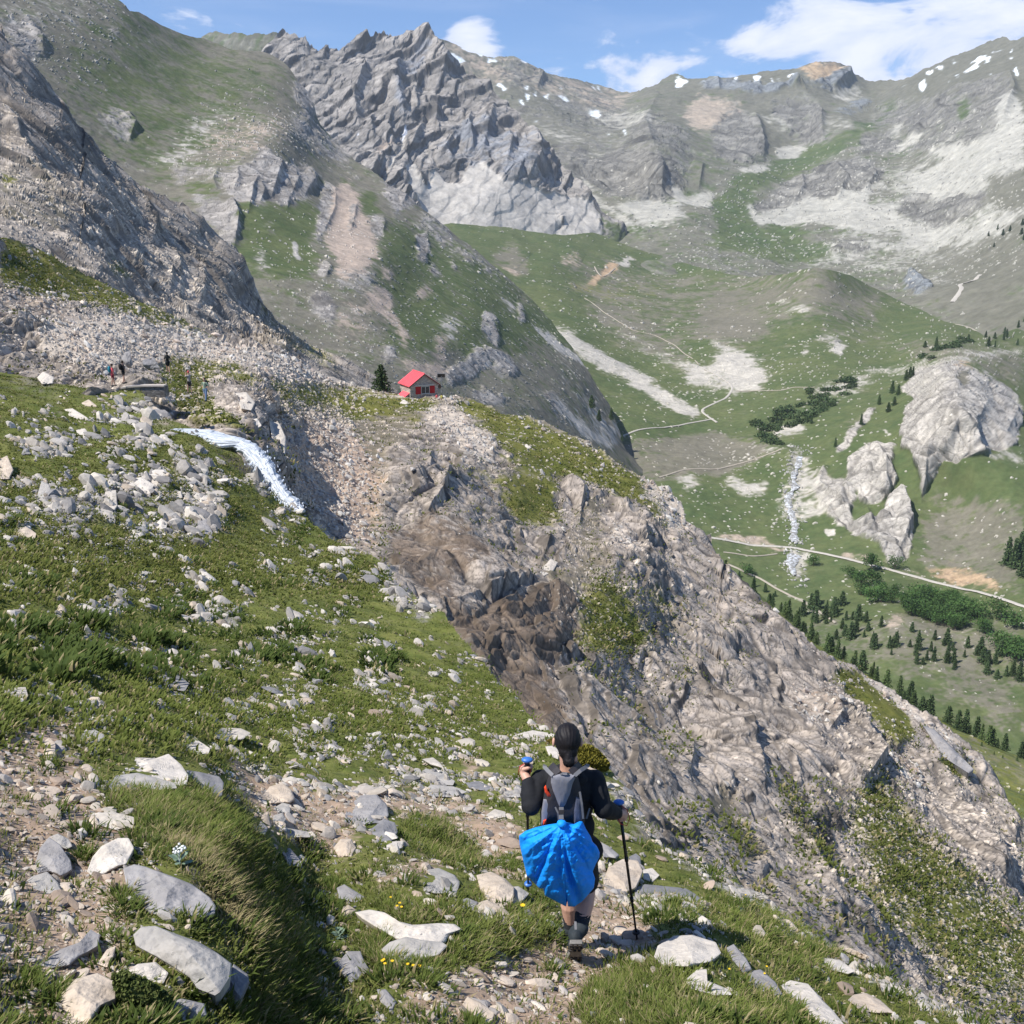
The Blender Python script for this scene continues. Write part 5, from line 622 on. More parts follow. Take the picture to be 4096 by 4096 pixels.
# ------------------------------------------------------------------ boxes and tubes
class MB:
    def __init__(s): s.V = []; s.F3 = []; s.n = 0
    def add(s, V, Fl):
        V = np.asarray(V, float); s.V.append(V)
        for f in Fl: s.F3 += [tuple(i + s.n for i in f)]
        s.n += len(V); return s
    def box(s, c, size, M=None):
        h = np.array(size) / 2; V = np.array([[x, y, z] for x in (-1, 1) for y in (-1, 1) for z in (-1, 1)]) * h
        if M is not None: V = V @ np.asarray(M).T
        return s.add(V + np.array(c), [(0, 1, 3, 2), (4, 6, 7, 5), (0, 4, 5, 1), (2, 3, 7, 6), (0, 2, 6, 4), (1, 5, 7, 3)])
    def prism(s, poly, dvec):
        p = np.array(poly, float); n = len(p); V = np.r_[p, p + np.array(dvec)]; return s.add(V, [tuple(range(n))[::-1], tuple(range(n, 2 * n))] + [(i, (i + 1) % n, (i + 1) % n + n, i + n) for i in range(n)])
    def tube(s, pts, rad, k=8, cap=True):
        pts = np.array(pts, float); n = len(pts); rad = np.broadcast_to(rad, n); T = np.gradient(pts, axis=0); V = []; a = np.array([0, 0, 1.]) if abs(T[0][2]) < .8 * np.linalg.norm(T[0]) else np.array([1., 0, 0])
        for i in range(n):
            t = T[i] / (np.linalg.norm(T[i]) + 1e-9); u = np.cross(t, a); u /= np.linalg.norm(u) + 1e-9; w = np.cross(t, u); a = np.cross(u, t) if False else a
            for j in range(k): an = 2 * math.pi * j / k; V.append(pts[i] + rad[i] * (u * math.cos(an) + w * math.sin(an)))
        Fl = [(i * k + j, i * k + (j + 1) % k, (i + 1) * k + (j + 1) % k, (i + 1) * k + j) for i in range(n - 1) for j in range(k)]
        if cap: Fl += [tuple(range(k))[::-1], tuple((n - 1) * k + j for j in range(k))]
        return s.add(V, Fl)
    def ell(s, c, r, seg=16, ring=10, M=None):
        V = []; c = np.array(c, float)
        for i in range(ring + 1):
            th = math.pi * i / ring
            for j in range(seg): ph = 2 * math.pi * j / seg; V.append((r[0] * math.sin(th) * math.cos(ph), r[1] * math.sin(th) * math.sin(ph), r[2] * math.cos(th)))
        V = np.array(V)
        if M is not None: V = V @ np.asarray(M).T
        return s.add(V + c, [(i * seg + j, (i + 1) * seg + j, (i + 1) * seg + (j + 1) % seg, i * seg + (j + 1) % seg) for i in range(ring) for j in range(seg)])
    def build(s, name, mat, parent=None, smooth=False, bevel=0):
        me = bpy.data.meshes.new(name); me.from_pydata(np.concatenate(s.V).tolist(), [], s.F3); me.update()
        if smooth: me.polygons.foreach_set('use_smooth', [True] * len(me.polygons))
        if mat: me.materials.append(mat)
        o = bpy.data.objects.new(name, me); C.objects.link(o)
        if parent: o.parent = parent
        if bevel: b = o.modifiers.new('bevel', 'BEVEL'); b.width = bevel; b.segments = 2; b.limit_method = 'ANGLE'
        return o
def copy_tree(o, parent=None):
    c = o.copy(); C.objects.link(c)
    if parent: c.parent = parent
    for ch in list(o.children): copy_tree(ch, c)
    return c
def yd(px, py, Y):
    """world point that shows at pixel (px, py) at the world distance Y ahead"""
    px = np.asarray(px, float); py = np.asarray(py, float); yv = -(py - 512) / F; return PT(px, py, Y / (CP + SP * yv))

rgw = np.random.default_rng(44); spray = MB()
for k in range(150):
    t = rgw.uniform(.3, 1) ** .7 * (len(wf) - 1); i = int(min(t, len(wf) - 2)); f_ = t - i; e = wf[i] * (1 - f_) + wf[i + 1] * f_; u_ = rgw.choice([rgw.normal(-.02, .14), rgw.normal(1.06, .16), rgw.uniform(0, 1)]); x_, y_ = e[:2] * (1 - u_) + e[2:] * u_; r_ = rgw.uniform(.02, .055); spray.ell(PT(x_, y_ + rgw.normal(0, 1), 65.0 - (y_ - 420) / 95 * 6), (r_, r_, r_ * 1.6), 5, 4)
tag(spray.build('waterfall_spray', flat_mat('spray_white', (.82, .86, .92), .5, .05, 3)), kind='structure')
# ------------------------------------------------------------------ stone hut with red roof
TH = math.radians(27.5)
hb, _, hd_ = surf('spur_hill', [424], [397]); hp = yd(424.5, 397.2, 171 * .99); HUT_Y = hp[1]
hut = empty('stone_hut', hp, TH, label='small stone hut with a bright red pitched roof on the grassy ridge', cat='hut')
def stone_mat(name, c1, c2, sc, bump=.8):
    m = bpy.data.materials.new(name); m.use_nodes = True; nt = m.node_tree; b = nt.nodes['Principled BSDF']; N = nt.nodes.new; L = nt.links.new
    tc = N('ShaderNodeTexCoord'); mp = N('ShaderNodeMapping'); mp.inputs['Scale'].default_value = (1, 1, 2.6); L(tc.outputs['Object'], mp.inputs[0])
    v = N('ShaderNodeTexVoronoi'); v.inputs['Scale'].default_value = sc; L(mp.outputs[0], v.inputs['Vector']); ve = N('ShaderNodeTexVoronoi'); ve.feature = 'DISTANCE_TO_EDGE'; ve.inputs['Scale'].default_value = sc; L(mp.outputs[0], ve.inputs['Vector'])
    sp = N('ShaderNodeSeparateColor'); L(v.outputs['Color'], sp.inputs[0]); mx = N('ShaderNodeMix'); mx.data_type = 'RGBA'; L(sp.outputs[0], mx.inputs[0]); mx.inputs[6].default_value = (*c1, 1); mx.inputs[7].default_value = (*c2, 1)
    r = N('ShaderNodeMapRange'); r.inputs[1].default_value = .0; r.inputs[2].default_value = .08; r.inputs[3].default_value = .35; L(ve.outputs['Distance'], r.inputs[0]); m2 = N('ShaderNodeMix'); m2.data_type = 'RGBA'; m2.blend_type = 'MULTIPLY'; m2.inputs[0].default_value = 1; L(mx.outputs[2], m2.inputs[6]); L(r.outputs[0], m2.inputs[7]); L(m2.outputs[2], b.inputs['Base Color'])
    b.inputs['Roughness'].default_value = .9; bp = N('ShaderNodeBump'); bp.inputs['Strength'].default_value = bump; bp.inputs['Distance'].default_value = .06; L(r.outputs[0], bp.inputs['Height']); L(bp.outputs[0], b.inputs['Normal']); return m
M_HUT = stone_mat('hut_masonry', (.64, .55, .46), (.36, .33, .30), 3.2); M_ROOF = flat_mat('red_roof_sheet', (.82, .12, .14), .45, .06, 2); M_SHUT = flat_mat('red_shutter_paint', (.42, .012, .015), .6, .1, 5)
M_WHITE = flat_mat('pale_window_wood', (.62, .58, .50), .7, .1, 8); M_GLASS = flat_mat('dark_glass', (.03, .035, .04), .08, .05, 3, spec=.6); M_DARKW = flat_mat('dark_timber', (.10, .07, .05), .8, .2, 6); M_STEEL = flat_mat('grey_steel', (.35, .36, .37), .4, .1, 6, metal=.6)
W2, LL, EH, RH_ = 2.5, 4.6, 2.0, 3.75
wl = MB(); wl.prism([(-W2, 0, -1.2), (W2, 0, -1.2), (W2, 0, EH), (0, 0, RH_), (-W2, 0, EH)], (0, LL, 0)); wo = wl.build('wall', M_HUT, hut)
rf = MB()
for sg in (-1, 1):
    a = np.array([0, 0, RH_ + .10]); e = np.array([sg * (W2 + .28), 0, EH - .10]); q = [a + (0, -.28, 0), e + (0, -.28, 0), e + (0, LL + .25, 0), a + (0, LL + .25, 0)]; q = q if sg > 0 else q[::-1]; rf.prism(q, (0, 0, .10))
    for k in range(1, 9):
        yy = -.28 + k * (LL + .5) / 9; rf.tube([a + (0, yy, .13), e + (0, yy, .13)], .035, 5)
rf.tube([(0, -.3, RH_ + .22), (0, LL + .27, RH_ + .22)], .07, 6)
ro = rf.build('roof', M_ROOF, hut); vb = MB()
for sg in (-1, 1): vb.prism([(0, -.32, RH_ - .02), (sg * (W2 + .28), -.32, EH - .22), (sg * (W2 + .28), -.32, EH - .08), (0, -.32, RH_ + .12)][::sg], (0, .05, 0))
vb.build('verge_board', M_DARKW, ro)
wn = MB(); fx = .15
for x in (-.72 + fx, 0 + fx, .72 + fx): wn.box((x, -.05, 1.2), (.07, .1, 1.15))
for z in (.62, 1.78): wn.box((fx, -.052, z), (1.5, .1, .08))
wn.box((fx, -.12, .56), (1.75, .24, .07)); wno = wn.build('window', M_WHITE, wo); gl = MB(); gl.box((fx, -.015, 1.2), (1.4, .03, 1.1)); gl.build('pane', M_GLASS, wno)
for sg in (-1, 1):
    sh = MB(); sh.box((fx + sg * 1.25, -.04, 1.2), (.92, .05, 1.25))
    for z in (.85, 1.55): sh.box((fx + sg * 1.25, -.078, z), (.86, .025, .1))
    sh.build('shutter', M_SHUT, wo)
lt = MB(); lt.box((0, -.06, 1.98), (3.4, .14, .14)); lt.build('lintel', M_WHITE, wo)
# lean-to store on the left side
lr = MB(); lr.prism([(-W2 - .005, .5, -.9), (-W2 - .95, .5, -.9), (-W2 - .95, .5, .0), (-W2 - .005, .5, .62)], (0, 2.6, 0)); lo = lr.build('store', M_HUT, hut); lf = MB(); lf.prism([(-W2 + .0, .3, .74), (-W2 - 1.15, .3, -.03), (-W2 - 1.15, .3, .05), (-W2 + .0, .3, .84)], (0, 3.0, 0)); lf.build('store_roof', M_ROOF, lo); ld = MB(); ld.box((-W2 - .45, .47, -.35), (.6, .05, 1.0)); ld.build('door', M_SHUT, lo)
dsh = MB(); dsh.ell((W2 + .32, .1, EH - .45), (.34, .12, .34), 14, 8); dsh.tube([(W2, .1, EH - .6), (W2 + .32, .1, EH - .45)], .04, 6); dsh.build('dish', M_DARKW, hut)
sp_ = empty('solar_panel', yd(441.5, 391, HUT_Y + 9), 0, label='grey solar panel on a pole behind the right corner of the hut', cat='solar panel')
pl = MB(); pl.tube([(0, 0, -3), (0, 0, 2.6)], .05, 6); pl.build('pole', M_STEEL, sp_); pn = MB(); Mx = np.array(Matrix.Rotation(math.radians(35), 3, 'X')); pn.box((0, 0, 2.7), (1.25, .05, .8), Mx); pno = pn.build('panel', M_GLASS, sp_); pf = MB(); pf.box((0, .03, 2.7), (1.37, .04, .92), Mx); pf.build('panel_frame', M_STEEL, pno)
# bench beside the hut
bc = surf('spur_hill', [447], [398])[0][0]

# ------------------------------------------------------------------ trees
def leaf_cloud(pts, nrm, size, rng, jit=.5):
    """small leaf-clump faces around the points"""
    n = len(pts); a = rng.normal(size=(n, 3)); a /= np.linalg.norm(a, axis=1, keepdims=True); b = np.cross(a, rng.normal(size=(n, 3))); b /= np.linalg.norm(b, axis=1, keepdims=True); s = size * (1 + jit * rng.uniform(-1, 1, (n, 1)))
    V = np.stack([pts - a * s, pts + b * s * .6, pts + a * s, pts - b * s * .6], 1).reshape(-1, 3); return V, np.arange(4 * n).reshape(n, 4)
def leaf_mat(name, c1, c2):
    m = bpy.data.materials.new(name); m.use_nodes = True; nt = m.node_tree; b = nt.nodes['Principled BSDF']; N = nt.nodes.new; L = nt.links.new
    g = N('ShaderNodeNewGeometry'); oi = N('ShaderNodeObjectInfo'); mx = N('ShaderNodeMix'); mx.data_type = 'RGBA'; L(g.outputs['Random Per Island'], mx.inputs[0]); mx.inputs[6].default_value = (*c1, 1); mx.inputs[7].default_value = (*c2, 1)
    r = N('ShaderNodeMapRange'); r.inputs[3].default_value = .75; r.inputs[4].default_value = 1.3; L(oi.outputs['Random'], r.inputs[0]); m2 = N('ShaderNodeMix'); m2.data_type = 'RGBA'; m2.blend_type = 'MULTIPLY'; m2.inputs[0].default_value = 1; L(mx.outputs[2], m2.inputs[6]); L(r.outputs[0], m2.inputs[7]); L(m2.outputs[2], b.inputs['Base Color']); b.inputs['Roughness'].default_value = .8; b.inputs['Specular IOR Level'].default_value = .1
    return m
M_BARK = flat_mat('bark', (.12, .085, .06), .9, .3, 4); M_CON = leaf_mat('conifer_needles', (.042, .078, .034), (.095, .135, .052)); M_LARCH = leaf_mat('larch_needles', (.065, .110, .038), (.125, .170, .060)); M_BROAD = leaf_mat('broad_leaves', (.036, .085, .024), (.085, .145, .040)); M_SHRUB = leaf_mat('scrub_leaves', (.040, .075, .028), (.080, .110, .045))
def conifer_proto(name, h, r, seed, mat, nb=15, dens=1.0):
    rng = np.random.default_rng(seed); root = empty(name); t = MB(); t.tube([(0, 0, -.6), (0.05, 0, h * .4), (0, .03, h * .97)], [h * .02, h * .013, h * .003], 6); t.build('trunk', M_BARK, root); P = []
    for k in range(nb):
        z = h * (.10 + .88 * (k / nb) ** .9); rr = r * (1 - (z / h)) ** .8 * rng.uniform(.75, 1.15) + .06 * r; m = max(4, int(9 * (1 - z / h)) + 3); a0 = rng.uniform(0, 6.3)
        for j in range(m):
            a = a0 + 6.283 * j / m + rng.uniform(-.3, .3); L_ = rr * rng.uniform(.6, 1.1); q = int(5 * dens) + 2
            for u in np.linspace(.12, 1, q): P.append((math.cos(a) * L_ * u, math.sin(a) * L_ * u, z - .28 * L_ * u + .12 * L_ * u * u + rng.uniform(-.02, .02) * h))
    P = np.array(P); P = np.repeat(P, 3, 0) + rng.normal(size=(len(P) * 3, 3)) * h * .014; V, Fq = leaf_cloud(P, None, h * .030, rng); mesh_obj('crown', V, Fq, mat, root); return root
def broad_proto(name, h, r, seed, mat, n=900, trunk=True, base=.2):
    rng = np.random.default_rng(seed); root = empty(name); t = MB(); t.tube([(0, 0, -.5), (.1, 0, h * .3), (0, .1, h * .7)], [h * .03, h * .022, h * .008], 6)
    cl = [(rng.uniform(-.55, .55) * r, rng.uniform(-.55, .55) * r, h * rng.uniform(base + .15, .82), r * rng.uniform(.35, .6)) for _ in range(11)]
    for c in cl[:6]: t.tube([(0, 0, h * .25), (c[0] * .5, c[1] * .5, c[2] * .7), c[:3]], [h * .014, h * .01, h * .004], 5)
    t.build('trunk', M_BARK, root); P = []
    for c in cl:
        k = int(n / len(cl)); v = rng.normal(size=(k, 3)); v /= np.linalg.norm(v, axis=1, keepdims=True); v *= rng.uniform(.55, 1.05, (k, 1)); P.append(np.array(c[:3]) + v * c[3] * np.array([1, 1, .8]))
    P = np.concatenate(P); V, Fq = leaf_cloud(P, None, h * .045, rng); mesh_obj('crown', V, Fq, mat, root); return root
cons = [conifer_proto('conifer_tree', 10, 2.2 + .4 * k, 100 + k, M_CON, 14 + k) for k in range(4)]; lars = [conifer_proto('larch_tree', 10, 2.4 + .3 * k, 120 + k, M_LARCH, 11, .8) for k in range(3)]
bros = [broad_proto('leafy_tree', 7, 4.2 + .5 * k, 140 + k, M_BROAD) for k in range(4)]; shrs = []
for k in range(4):
    rng = np.random.default_rng(160 + k); P = rng.normal(size=(260, 3)); P /= np.linalg.norm(P, axis=1, keepdims=True); P *= rng.uniform(.5, 1.05, (260, 1)) * np.array([1.5 + .2 * k, 1.2, .9]); P[:, 2] = np.abs(P[:, 2]) * 1.0; P += .25 * rng.normal(size=P.shape); V, Fq = leaf_cloud(P, None, .22, rng); shrs.append(mesh_obj('alpine_shrub', V, Fq, M_SHRUB))
used = set()
G1 = 'trees along the crest of the lower right slope'
BANDS = {G1: (6.5, (800, 880, 950), (', upper end', ', upper middle', ', lower middle', ', right edge')),
         'conifers on the valley floor': (7.5, (800, 860, 920, 970), (', upper left end', ', left part', ', middle', ', right part', ', right edge')),
         'leafy trees below the road': (9, (880, 930, 980), (', left end', ', left part', ', right part', ', right edge')),
         'shrubs beside the upper stream': (3.9, (790, 830, 880), (', lower end', ', middle', ', upper end', ', far right'))}
def plant(protos, lay, px, py, h, label, cat, group, h0=10.0):
    if group in BANDS:
        q = BANDS[group]; label = ('tall ' if h > q[0] else 'short ') + label + q[2][int(np.clip(np.searchsorted(q[1], px), 0, len(q[2]) - 1))]
    pr = protos[random.randrange(len(protos))]; o = pr if id(pr) not in used else copy_tree(pr); used.add(id(pr)); P, n, d = surf(lay, px, py); s = h / h0
    o.location = tuple(P[0]); o.scale = (s * random.uniform(.75, 1.3),) * 2 + (s,); o.rotation_euler = (0, 0, random.uniform(0, 6.28)); tag(o, label, cat, group); return o
def along(pts, n, jit): 
    p = np.asarray(pts, float); s = np.r_[0, np.cumsum(np.hypot(*np.diff(p, axis=0).T))]; t = np.sort(RNG.uniform(0, s[-1], n)); return np.stack([np.interp(t, s, p[:, 0]) + RNG.normal(0, jit, n), np.interp(t, s, p[:, 1]) + RNG.normal(0, jit, n)], -1)
def inside(poly, n):
    p = np.asarray(poly, float); out = []
    m = raster(p, 0)
    while len(out) < n:
        q = RNG.uniform(p.min(0), p.max(0))
        if samp(m, np.array(q[0]), np.array(q[1])) > .5: out.append(q)
    return np.array(out)
G1 = 'trees along the crest of the lower right slope'
for (x, y) in along(D([(1362, 1085), (1420, 1120), (1480, 1160), (1520, 1196), (1600, 1252), (1700, 1312), (1800, 1365), (1860, 1400), (1945, 1440)]), 74, .8):
    plant(lars + cons, 'forest_slope_hill', x, y + 1.0, random.uniform(3.5, 9.5), 'conifer in the line along the crest of the lower right slope', 'tree', G1)
for (x, y) in inside(D([(1700, 1318), (1930, 1445), (1930, 1462), (1720, 1345)]), 8): plant(lars, 'forest_slope_hill', x, y, random.uniform(1.2, 2.4), 'tiny young conifer dotted on the bright green grass below the tree line', 'tree', 'seedling trees on the green slope')
for (x, y) in np.r_[inside(K(6, [(600, 1480), (900, 1530), (1250, 1700), (1932, 1840), (1932, 1990), (1300, 1900), (760, 1640)]), 62), K(6, [(555, 1500), (710, 1600), (770, 1625), (840, 1650), (950, 1640), (885, 1590), (505, 1475), (360, 1400), (440, 1450), (1060, 1650), (1230, 1750), (1310, 1720), (1390, 1870), (1500, 1880), (1730, 1920), (895, 1740), (690, 1600)])]:
    plant(cons, 'valley_land', x, y, random.uniform(4, 11), 'dark conifer in the open wood on the valley floor', 'tree', 'conifers on the valley floor')
for (x, y) in np.r_[inside(K(6, [(1240, 1530), (1420, 1510), (1640, 1590), (1780, 1650), (1770, 1730), (1560, 1700), (1320, 1640)]), 44), inside(K(6, [(1760, 1750), (1932, 1810), (1932, 1890), (1850, 1830)]), 8), K(6, [(975, 1400), (1010, 1420), (1035, 1450), (1030, 1500), (1095, 1440), (1150, 1500), (1225, 1500), (1200, 1540), (1110, 1540), (1140, 1545), (1590, 1590), (1545, 1700), (1880, 1660), (1780, 1620)])]:
    plant(bros, 'valley_land', x, y, random.uniform(7, 11), 'rounded leafy tree in the grove below the road', 'tree', 'leafy trees below the road', 7.0)
for (x, y), s, lb in [((1090, 1360), 14, 'broad dark tree standing just below the bend of the valley road'), ((1222, 1345), 9, 'dark tree at the foot of the lowest pale rock slab by the road'), ((765, 1330), 9, 'dark leafy tree beside the stream just under the road bridge'), ((1545, 1530), 9, 'lone dark tree close below the road near the orange bank'), ((400, 1385), 8, 'small dark tree alone on the meadow left of the stream')]:
    plant(bros, 'valley_land', *K(6, [(x, y)])[0], s, lb, 'tree', None, 7.0)
for (x, y) in K(6, [(1130, 440), (1180, 475), (1215, 445), (1235, 385), (1205, 380), (1280, 310), (1300, 300), (1320, 285), (890, 670), (1030, 550), (755, 530)]): plant(cons, 'valley_land', x, y, random.uniform(8, 13), 'dark conifer on the grassy shoulder left of the great pale rock dome', 'tree', 'conifers on the shoulder of the rock dome')
for (x, y) in K(6, [(1840, 1330), (1870, 1350), (1905, 1330), (1925, 1390), (1930, 1280)]): plant(cons, 'valley_land', x, y, random.uniform(16, 24), 'tall dark conifer in the clump at the right edge above the orange bank', 'tree', 'clump of tall conifers at the right edge')
for (x, y) in np.r_[inside(K(6, [(400, 560), (640, 440), (760, 350), (980, 290), (1010, 330), (900, 420), (700, 540), (500, 600)]), 60), inside(K(6, [(1330, 190), (1640, 60), (1660, 90), (1400, 200)]), 16), inside(K(6, [(430, 580), (540, 620), (600, 680), (480, 620)]), 8)]:
    plant(shrs, 'valley_land', x, y, random.uniform(2.8, 5.0), 'dark shrub in the scrub belt beside the upper stream', 'shrub', 'shrubs beside the upper stream', 1.0)
for (x, y) in np.r_[inside(K(3, [(1300, 1932), (1932, 1700), (1932, 1932)]), 14), inside(K(3, [(1740, 1230), (1932, 1150), (1932, 1350), (1700, 1400)]), 8)]: plant(cons, 'mountain_range' if y < 310 else 'valley_land', x, y, random.uniform(8, 13), 'far dark conifer on the slope above the upper meadows near the right edge', 'tree', 'far conifers near the right edge')
for (x, y), s in zip(K(5, [(1410, 455), (1450, 525), (1515, 525), (1580, 580)]), (11, 10, 11, 6)): plant(cons, 'green_mountain_hill', x, y, s, 'dark conifer on the pale scree below the cliffs, down right of the hut', 'tree', 'conifers on the scree below the hut')
t = conifer_proto('pine_tree', 4.6, 2.3, 177, M_CON, 13, 1.6); P, n, d = surf('spur_hill', 381, 389); t.location = tuple(yd(381.5, 390.5, 171)); tag(t, 'bushy dark pine standing alone just left of the red-roofed hut', 'tree')
# ------------------------------------------------------------------ path parapet by the waterfall
M_STONE = ground_mat('loose_rock', 5, .5, .2, dist=.03)
M_DRY = stone_mat('dry_stone', (.30, .28, .26), (.10, .095, .09), 2.6)
wall = empty('stone_wall', yd(146, 388, 80), 0, label='dark dry-stone wall carrying the footpath above the waterfall', cat='wall')
wp = [yd(x, y, 81 + 0 * x) for x, y in ((121, 388.6), (128, 387.4), (140, 386.6), (152, 386.4), (164, 386.6))]; o0 = wall.location; mb = MB(); tp = MB()
for a, b in zip(wp[:-1], wp[1:]):
    a = a - np.array(o0); b = b - np.array(o0); mb.prism([a, b, b + (0, 0, -.85), a + (0, 0, -.85)], (0, 1.0, 0)); tp.prism([a + (0, -.08, .10), b + (0, -.08, .10), b + (0, -.08, -.02), a + (0, -.08, -.02)], (0, .7, 0))
mb.build('wall_face', M_DRY, wall); tp.build('coping', flat_mat('pale_slab', (.48, .43, .38), .9, .2, 1.5), wall)

# ------------------------------------------------------------------ rocks
def gdepth(lay, x, y):
    l = LAYERS[lay]; fi = np.clip((np.asarray(x) - l['xs'][0]) / l['step'], 0, len(l['xs']) - 1.001); i = np.round(fi).astype(int); t = (np.asarray(y) - l['bt'][i]) / (l['tp'][i] - l['bt'][i]); j = np.clip(np.round(t * (l['ny'] - 1)), 0, l['ny'] - 1).astype(int)
    return (l['P'][j, i] @ FWD)
ROCKC = {'grey': ((.36, .345, .335), (.235, .225, .225)), 'pale': ((.57, .52, .45), (.42, .38, .33)), 'cream': ((.60, .51, .41), (.44, .36, .28)), 'slate': ((.255, .25, .255), (.165, .165, .175)), 'mid': ((.45, .42, .38), (.30, .29, .275)), 'white': ((.66, .60, .52), (.48, .44, .39))}
HMASK = np.zeros((RH, RW), np.float32)
def hero(c, outline, tone, label, thick=.55, lay='path_slope_land', name='rock', seed=None, flat=.3, strata=(0, 0), top=None, group=None, cat='rock'):
    """a rock with this outline, resting on the ground; thick: bulge relative to its smaller span"""
    global HMASK
    if lay == 'path_slope_land': hq = K(c, outline); hc = hq.mean(0); HMASK = np.maximum(HMASK, raster(hc + (hq - hc) * .97, 0))
    sd = seed if seed is not None else int(abs(outline[0][0] * 7 + outline[0][1] * 13)) % 9973; rg = np.random.default_rng(sd); o = K(c, outline); seg = np.r_[0, np.cumsum(np.hypot(*np.diff(np.r_[o, o[:1]], axis=0).T))]; n = int(np.clip(seg[-1] / 1.6, 26, 120)); s = np.linspace(0, seg[-1], n, endpoint=False); oc = np.r_[o, o[:1]]
    ox = np.interp(s, seg, oc[:, 0]); oy = np.interp(s, seg, oc[:, 1]); c0 = np.array([ox.mean(), oy.mean()]); cx, cy = c0; span = min(np.ptp(ox), np.ptp(oy)); db = float(gdepth(lay, cx, oy.max() - 1)); dt = float(gdepth(lay, cx, oy.min() + 1)); dt = min(dt, db * (1 + 1.5 * np.ptp(oy) / 200.0)); mpp = db / F; sp = span * mpp
    nr = int(np.clip(span / 1.8, 9, 34)); r = np.linspace(0, 1, nr) ** .85; R, TT = np.meshgrid(r, np.arange(n), indexing='ij'); X = cx + (ox[TT] - cx) * R; Y = cy + (oy[TT] - cy) * R
    h = np.ones_like(R) * 1.0; prof = (1 - R ** 2.6) ** .42
    for k in range(7):
        a = rg.uniform(0, 6.283); g = rg.uniform(.25, 1.0); h = np.minimum(h, rg.uniform(.55, 1.15) - g * (((X - cx) * math.cos(a) + (Y - cy) * math.sin(a)) / (np.hypot(np.ptp(ox), np.ptp(oy)) * .36)))
    gd = gdepth(lay, X, Y)
    # the upper face leans back: lower edge bulges most
    v = (Y - oy.min()) / np.ptp(oy); h = np.clip(np.minimum(h, .45 + .9 * v), .12, 1); hh = np.minimum(h, prof * 1.05) * (.35 + .65 * prof)
    dcen = np.minimum(db + (dt - db) * (1 - v) * .7, gd - .02 * sp); dep = dcen - thick * sp * hh; P = PT(X, Y, dep)
    q = P / max(sp, .05); e = fbm(q * 2.1 + sd, 4, sd % 97, .55); rdg = np.abs(fbm(q * 3.6 + sd * 1.3, 3, sd % 91)); st = 0
    if strata[1]: 
        w_ = ((X - cx) * math.sin(math.radians(strata[0])) + (Y - cy) * math.cos(math.radians(strata[0]))) / span; st = strata[1] * (np.abs(((w_ * 5 + e * 1.2) % 1) - .5) - .25)
    vv = -P / np.linalg.norm(P, axis=-1, keepdims=True); edge = (1 - R ** 6); P = P + vv * (sp * (.10 * e - .09 * rdg + .10 * st) * edge)[..., None] + np.array([0, 0, 1.]) * (sp * .05 * e * edge)[..., None]
    # the far side, so it is a solid body sunk in the ground
    Pb = PT(X[::-1][1:], Y[::-1][1:], (dcen + thick * sp * .8 * prof)[::-1][1:]); Pb[..., 2] -= sp * .15; A = np.concatenate([P, Pb], 0); m = A.shape[0]; ix = np.arange(m * n).reshape(m, n); j2 = np.roll(ix, -1, 1)
    Fq = np.stack([ix[:-1], j2[:-1], j2[1:], ix[1:]], -1).reshape(-1, 4)[:, ::-1]
    c1, c2 = (np.array(x, np.float32) for x in ROCKC[tone]); t = np.clip(.5 + 1.1 * fbm(A / max(sp, .05) * 1.6 + 5, 4, sd % 83 + 3, .6), 0, 1)[..., None]; col = c1 * t + c2 * (1 - t); lich = (fbm(A / max(sp, .05) * 7, 2, 4) > .33)[..., None]; col = np.where(lich, col * .72 + .02, col)
    cen = A.reshape(-1, 3).mean(0); ob = mesh_obj(name, A.reshape(-1, 3) - cen, Fq, M_STONE, cols=col.reshape(-1, 3)); ob.location = tuple(cen); tag(ob, label, cat, group); return ob
H = hero
H(7, [(680, 1075), (740, 1050), (800, 1062), (960, 1120), (1060, 1160), (1160, 1235), (1190, 1280), (1185, 1320), (1130, 1342), (930, 1338), (830, 1325), (790, 1290), (730, 1240), (700, 1180)], 'grey', 'smooth blue-grey slab with layered edge, upper of two big slabs on the left path', .5, strata=(12, .5))
H(7, [(735, 1440), (780, 1395), (860, 1390), (960, 1430), (1100, 1480), (1200, 1540), (1280, 1600), (1270, 1680), (1220, 1760), (1190, 1780), (1090, 1740), (1050, 1680), (960, 1620), (860, 1560), (750, 1500)], 'mid', 'long brownish-grey block lying across the left path, the lower of the two big slabs', .6, strata=(30, .25))
H(7, [(1290, 1600), (1370, 1660), (1375, 1700), (1330, 1800), (1270, 1850), (1210, 1790), (1240, 1700)], 'slate', 'dark slate wedge against the lower right end of the long brownish block', .5)
H(7, [(480, 1090), (510, 1010), (560, 950), (650, 905), (710, 905), (740, 960), (700, 1050), (640, 1075), (560, 1110), (510, 1115)], 'white', 'whitish flat rock with a ragged lower edge just above the upper blue-grey slab', .4)
H(7, [(300, 1860), (340, 1760), (420, 1680), (540, 1650), (640, 1700), (640, 1790), (560, 1830), (470, 1960), (310, 1960)], 'cream', 'large cream boulder at the bottom edge of the left path', .5)
H(7, [(690, 520), (740, 460), (860, 465), (930, 440), (1000, 500), (1040, 560), (1030, 610), (960, 620), (860, 590), (760, 560), (700, 560)], 'white', 'jagged pale grey rock on top of the grassy mound at the left', .7)
H(7, [(1030, 530), (1100, 540), (1210, 565), (1235, 600), (1225, 670), (1170, 690), (1110, 640), (1040, 600)], 'slate', 'dark blue-grey rock on the right shoulder of the grassy mound', .6)
H(7, [(600, 620), (640, 560), (760, 545), (860, 570), (960, 600), (980, 630), (860, 640), (700, 625), (620, 650)], 'mid', 'low grey rock half sunk in grass on the left face of the mound', .4)
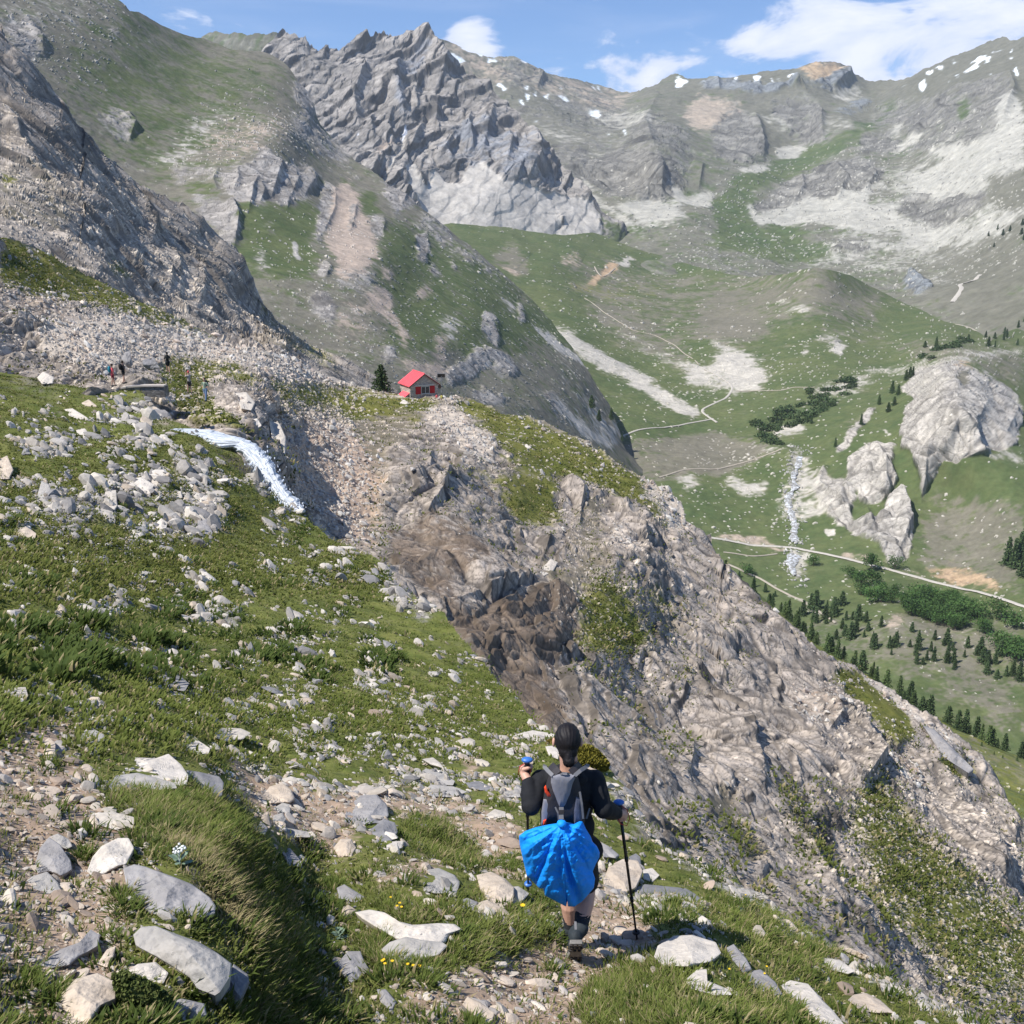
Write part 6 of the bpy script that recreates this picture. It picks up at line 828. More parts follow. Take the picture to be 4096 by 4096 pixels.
H(7, [(80, 1200), (170, 1120), (260, 1090), (320, 1150), (350, 1210), (220, 1245), (100, 1255)], 'mid', 'smooth grey bedrock hump worn into the left path, the lower one', .35)
H(7, [(190, 1060), (220, 960), (270, 900), (330, 940), (390, 1030), (400, 1080), (340, 1120), (270, 1090), (210, 1100)], 'grey', 'dark smooth bedrock hump worn into the left path, above the other hump', .45)
H(7, [(270, 900), (320, 880), (380, 910), (400, 950), (370, 965), (310, 950)], 'mid', 'rounded grey stone topping the dark hump on the left path', .6)
H(7, [(435, 380), (460, 320), (520, 305), (575, 335), (575, 370), (500, 385)], 'mid', 'rounded grey stone at the upper edge of the left path', .6)
H(7, [(240, 440), (245, 370), (270, 350), (305, 380), (308, 450), (285, 480), (255, 475)], 'cream', 'upright cream stone standing on the left path', .8)
H(7, [(970, 380), (1040, 340), (1100, 370), (1160, 410), (1150, 440), (1080, 445), (1010, 420)], 'white', 'bright flat whitish rock in the grass above the mound', .35)
H(7, [(1180, 330), (1230, 295), (1330, 300), (1385, 325), (1340, 360), (1240, 370), (1185, 350)], 'pale', 'wide pale grey rock with turf at its foot above the middle path', .4)
H(7, [(1440, 290), (1540, 310), (1640, 350), (1695, 380), (1600, 365), (1480, 330)], 'white', 'thin whitish slab slanting down the green slope above the middle path', .3)
H(7, [(1450, 670), (1490, 620), (1560, 600), (1610, 640), (1630, 690), (1600, 712), (1490, 715)], 'cream', 'rounded tan rock at the left end of the middle path', .7)
H(7, [(1510, 740), (1560, 710), (1605, 720), (1600, 770), (1530, 765)], 'mid', 'grey-tan stone just below the rounded tan rock on the middle path', .7)
H(7, [(1500, 840), (1510, 780), (1560, 765), (1580, 800), (1545, 850)], 'mid', 'tall grey stone below the rounded tan rock, beside the earthy step', .7)
H(7, [(1500, 860), (1560, 845), (1700, 870), (1715, 900), (1620, 905), (1520, 880)], 'mid', 'long thin stone forming a step at the left of the middle path', .6)
H(7, [(850, 10), (1000, 20), (1045, 50), (1020, 95), (920, 80), (830, 0)], 'grey', 'broad grey slab in the turf at the far left of the slope', .3)
H(7, [(400, 40), (440, 25), (520, 90), (575, 105), (560, 120), (470, 110), (410, 70)], 'white', 'whitish curved slab beside the reddish earth patch', .35)
H(7, [(0, 130), (60, 80), (140, 70), (155, 120), (110, 180), (20, 170), (-20, 160)], 'pale', 'pale rock with dark underside at the left edge above the path', .5)
H(7, [(380, 130), (440, 125), (530, 160), (545, 190), (490, 200), (400, 160)], 'pale', 'flat pale stone left of the reddish earth patch', .3)
H(7, [(210, 1610), (330, 1520), (440, 1480), (500, 1410), (550, 1440), (540, 1500), (440, 1560), (380, 1610), (280, 1625)], 'grey', 'blue-grey slanting bedrock rib left of the long brownish block', .4)
H(7, [(660, 1670), (760, 1600), (860, 1590), (930, 1650), (900, 1710), (800, 1700), (700, 1690)], 'white', 'pale angular stone under the left end of the long brownish block', .6)
H(7, [(535, 1600), (590, 1520), (640, 1500), (630, 1560), (590, 1620)], 'cream', 'cream wedge stone standing left of the long brownish block', .6)
H(7, [(920, 1810), (1000, 1790), (1130, 1820), (1140, 1880), (1040, 1930), (960, 1880)], 'grey', 'layered grey rock at the bottom edge below the long brownish block', .5, strata=(60, .5))
H(7, [(500, 770), (620, 760), (740, 790), (740, 830), (640, 860), (530, 830)], 'pale', 'flat layered tan slab flush with the left path', .15)
H(7, [(340, 1230), (380, 1200), (440, 1250), (430, 1280), (370, 1278)], 'cream', 'cream flat stone lying on the left path below the smooth humps', .4)
H(7, [(690, 730), (750, 710), (830, 705), (800, 750), (720, 757)], 'grey', 'small grey slab on the left face of the grassy mound', .35)
H(7, [(1400, 830), (1440, 810), (1480, 850), (1460, 890), (1410, 870)], 'grey', 'small blue-grey stone in the shade right of the mound', .6)
H(7, [(1540, 950), (1600, 960), (1670, 1040), (1660, 1065), (1590, 1060)], 'grey', 'small blue-grey slab in the turf right of the mound', .5)
H(8, [(40, 830), (50, 740), (130, 670), (220, 665), (275, 720), (285, 780), (250, 820), (150, 835)], 'grey', 'big rounded blue-grey boulder stacked on the dark one at the middle path', .75, strata=(10, .25))
H(8, [(170, 870), (260, 800), (320, 820), (335, 870), (300, 930), (240, 945), (200, 900)], 'slate', 'dark angular boulder under the rounded blue-grey one', .7, strata=(40, .4))
H(8, [(250, 960), (300, 925), (370, 920), (360, 960), (290, 985)], 'white', 'bright white wedge under the dark angular boulder', .6)
H(8, [(-20, 960), (20, 910), (80, 910), (105, 960), (80, 1010), (10, 1010)], 'cream', 'rounded tan stone left of the stacked boulders', .7)
H(8, [(0, 1180), (40, 1160), (120, 1210), (190, 1255), (200, 1280), (100, 1265), (10, 1240)], 'grey', 'flat blue-grey rock in the grass left of the arched white rock', .4)
H(8, [(465, 1140), (500, 1080), (560, 1070), (650, 1110), (680, 1150), (660, 1210), (540, 1215), (480, 1200)], 'mid', 'grey rounded rock in the grass below the middle path', .7, strata=(60, .2))
H(8, [(710, 1110), (740, 1095), (770, 1130), (780, 1170), (720, 1160)], 'white', 'small whitish stone left of the large cream boulder by the hiker', .6)
H(8, [(770, 1110), (850, 1090), (930, 1130), (980, 1180), (970, 1260), (900, 1290), (830, 1240), (790, 1190)], 'cream', 'large cream boulder left of the hiker, the upper of the pair', .7)
H(8, [(940, 1180), (1000, 1170), (1060, 1210), (1030, 1250), (970, 1270)], 'mid', 'grey rock at the right end of the large cream boulder left of the hiker', .5)
H(8, [(730, 1330), (760, 1270), (830, 1245), (930, 1300), (990, 1370), (960, 1390), (800, 1370), (740, 1355)], 'cream', 'low cream boulder left of the hiker, the lower of the pair', .6)
H(8, [(680, 1250), (720, 1235), (780, 1260), (760, 1300), (700, 1310)], 'grey', 'small blue-grey stone left of the low cream boulder', .6)
H(8, [(100, 1315), (180, 1300), (260, 1315), (320, 1360), (420, 1385), (560, 1375), (650, 1380), (690, 1410), (620, 1440), (600, 1480), (540, 1520), (440, 1490), (330, 1470), (220, 1400), (140, 1350)], 'white', 'large arched white rock in the grass at the bottom centre left', .5)
H(8, [(245, 1520), (290, 1480), (380, 1450), (480, 1470), (580, 1480), (610, 1500), (560, 1550), (420, 1590), (320, 1600), (270, 1560)], 'mid', 'grey and white veined rock tucked under the arched white rock', .5)
H(8, [(0, 1600), (60, 1530), (130, 1530), (155, 1600), (130, 1680), (80, 1710), (20, 1660)], 'grey', 'blue-grey stone at the left of the lower trail by the yellow flowers', .7)
H(8, [(220, 1740), (270, 1740), (330, 1810), (300, 1870), (240, 1810)], 'grey', 'slanting blue-grey stone beside the bottom trail', .6)
H(8, [(680, 1840), (720, 1780), (790, 1810), (870, 1870), (850, 1932), (700, 1950)], 'cream', 'flat tan slab set in the trail at the bottom edge', .25)
H(8, [(1470, 1140), (1500, 1060), (1580, 1020), (1660, 1030), (1690, 1090), (1650, 1180), (1560, 1230), (1480, 1220)], 'cream', 'large pinkish boulder right of the hiker behind the right pole', .75)
H(8, [(1610, 1010), (1650, 990), (1675, 1010), (1680, 1080), (1640, 1060)], 'slate', 'dark cap stone on top of the pinkish boulder', .5)
H(8, [(1690, 1080), (1740, 1070), (1780, 1110), (1740, 1150), (1690, 1130)], 'white', 'pale stone right of the pinkish boulder', .5)
H(8, [(1640, 1180), (1700, 1160), (1900, 1180), (1960, 1220), (1880, 1260), (1700, 1240)], 'slate', 'long dark slab right of the pinkish boulder', .35)
H(8, [(1460, 930), (1500, 950), (1560, 1000), (1540, 1020), (1470, 1010)], 'grey', 'smooth grey rock just behind the hiker\'s right hip', .6)
H(8, [(450, 560), (490, 520), (560, 540), (650, 590), (640, 615), (540, 605)], 'mid', 'grey slab on the slope above the middle path, the upper of two', .4)
H(8, [(480, 640), (520, 610), (640, 620), (720, 650), (640, 680), (520, 675)], 'mid', 'grey slab on the upper edge of the middle path, the lower of two', .3)
H(8, [(710, 600), (780, 590), (870, 630), (840, 650), (730, 630)], 'slate', 'dark layered slab beside the middle path left of the raised pole', .3, strata=(0, .6))
H(8, [(880, 650), (930, 630), (1010, 650), (1010, 680), (920, 680)], 'mid', 'grey flat rock on the rim of the middle path beside the hiker\'s raised arm', .35)
H(8, [(820, 780), (870, 745), (930, 760), (930, 790), (860, 800)], 'pale', 'flat pale stone in the middle of the gravel path behind the hiker', .4)
H(8, [(470, 470), (530, 460), (570, 490), (590, 520), (520, 500)], 'pale', 'pale slab in the green slope above the grey slabs', .35)
H(8, [(960, 340), (1080, 310), (1200, 330), (1190, 360), (1050, 370), (980, 360)], 'white', 'whitish slab on the rim of the gorge left of the hiker\'s head', .5)
H(8, [(1150, 400), (1190, 395), (1230, 420), (1220, 470), (1170, 450)], 'white', 'pale pointed rock beside the hiker\'s neck on the gorge rim', .6)
H(8, [(925, 420), (970, 405), (980, 450), (955, 470)], 'white', 'small square white stone in the green slope near the rim', .6)
H(9, [(-90, 1500), (0, 1445), (100, 1440), (230, 1480), (260, 1540), (200, 1590), (80, 1620), (-60, 1610), (-110, 1560)], 'white', 'knobbly white rock outcrop in the grass right of the trail', .7)
H(9, [(60, 1690), (130, 1630), (180, 1630), (180, 1690), (300, 1740), (320, 1770), (220, 1780), (100, 1740)], 'white', 'long white rib with a raised block below the knobbly outcrop', .6)
H(9, [(290, 1510), (330, 1490), (400, 1570), (430, 1630), (380, 1650), (330, 1590)], 'grey', 'grey slanting slab right of the knobbly outcrop', .5)
H(9, [(390, 1700), (420, 1640), (480, 1630), (560, 1700), (600, 1770), (540, 1790), (440, 1740)], 'grey', 'grey rounded rib just left of the long bottom white rock', .5)
H(9, [(590, 1720), (640, 1690), (740, 1710), (820, 1800), (880, 1860), (960, 1960), (840, 1960), (740, 1880), (660, 1800)], 'white', 'long white rock running off the bottom edge', .6)
H(9, [(960, 1800), (990, 1770), (1060, 1760), (1140, 1800), (1215, 1870), (1120, 1875), (1040, 1860)], 'cream', 'cream pyramid-topped boulder near the bottom right', .7)
H(9, [(780, 1590), (830, 1565), (920, 1580), (1000, 1640), (960, 1655), (880, 1640)], 'white', 'smooth white rock in the grass above the cream boulder', .6)
H(9, [(340, 1430), (380, 1420), (430, 1480), (400, 1495)], 'white', 'small pale stone in the dark grass right of the grassy tussock', .6)
H(9, [(1120, 1710), (1160, 1705), (1250, 1770), (1230, 1790), (1160, 1770)], 'pale', 'pale slanting stone right of the cream boulder', .6)
H(9, [(1300, 1800), (1350, 1780), (1420, 1830), (1440, 1870), (1360, 1860)], 'pale', 'cracked pale stone at the bottom right by the gorge rim', .6)
H(9, [(290, 1210), (340, 1180), (440, 1195), (530, 1230), (500, 1250), (380, 1240)], 'mid', 'broad grey slab on the gorge rim right of the pole', .4)
H(9, [(0, 1230), (60, 1180), (120, 1215), (170, 1260), (100, 1270)], 'slate', 'dark slab pile in the grass right of the right pole', .4)
H(9, [(920, 1520), (970, 1510), (1080, 1560), (1060, 1580), (980, 1550)], 'cream', 'long pinkish slab on the rim at the lower right', .4)
H(4, [(0, 740), (40, 720), (75, 800), (50, 850), (0, 850)], 'cream', 'pinkish boulder at the left edge halfway up the slope', .7)
H(4, [(60, 1120), (150, 1115), (200, 1150), (190, 1190), (130, 1210), (90, 1190)], 'cream', 'squarish tan boulder standing on the left of the green slope', .7)
H(4, [(235, 1270), (300, 1275), (385, 1320), (360, 1340), (280, 1330)], 'cream', 'long light tan stone lying below the squarish tan boulder', .5)
H(4, [(420, 580), (470, 570), (495, 610), (460, 630), (430, 610)], 'white', 'white block on the slope left of the waterfall', .6)
H(4, [(355, 465), (400, 460), (480, 510), (440, 525), (380, 500)], 'white', 'long white stone on the slope below the path and walkers', .4)
H(4, [(450, 430), (490, 410), (540, 450), (470, 462)], 'cream', 'tan stone just under the stone wall on its left', .6)
H(4, [(205, 290), (240, 255), (300, 290), (290, 325), (230, 325)], 'white', 'white rounded boulder on the turf left of the walkers', .6)
H(4, [(690, 150), (720, 145), (730, 235), (700, 230), (670, 190)], 'grey', 'grey upright slab behind the first two walkers', .6)
H(4, [(790, 190), (850, 180), (880, 235), (820, 245), (785, 220)], 'slate', 'dark block at the foot of the scree behind the walkers', .7)
H(4, [(310, 960), (260, 1000), (200, 960), (230, 860), (270, 880)], 'mid', 'grey outcrop on the left slope above the squarish tan boulder', .6)
H(4, [(1060, 950), (1120, 930), (1190, 960), (1200, 1010), (1130, 1010), (1080, 1000)], 'white', 'pale top block of the crag in the green slope below the waterfall', .8)
H(4, [(1090, 1060), (1140, 1070), (1175, 1150), (1160, 1165), (1090, 1150)], 'grey', 'dark-faced slab at the foot of the crag below the waterfall', .7)
H(4, [(850, 1110), (890, 1065), (925, 1090), (910, 1160), (860, 1165)], 'white', 'pale triangular rock left of the crag below the waterfall', .7)
H(4, [(945, 925), (1000, 915), (1010, 955), (960, 965)], 'pale', 'squarish pale stone above the crag below the waterfall', .6)
H(4, [(700, 850), (780, 840), (850, 880), (830, 940), (760, 920), (710, 900)], 'white', 'broad pale outcrop in the middle of the left slope', .6)
H(4, [(830, 830), (900, 830), (930, 880), (880, 920), (840, 880)], 'pale', 'grey-white outcrop block right of the broad pale outcrop', .6)
H(4, [(580, 920), (640, 910), (650, 1000), (620, 1040), (580, 1000)], 'pale', 'upright pale rock rib left of the broad pale outcrop', .6)
H(4, [(1300, 375), (1360, 370), (1410, 430), (1390, 475), (1330, 465)], 'pale', 'big pale block hanging on the cliff right of the waterfall head', .8, lay='spur_hill')
H(4, [(1375, 525), (1420, 515), (1445, 555), (1410, 575)], 'white', 'white block wedged beneath the big hanging block', .7, lay='spur_hill')
H(4, [(1485, 530), (1540, 540), (1580, 620), (1575, 720), (1540, 690), (1500, 620)], 'pale', 'tall pale rock pillar right of the waterfall', .8, lay='spur_hill')
H(5, [(345, 430), (370, 410), (410, 440), (380, 455)], 'white', 'white pointed boulder with a dark hollow in front of the hut', .8, lay='spur_hill')
H(5, [(260, 470), (290, 455), (325, 470), (300, 485)], 'white', 'white flat boulder left of the pointed one in front of the hut', .6, lay='spur_hill')
H(5, [(1020, 670), (1045, 655), (1075, 675), (1050, 695)], 'white', 'white boulder alone in the grass of the ridge below the hut', .8, lay='spur_hill')
H(5, [(1050, 760), (1080, 750), (1095, 775), (1065, 785)], 'white', 'white boulder lower down the ridge grass, right one of two', .8, lay='spur_hill')
H(5, [(975, 770), (1000, 755), (1015, 780), (990, 790)], 'white', 'white boulder lower down the ridge grass, left one of two', .8, lay='spur_hill')
H(5, [(1110, 1360), (1180, 1290), (1220, 1310), (1190, 1370), (1140, 1385)], 'pale', 'pale block wedged on the gorge wall above the long dark crack', .7, lay='spur_hill')

def O(c, pts, tone, label, thick=.42, st=(-30, .55)): H(c, pts, tone, label, thick, lay='spur_hill', name='rock_outcrop', strata=st, cat='rock outcrop')
O(9, [(1368, 278), (1440, 308), (1655, 525), (1625, 548), (1480, 455)], 'grey', 'smooth thin grey slab lying along the right skyline of the spur', .4, (55, .4))

# loose stones: the largest as objects, the rest as one mass
def rock_protos(n, seed, sub=2):
    out = []; import bmesh
    bm = bmesh.new(); bmesh.ops.create_icosphere(bm, subdivisions=sub, radius=1); V = np.array([v.co[:] for v in bm.verts]); Fc = np.array([[v.index for v in f.verts] for f in bm.faces]); bm.free(); V /= np.linalg.norm(V, axis=1, keepdims=True)
    for k in range(n):
        rg = np.random.default_rng(seed + k); N = rg.normal(size=(9, 3)); N /= np.linalg.norm(N, axis=1, keepdims=True); dd = rg.uniform(.55, 1.0, 9); c = V @ N.T; r = np.where(c > .05, dd / np.maximum(c, .05), 9).min(1); r = np.minimum(r, 1.15)
        out.append((V * r[:, None], Fc))
    return out
def scatter(lay, mask, n, pxr, power, seed, protos, cls=None, flat=(.28, .6), dirv=(.80, -.3, -.52), ycut=None, keep=0, label=None, group=None, name='stone', tones=None, sink=.15, dmax=1e9):
    rg = np.random.default_rng(seed); ys, xs = np.nonzero(mask > .02); w = mask[ys, xs].astype(np.float64); w /= w.sum(); i = rg.choice(len(ys), n, p=w); px = xs[i] + RX0 + rg.uniform(0, 1, n); py = ys[i] + RY0 + rg.uniform(0, 1, n)
    ok = (px > -60) & (px < 1084) & (py < 1080); px, py = px[ok], py[ok]; P, nn, d = surf(lay, px, py); n = len(px); size = pxr[0] * (rg.uniform(0, 1, n) * ((pxr[0] / pxr[1]) ** power - 1) + 1) ** (-1 / power); size = np.minimum(size, pxr[1]); m = size * d / F * .5
    a0 = np.array(dirv, float); a0 /= np.linalg.norm(a0); A = a0 + rg.normal(0, .38, (n, 3)); A /= np.linalg.norm(A, axis=1, keepdims=True); U = np.array([0, 0, 1.]) * .9 + nn * .5 + rg.normal(0, .25, (n, 3)); U -= (U * A).sum(1, keepdims=True) * A; U /= np.linalg.norm(U, axis=1, keepdims=True); B = np.cross(U, A)
    sx = m * rg.uniform(.9, 1.5, n); sy = m * rg.uniform(.55, .95, n); sz = m * rg.uniform(flat[0], flat[1], n); tn = tones if tones is not None else np.array([[.62, .565, .49], [.50, .455, .40], [.40, .375, .345], [.56, .47, .37], [.30, .29, .285], [.66, .61, .54], [.46, .42, .37]]); col = tn[rg.integers(0, len(tn), n)] * rg.uniform(.62, 1.0, (n, 1))
    order = np.argsort(-size); objs = []; V_, F_, C_ = [], [], []; nv = 0
    for q, k in enumerate(order):
        V, Fc = protos[k % len(protos)]; W = V[:, :1] * (A[k] * sx[k]) + V[:, 1:2] * (B[k] * sy[k]) + V[:, 2:] * (U[k] * sz[k]); P0 = P[k] + U[k] * sz[k] * (1 - 2 * sink)
        if q < keep:
            cc = np.repeat(col[k][None], len(V), 0) * (1 + .25 * fbm(V * 2.2 + k, 3, 5)[:, None]); o = mesh_obj(name, W, Fc, M_STONE, cols=cc.astype(np.float32)); o.location = tuple(P0); tag(o, label(px[k], py[k], size[k], col[k]) if callable(label) else label, 'rock', group)
        else: V_.append(W + P0); F_.append(Fc + nv); C_.append(np.repeat(col[k][None], len(V), 0)); nv += len(V)
    return V_, F_, C_
def mass(name, parts, mat=None):
    V = np.concatenate([np.concatenate(p[0]) for p in parts]); off = 0; Fs = []
    for p in parts: f = np.concatenate(p[1]); Fs.append(f + off); off += sum(len(v) for v in p[0])
    o = mesh_obj(name, V, np.concatenate(Fs), mat or M_STONE, cols=np.concatenate([np.concatenate(p[2]) for p in parts]).astype(np.float32)); tag(o, kind='stuff'); return o
PR2, PR1 = rock_protos(12, 300, 2), rock_protos(24, 400, 1)
L7 = LAYERS['path_slope_land']; z_ = np.zeros((RH, RW), np.float32)
def lay_mask(top, bot): 
    m = z_.copy(); xs = np.arange(RW) + RX0 + .5; t = interp_curve(top, xs); b = interp_curve(bot, xs); yy = (np.arange(RH) + RY0 + .5)[:, None]; return ((yy > t[None] + 1) & (yy < b[None])).astype(np.float32)
m7 = lay_mask(ns_top, ns_bot); xx, yy = _gx, _gy; clus = np.clip(.35 + 1.6 * fbm(np.stack([xx / 46, yy / 30, xx * 0 + 2.5], -1), 3, 71), .05, 2).astype(np.float32); clus2 = np.clip(.3 + 2.0 * fbm(np.stack([xx / 20 + yy / 60, yy / 12, xx * 0 + 6.5], -1), 2, 72), .03, 2).astype(np.float32)
soil = np.clip(ns_W[SO], 0, 1); rockm = np.clip(ns_W[RK] + ns_W[SC], 0, 1); slope = m7 * (1 - soil * .95) * (yy < 760) ; upper = raster(K(4, [(0, 280), (1250, 650), (1932, 1400), (1932, 1932), (0, 1932)]), 10)
dens = m7 * clus * clus2 * np.clip(1 - soil, 0, 1)
dens_mid = dens * sstep(yy, 380, 420) * (1 - sstep(yy, 640, 860)) * (1 - .65 * raster(K(5, [(0, 1350), (500, 1650), (900, 1932), (0, 1932), (-400, 1800)]), 20))
def lab(px, py, s, c):
    where = 'on the upper left slope near the waterfall' if py < 520 else ('in the middle of the green left slope' if py < 640 else ('on the lower green slope above the path' if py < 760 else 'in the near grass'))
    t = 'pale' if c.mean() > .47 else ('tan' if c[0] > c[2] * 1.3 else 'grey'); return f'{t} flat stone lying among others {where}'
p_mid = scatter('path_slope_land', dens_mid, 17000, (2.2, 18), 1.8, 21, PR2, keep=170, label=lab, group='stones scattered over the green left slope', name='rock')
near = dens * sstep(yy, 640, 760); p_near = scatter('path_slope_land', near, 4200, (2.4, 20), 1.7, 22, PR1)
p_soil = scatter('path_slope_land', m7 * np.clip(soil, 0, 1) * (yy > 640), 9500, (1.9, 22), 1.75, 23, PR2, flat=(.22, .5), dirv=(.9, -.3, -.3), tones=np.array([[.60, .50, .40], [.52, .44, .36], [.46, .42, .38], [.64, .57, .48], [.42, .33, .26]]))
p_edge = scatter('path_slope_land', m7 * (line_mask(D([(450, 1480), (600, 1500), (900, 1470), (1000, 1500)]), 9, 4) + line_mask(D([(1180, 1490), (1240, 1590), (1370, 1668), (1540, 1780), (1720, 1868), (1860, 1935)]), 8, 3) + line_mask(D([(1150, 1650), (1200, 1700), (1300, 1720), (1330, 1780)]), 12, 5)), 1300, (3, 15), 1.6, 24, PR2)
p_crag = scatter('path_slope_land', m7 * rockm * sstep(-yy, -640, -600) * (1 - line_mask(K(4, [(880, 580), (1100, 620), (1300, 660), (1450, 780), (1560, 950), (1660, 1040)]), 12, 3)), 900, (3, 20), 1.4, 25, PR2, flat=(.5, 1.0), sink=.35, tones=np.array([[.50, .46, .41], [.38, .355, .33], [.27, .255, .245], [.58, .53, .46]]))
mass('stones', [p_mid, p_near, p_soil, p_edge, p_crag])
m6 = lay_mask(sp_top, [(x, interp_curve(ns_top, [x])[0]) for x in range(-160, 1180, 20)]); g6 = np.clip(sp_W[GR] + sp_W[AL], 0, 1); s6 = np.clip(sp_W[SC] + sp_W[PK] * .8, 0, 1)
p6a = scatter('spur_hill', m6 * (.25 * g6 * clus * clus2 + s6 * .9 + .02 * clus), 6000, (1.7, 9), 2.3, 31, PR1, flat=(.4, .9), dirv=(.6, -.2, -.6), tones=np.array([[.60, .56, .50], [.54, .49, .44], [.44, .41, .38], [.58, .49, .42], [.64, .61, .56]]))
mass('stones', [p6a])
va_m = line_mask(K(0, [(1510, 850), (1495, 900), (1485, 940), (1500, 1000), (1500, 1030), (1492, 1065), (1510, 1100)]), 9, 3) * 1.0
mass('stones', [scatter('valley_land', va_m, 320, (1.5, 4.5), 2.0, 33, PR1, flat=(.5, .9), tones=np.array([[.52, .50, .46], [.44, .42, .39], [.60, .58, .54]]))])
# ------------------------------------------------------------------ grass
def blade_mat(name):
    m = bpy.data.materials.new(name); m.use_nodes = True; nt = m.node_tree; b = nt.nodes['Principled BSDF']; N = nt.nodes.new; L = nt.links.new; a = N('ShaderNodeAttribute'); a.attribute_name = 'Col'; L(a.outputs['Color'], b.inputs['Base Color']); b.inputs['Roughness'].default_value = .7; b.inputs['Specular IOR Level'].default_value = .12
    try: b.inputs['Transmission Weight'].default_value = 0.0
    except Exception: pass
    tr = N('ShaderNodeBsdfTranslucent'); L(a.outputs['Color'], tr.inputs[0]); ms = N('ShaderNodeMixShader'); ms.inputs[0].default_value = .35; L(b.outputs[0], ms.inputs[1]); L(tr.outputs[0], ms.inputs[2]); L(ms.outputs[0], nt.nodes['Material Output'].inputs[0]); return m
M_GRASS = blade_mat('grass_blades')
def blades(lay, mask, n, hgt, wid, seed, tuft=7, spread=.05, lean=.5, straw=.08, pal=None, bend=(.06, -.04, 0)):
    """hgt in metres (min, max) before the tuft's own factor; returns arrays"""
    rg = np.random.default_rng(seed); ys, xs = np.nonzero(mask > .03); w = mask[ys, xs].astype(np.float64); w /= w.sum(); nt_ = n // tuft; i = rg.choice(len(ys), nt_, p=w); px = xs[i] + RX0 + rg.uniform(0, 1, nt_); py = ys[i] + RY0 + rg.uniform(0, 1, nt_); ok = (px > -50) & (px < 1075) & (py < 1075); px, py = px[ok], py[ok]; P, nn, d = surf(lay, px, py); T = len(px)
    th = rg.uniform(.6, 1.25, T) * (1 + .35 * fbm(P / .8, 2, 9)); tone = rg.uniform(0, 1, T) * .5 + .5 * np.clip(.5 + 1.2 * fbm(P / .5, 2, 19), 0, 1); isst = rg.uniform(0, 1, T) < straw
    k = np.repeat(np.arange(T), tuft); m = len(k); a = rg.uniform(0, 6.283, m); rr = spread * np.sqrt(rg.uniform(0, 1, m)); base = P[k] + np.stack([np.cos(a) * rr, np.sin(a) * rr, -.012 - 0 * a], -1); base[:, 2] -= .0
    H_ = rg.uniform(hgt[0], hgt[1], m) * th[k]; out = np.stack([np.cos(a), np.sin(a), 0 * a], -1) * (lean * rg.uniform(.3, 1.2, m) * (.4 + rr / spread * .6))[:, None] + np.array(bend) * rg.uniform(.1, .8, (m, 1)); sd = np.stack([-np.sin(a + rg.uniform(-1, 1, m)), np.cos(a), 0 * a], -1) * (wid * rg.uniform(.7, 1.3, m))[:, None]
    c = lambda t: base + np.array([0, 0, 1.]) * (H_ * (t - .28 * t * t))[:, None] + out * (H_ * t ** 1.9)[:, None]
    V = np.stack([base - sd, base + sd, c(.5) - sd * .75, c(.5) + sd * .75, c(1.0)], 1); ix = np.arange(m)[:, None] * 5; Fq = np.concatenate([ix + [0, 1, 3], ix + [0, 3, 2], ix + [2, 3, 4]]); pal = np.array(pal if pal is not None else [[.075, .115, .020], [.165, .200, .050]]); t1 = np.clip(tone[k] + rg.normal(0, .15, m), 0, 1)[:, None]; col = pal[0] * (1 - t1) + pal[1] * t1; stc = isst[k] | (rg.uniform(0, 1, m) < .05); col = np.where(stc[:, None], np.array([.38, .32, .17]) * rg.uniform(.7, 1.1, (m, 1)), col)
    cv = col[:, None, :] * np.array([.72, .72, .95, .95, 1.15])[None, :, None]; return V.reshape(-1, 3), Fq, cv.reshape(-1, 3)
def grass_mass(name, parts):
    off = 0; Fs = []
    for V, Fq, c in parts: Fs.append(Fq + off); off += len(V)
    o = mesh_obj(name, np.concatenate([p[0] for p in parts]), np.concatenate(Fs), M_GRASS, cols=np.concatenate([p[2] for p in parts]).astype(np.float32)); tag(o, kind='stuff')
notsoil = m7 * np.clip(1 - 1.15 * soil - .9 * ns_W[RK], 0, 1) * (1 - HMASK); patch = np.clip(.55 + 1.5 * fbm(np.stack([xx / 60, yy / 45, xx * 0 + 9.5], -1), 3, 91), .08, 1.6).astype(np.float32)
tall = np.clip(sum(raster(K(c, p), 6) for c, p in [(7, [(560, 640), (900, 600), (1200, 640), (1300, 760), (1480, 1000), (1560, 1250), (1700, 1600), (1750, 1932), (1400, 1932), (1420, 1600), (1250, 1250), (1050, 1000), (900, 860), (700, 900)]), (7, [(430, 440), (700, 360), (960, 380), (1250, 500), (1150, 520), (900, 430), (700, 500)]), (7, [(300, 340), (560, 260), (560, 330), (350, 400)]), (8, [(350, 780), (600, 820), (800, 960), (820, 1080), (640, 1060), (400, 960)]), (8, [(300, 1260), (700, 1400), (1000, 1500), (760, 1620), (300, 1640), (100, 1520)]), (8, [(680, 1260), (1000, 1250), (1200, 1400), (1200, 1500), (950, 1480)]), (8, [(1350, 1780), (1600, 1560), (1850, 1600), (1960, 1760), (1960, 1960), (1320, 1960)]), (8, [(1650, 1280), (1960, 1250), (1960, 1420), (1700, 1380)]), (9, [(0, 1640), (600, 1800), (700, 1932), (0, 1932)]), (9, [(200, 1250), (700, 1400), (1000, 1600), (600, 1680), (250, 1480)])]), 0, 1)
tus = notsoil * np.clip(clus2 * 1.6 - .9, 0, 2) ** 1.5
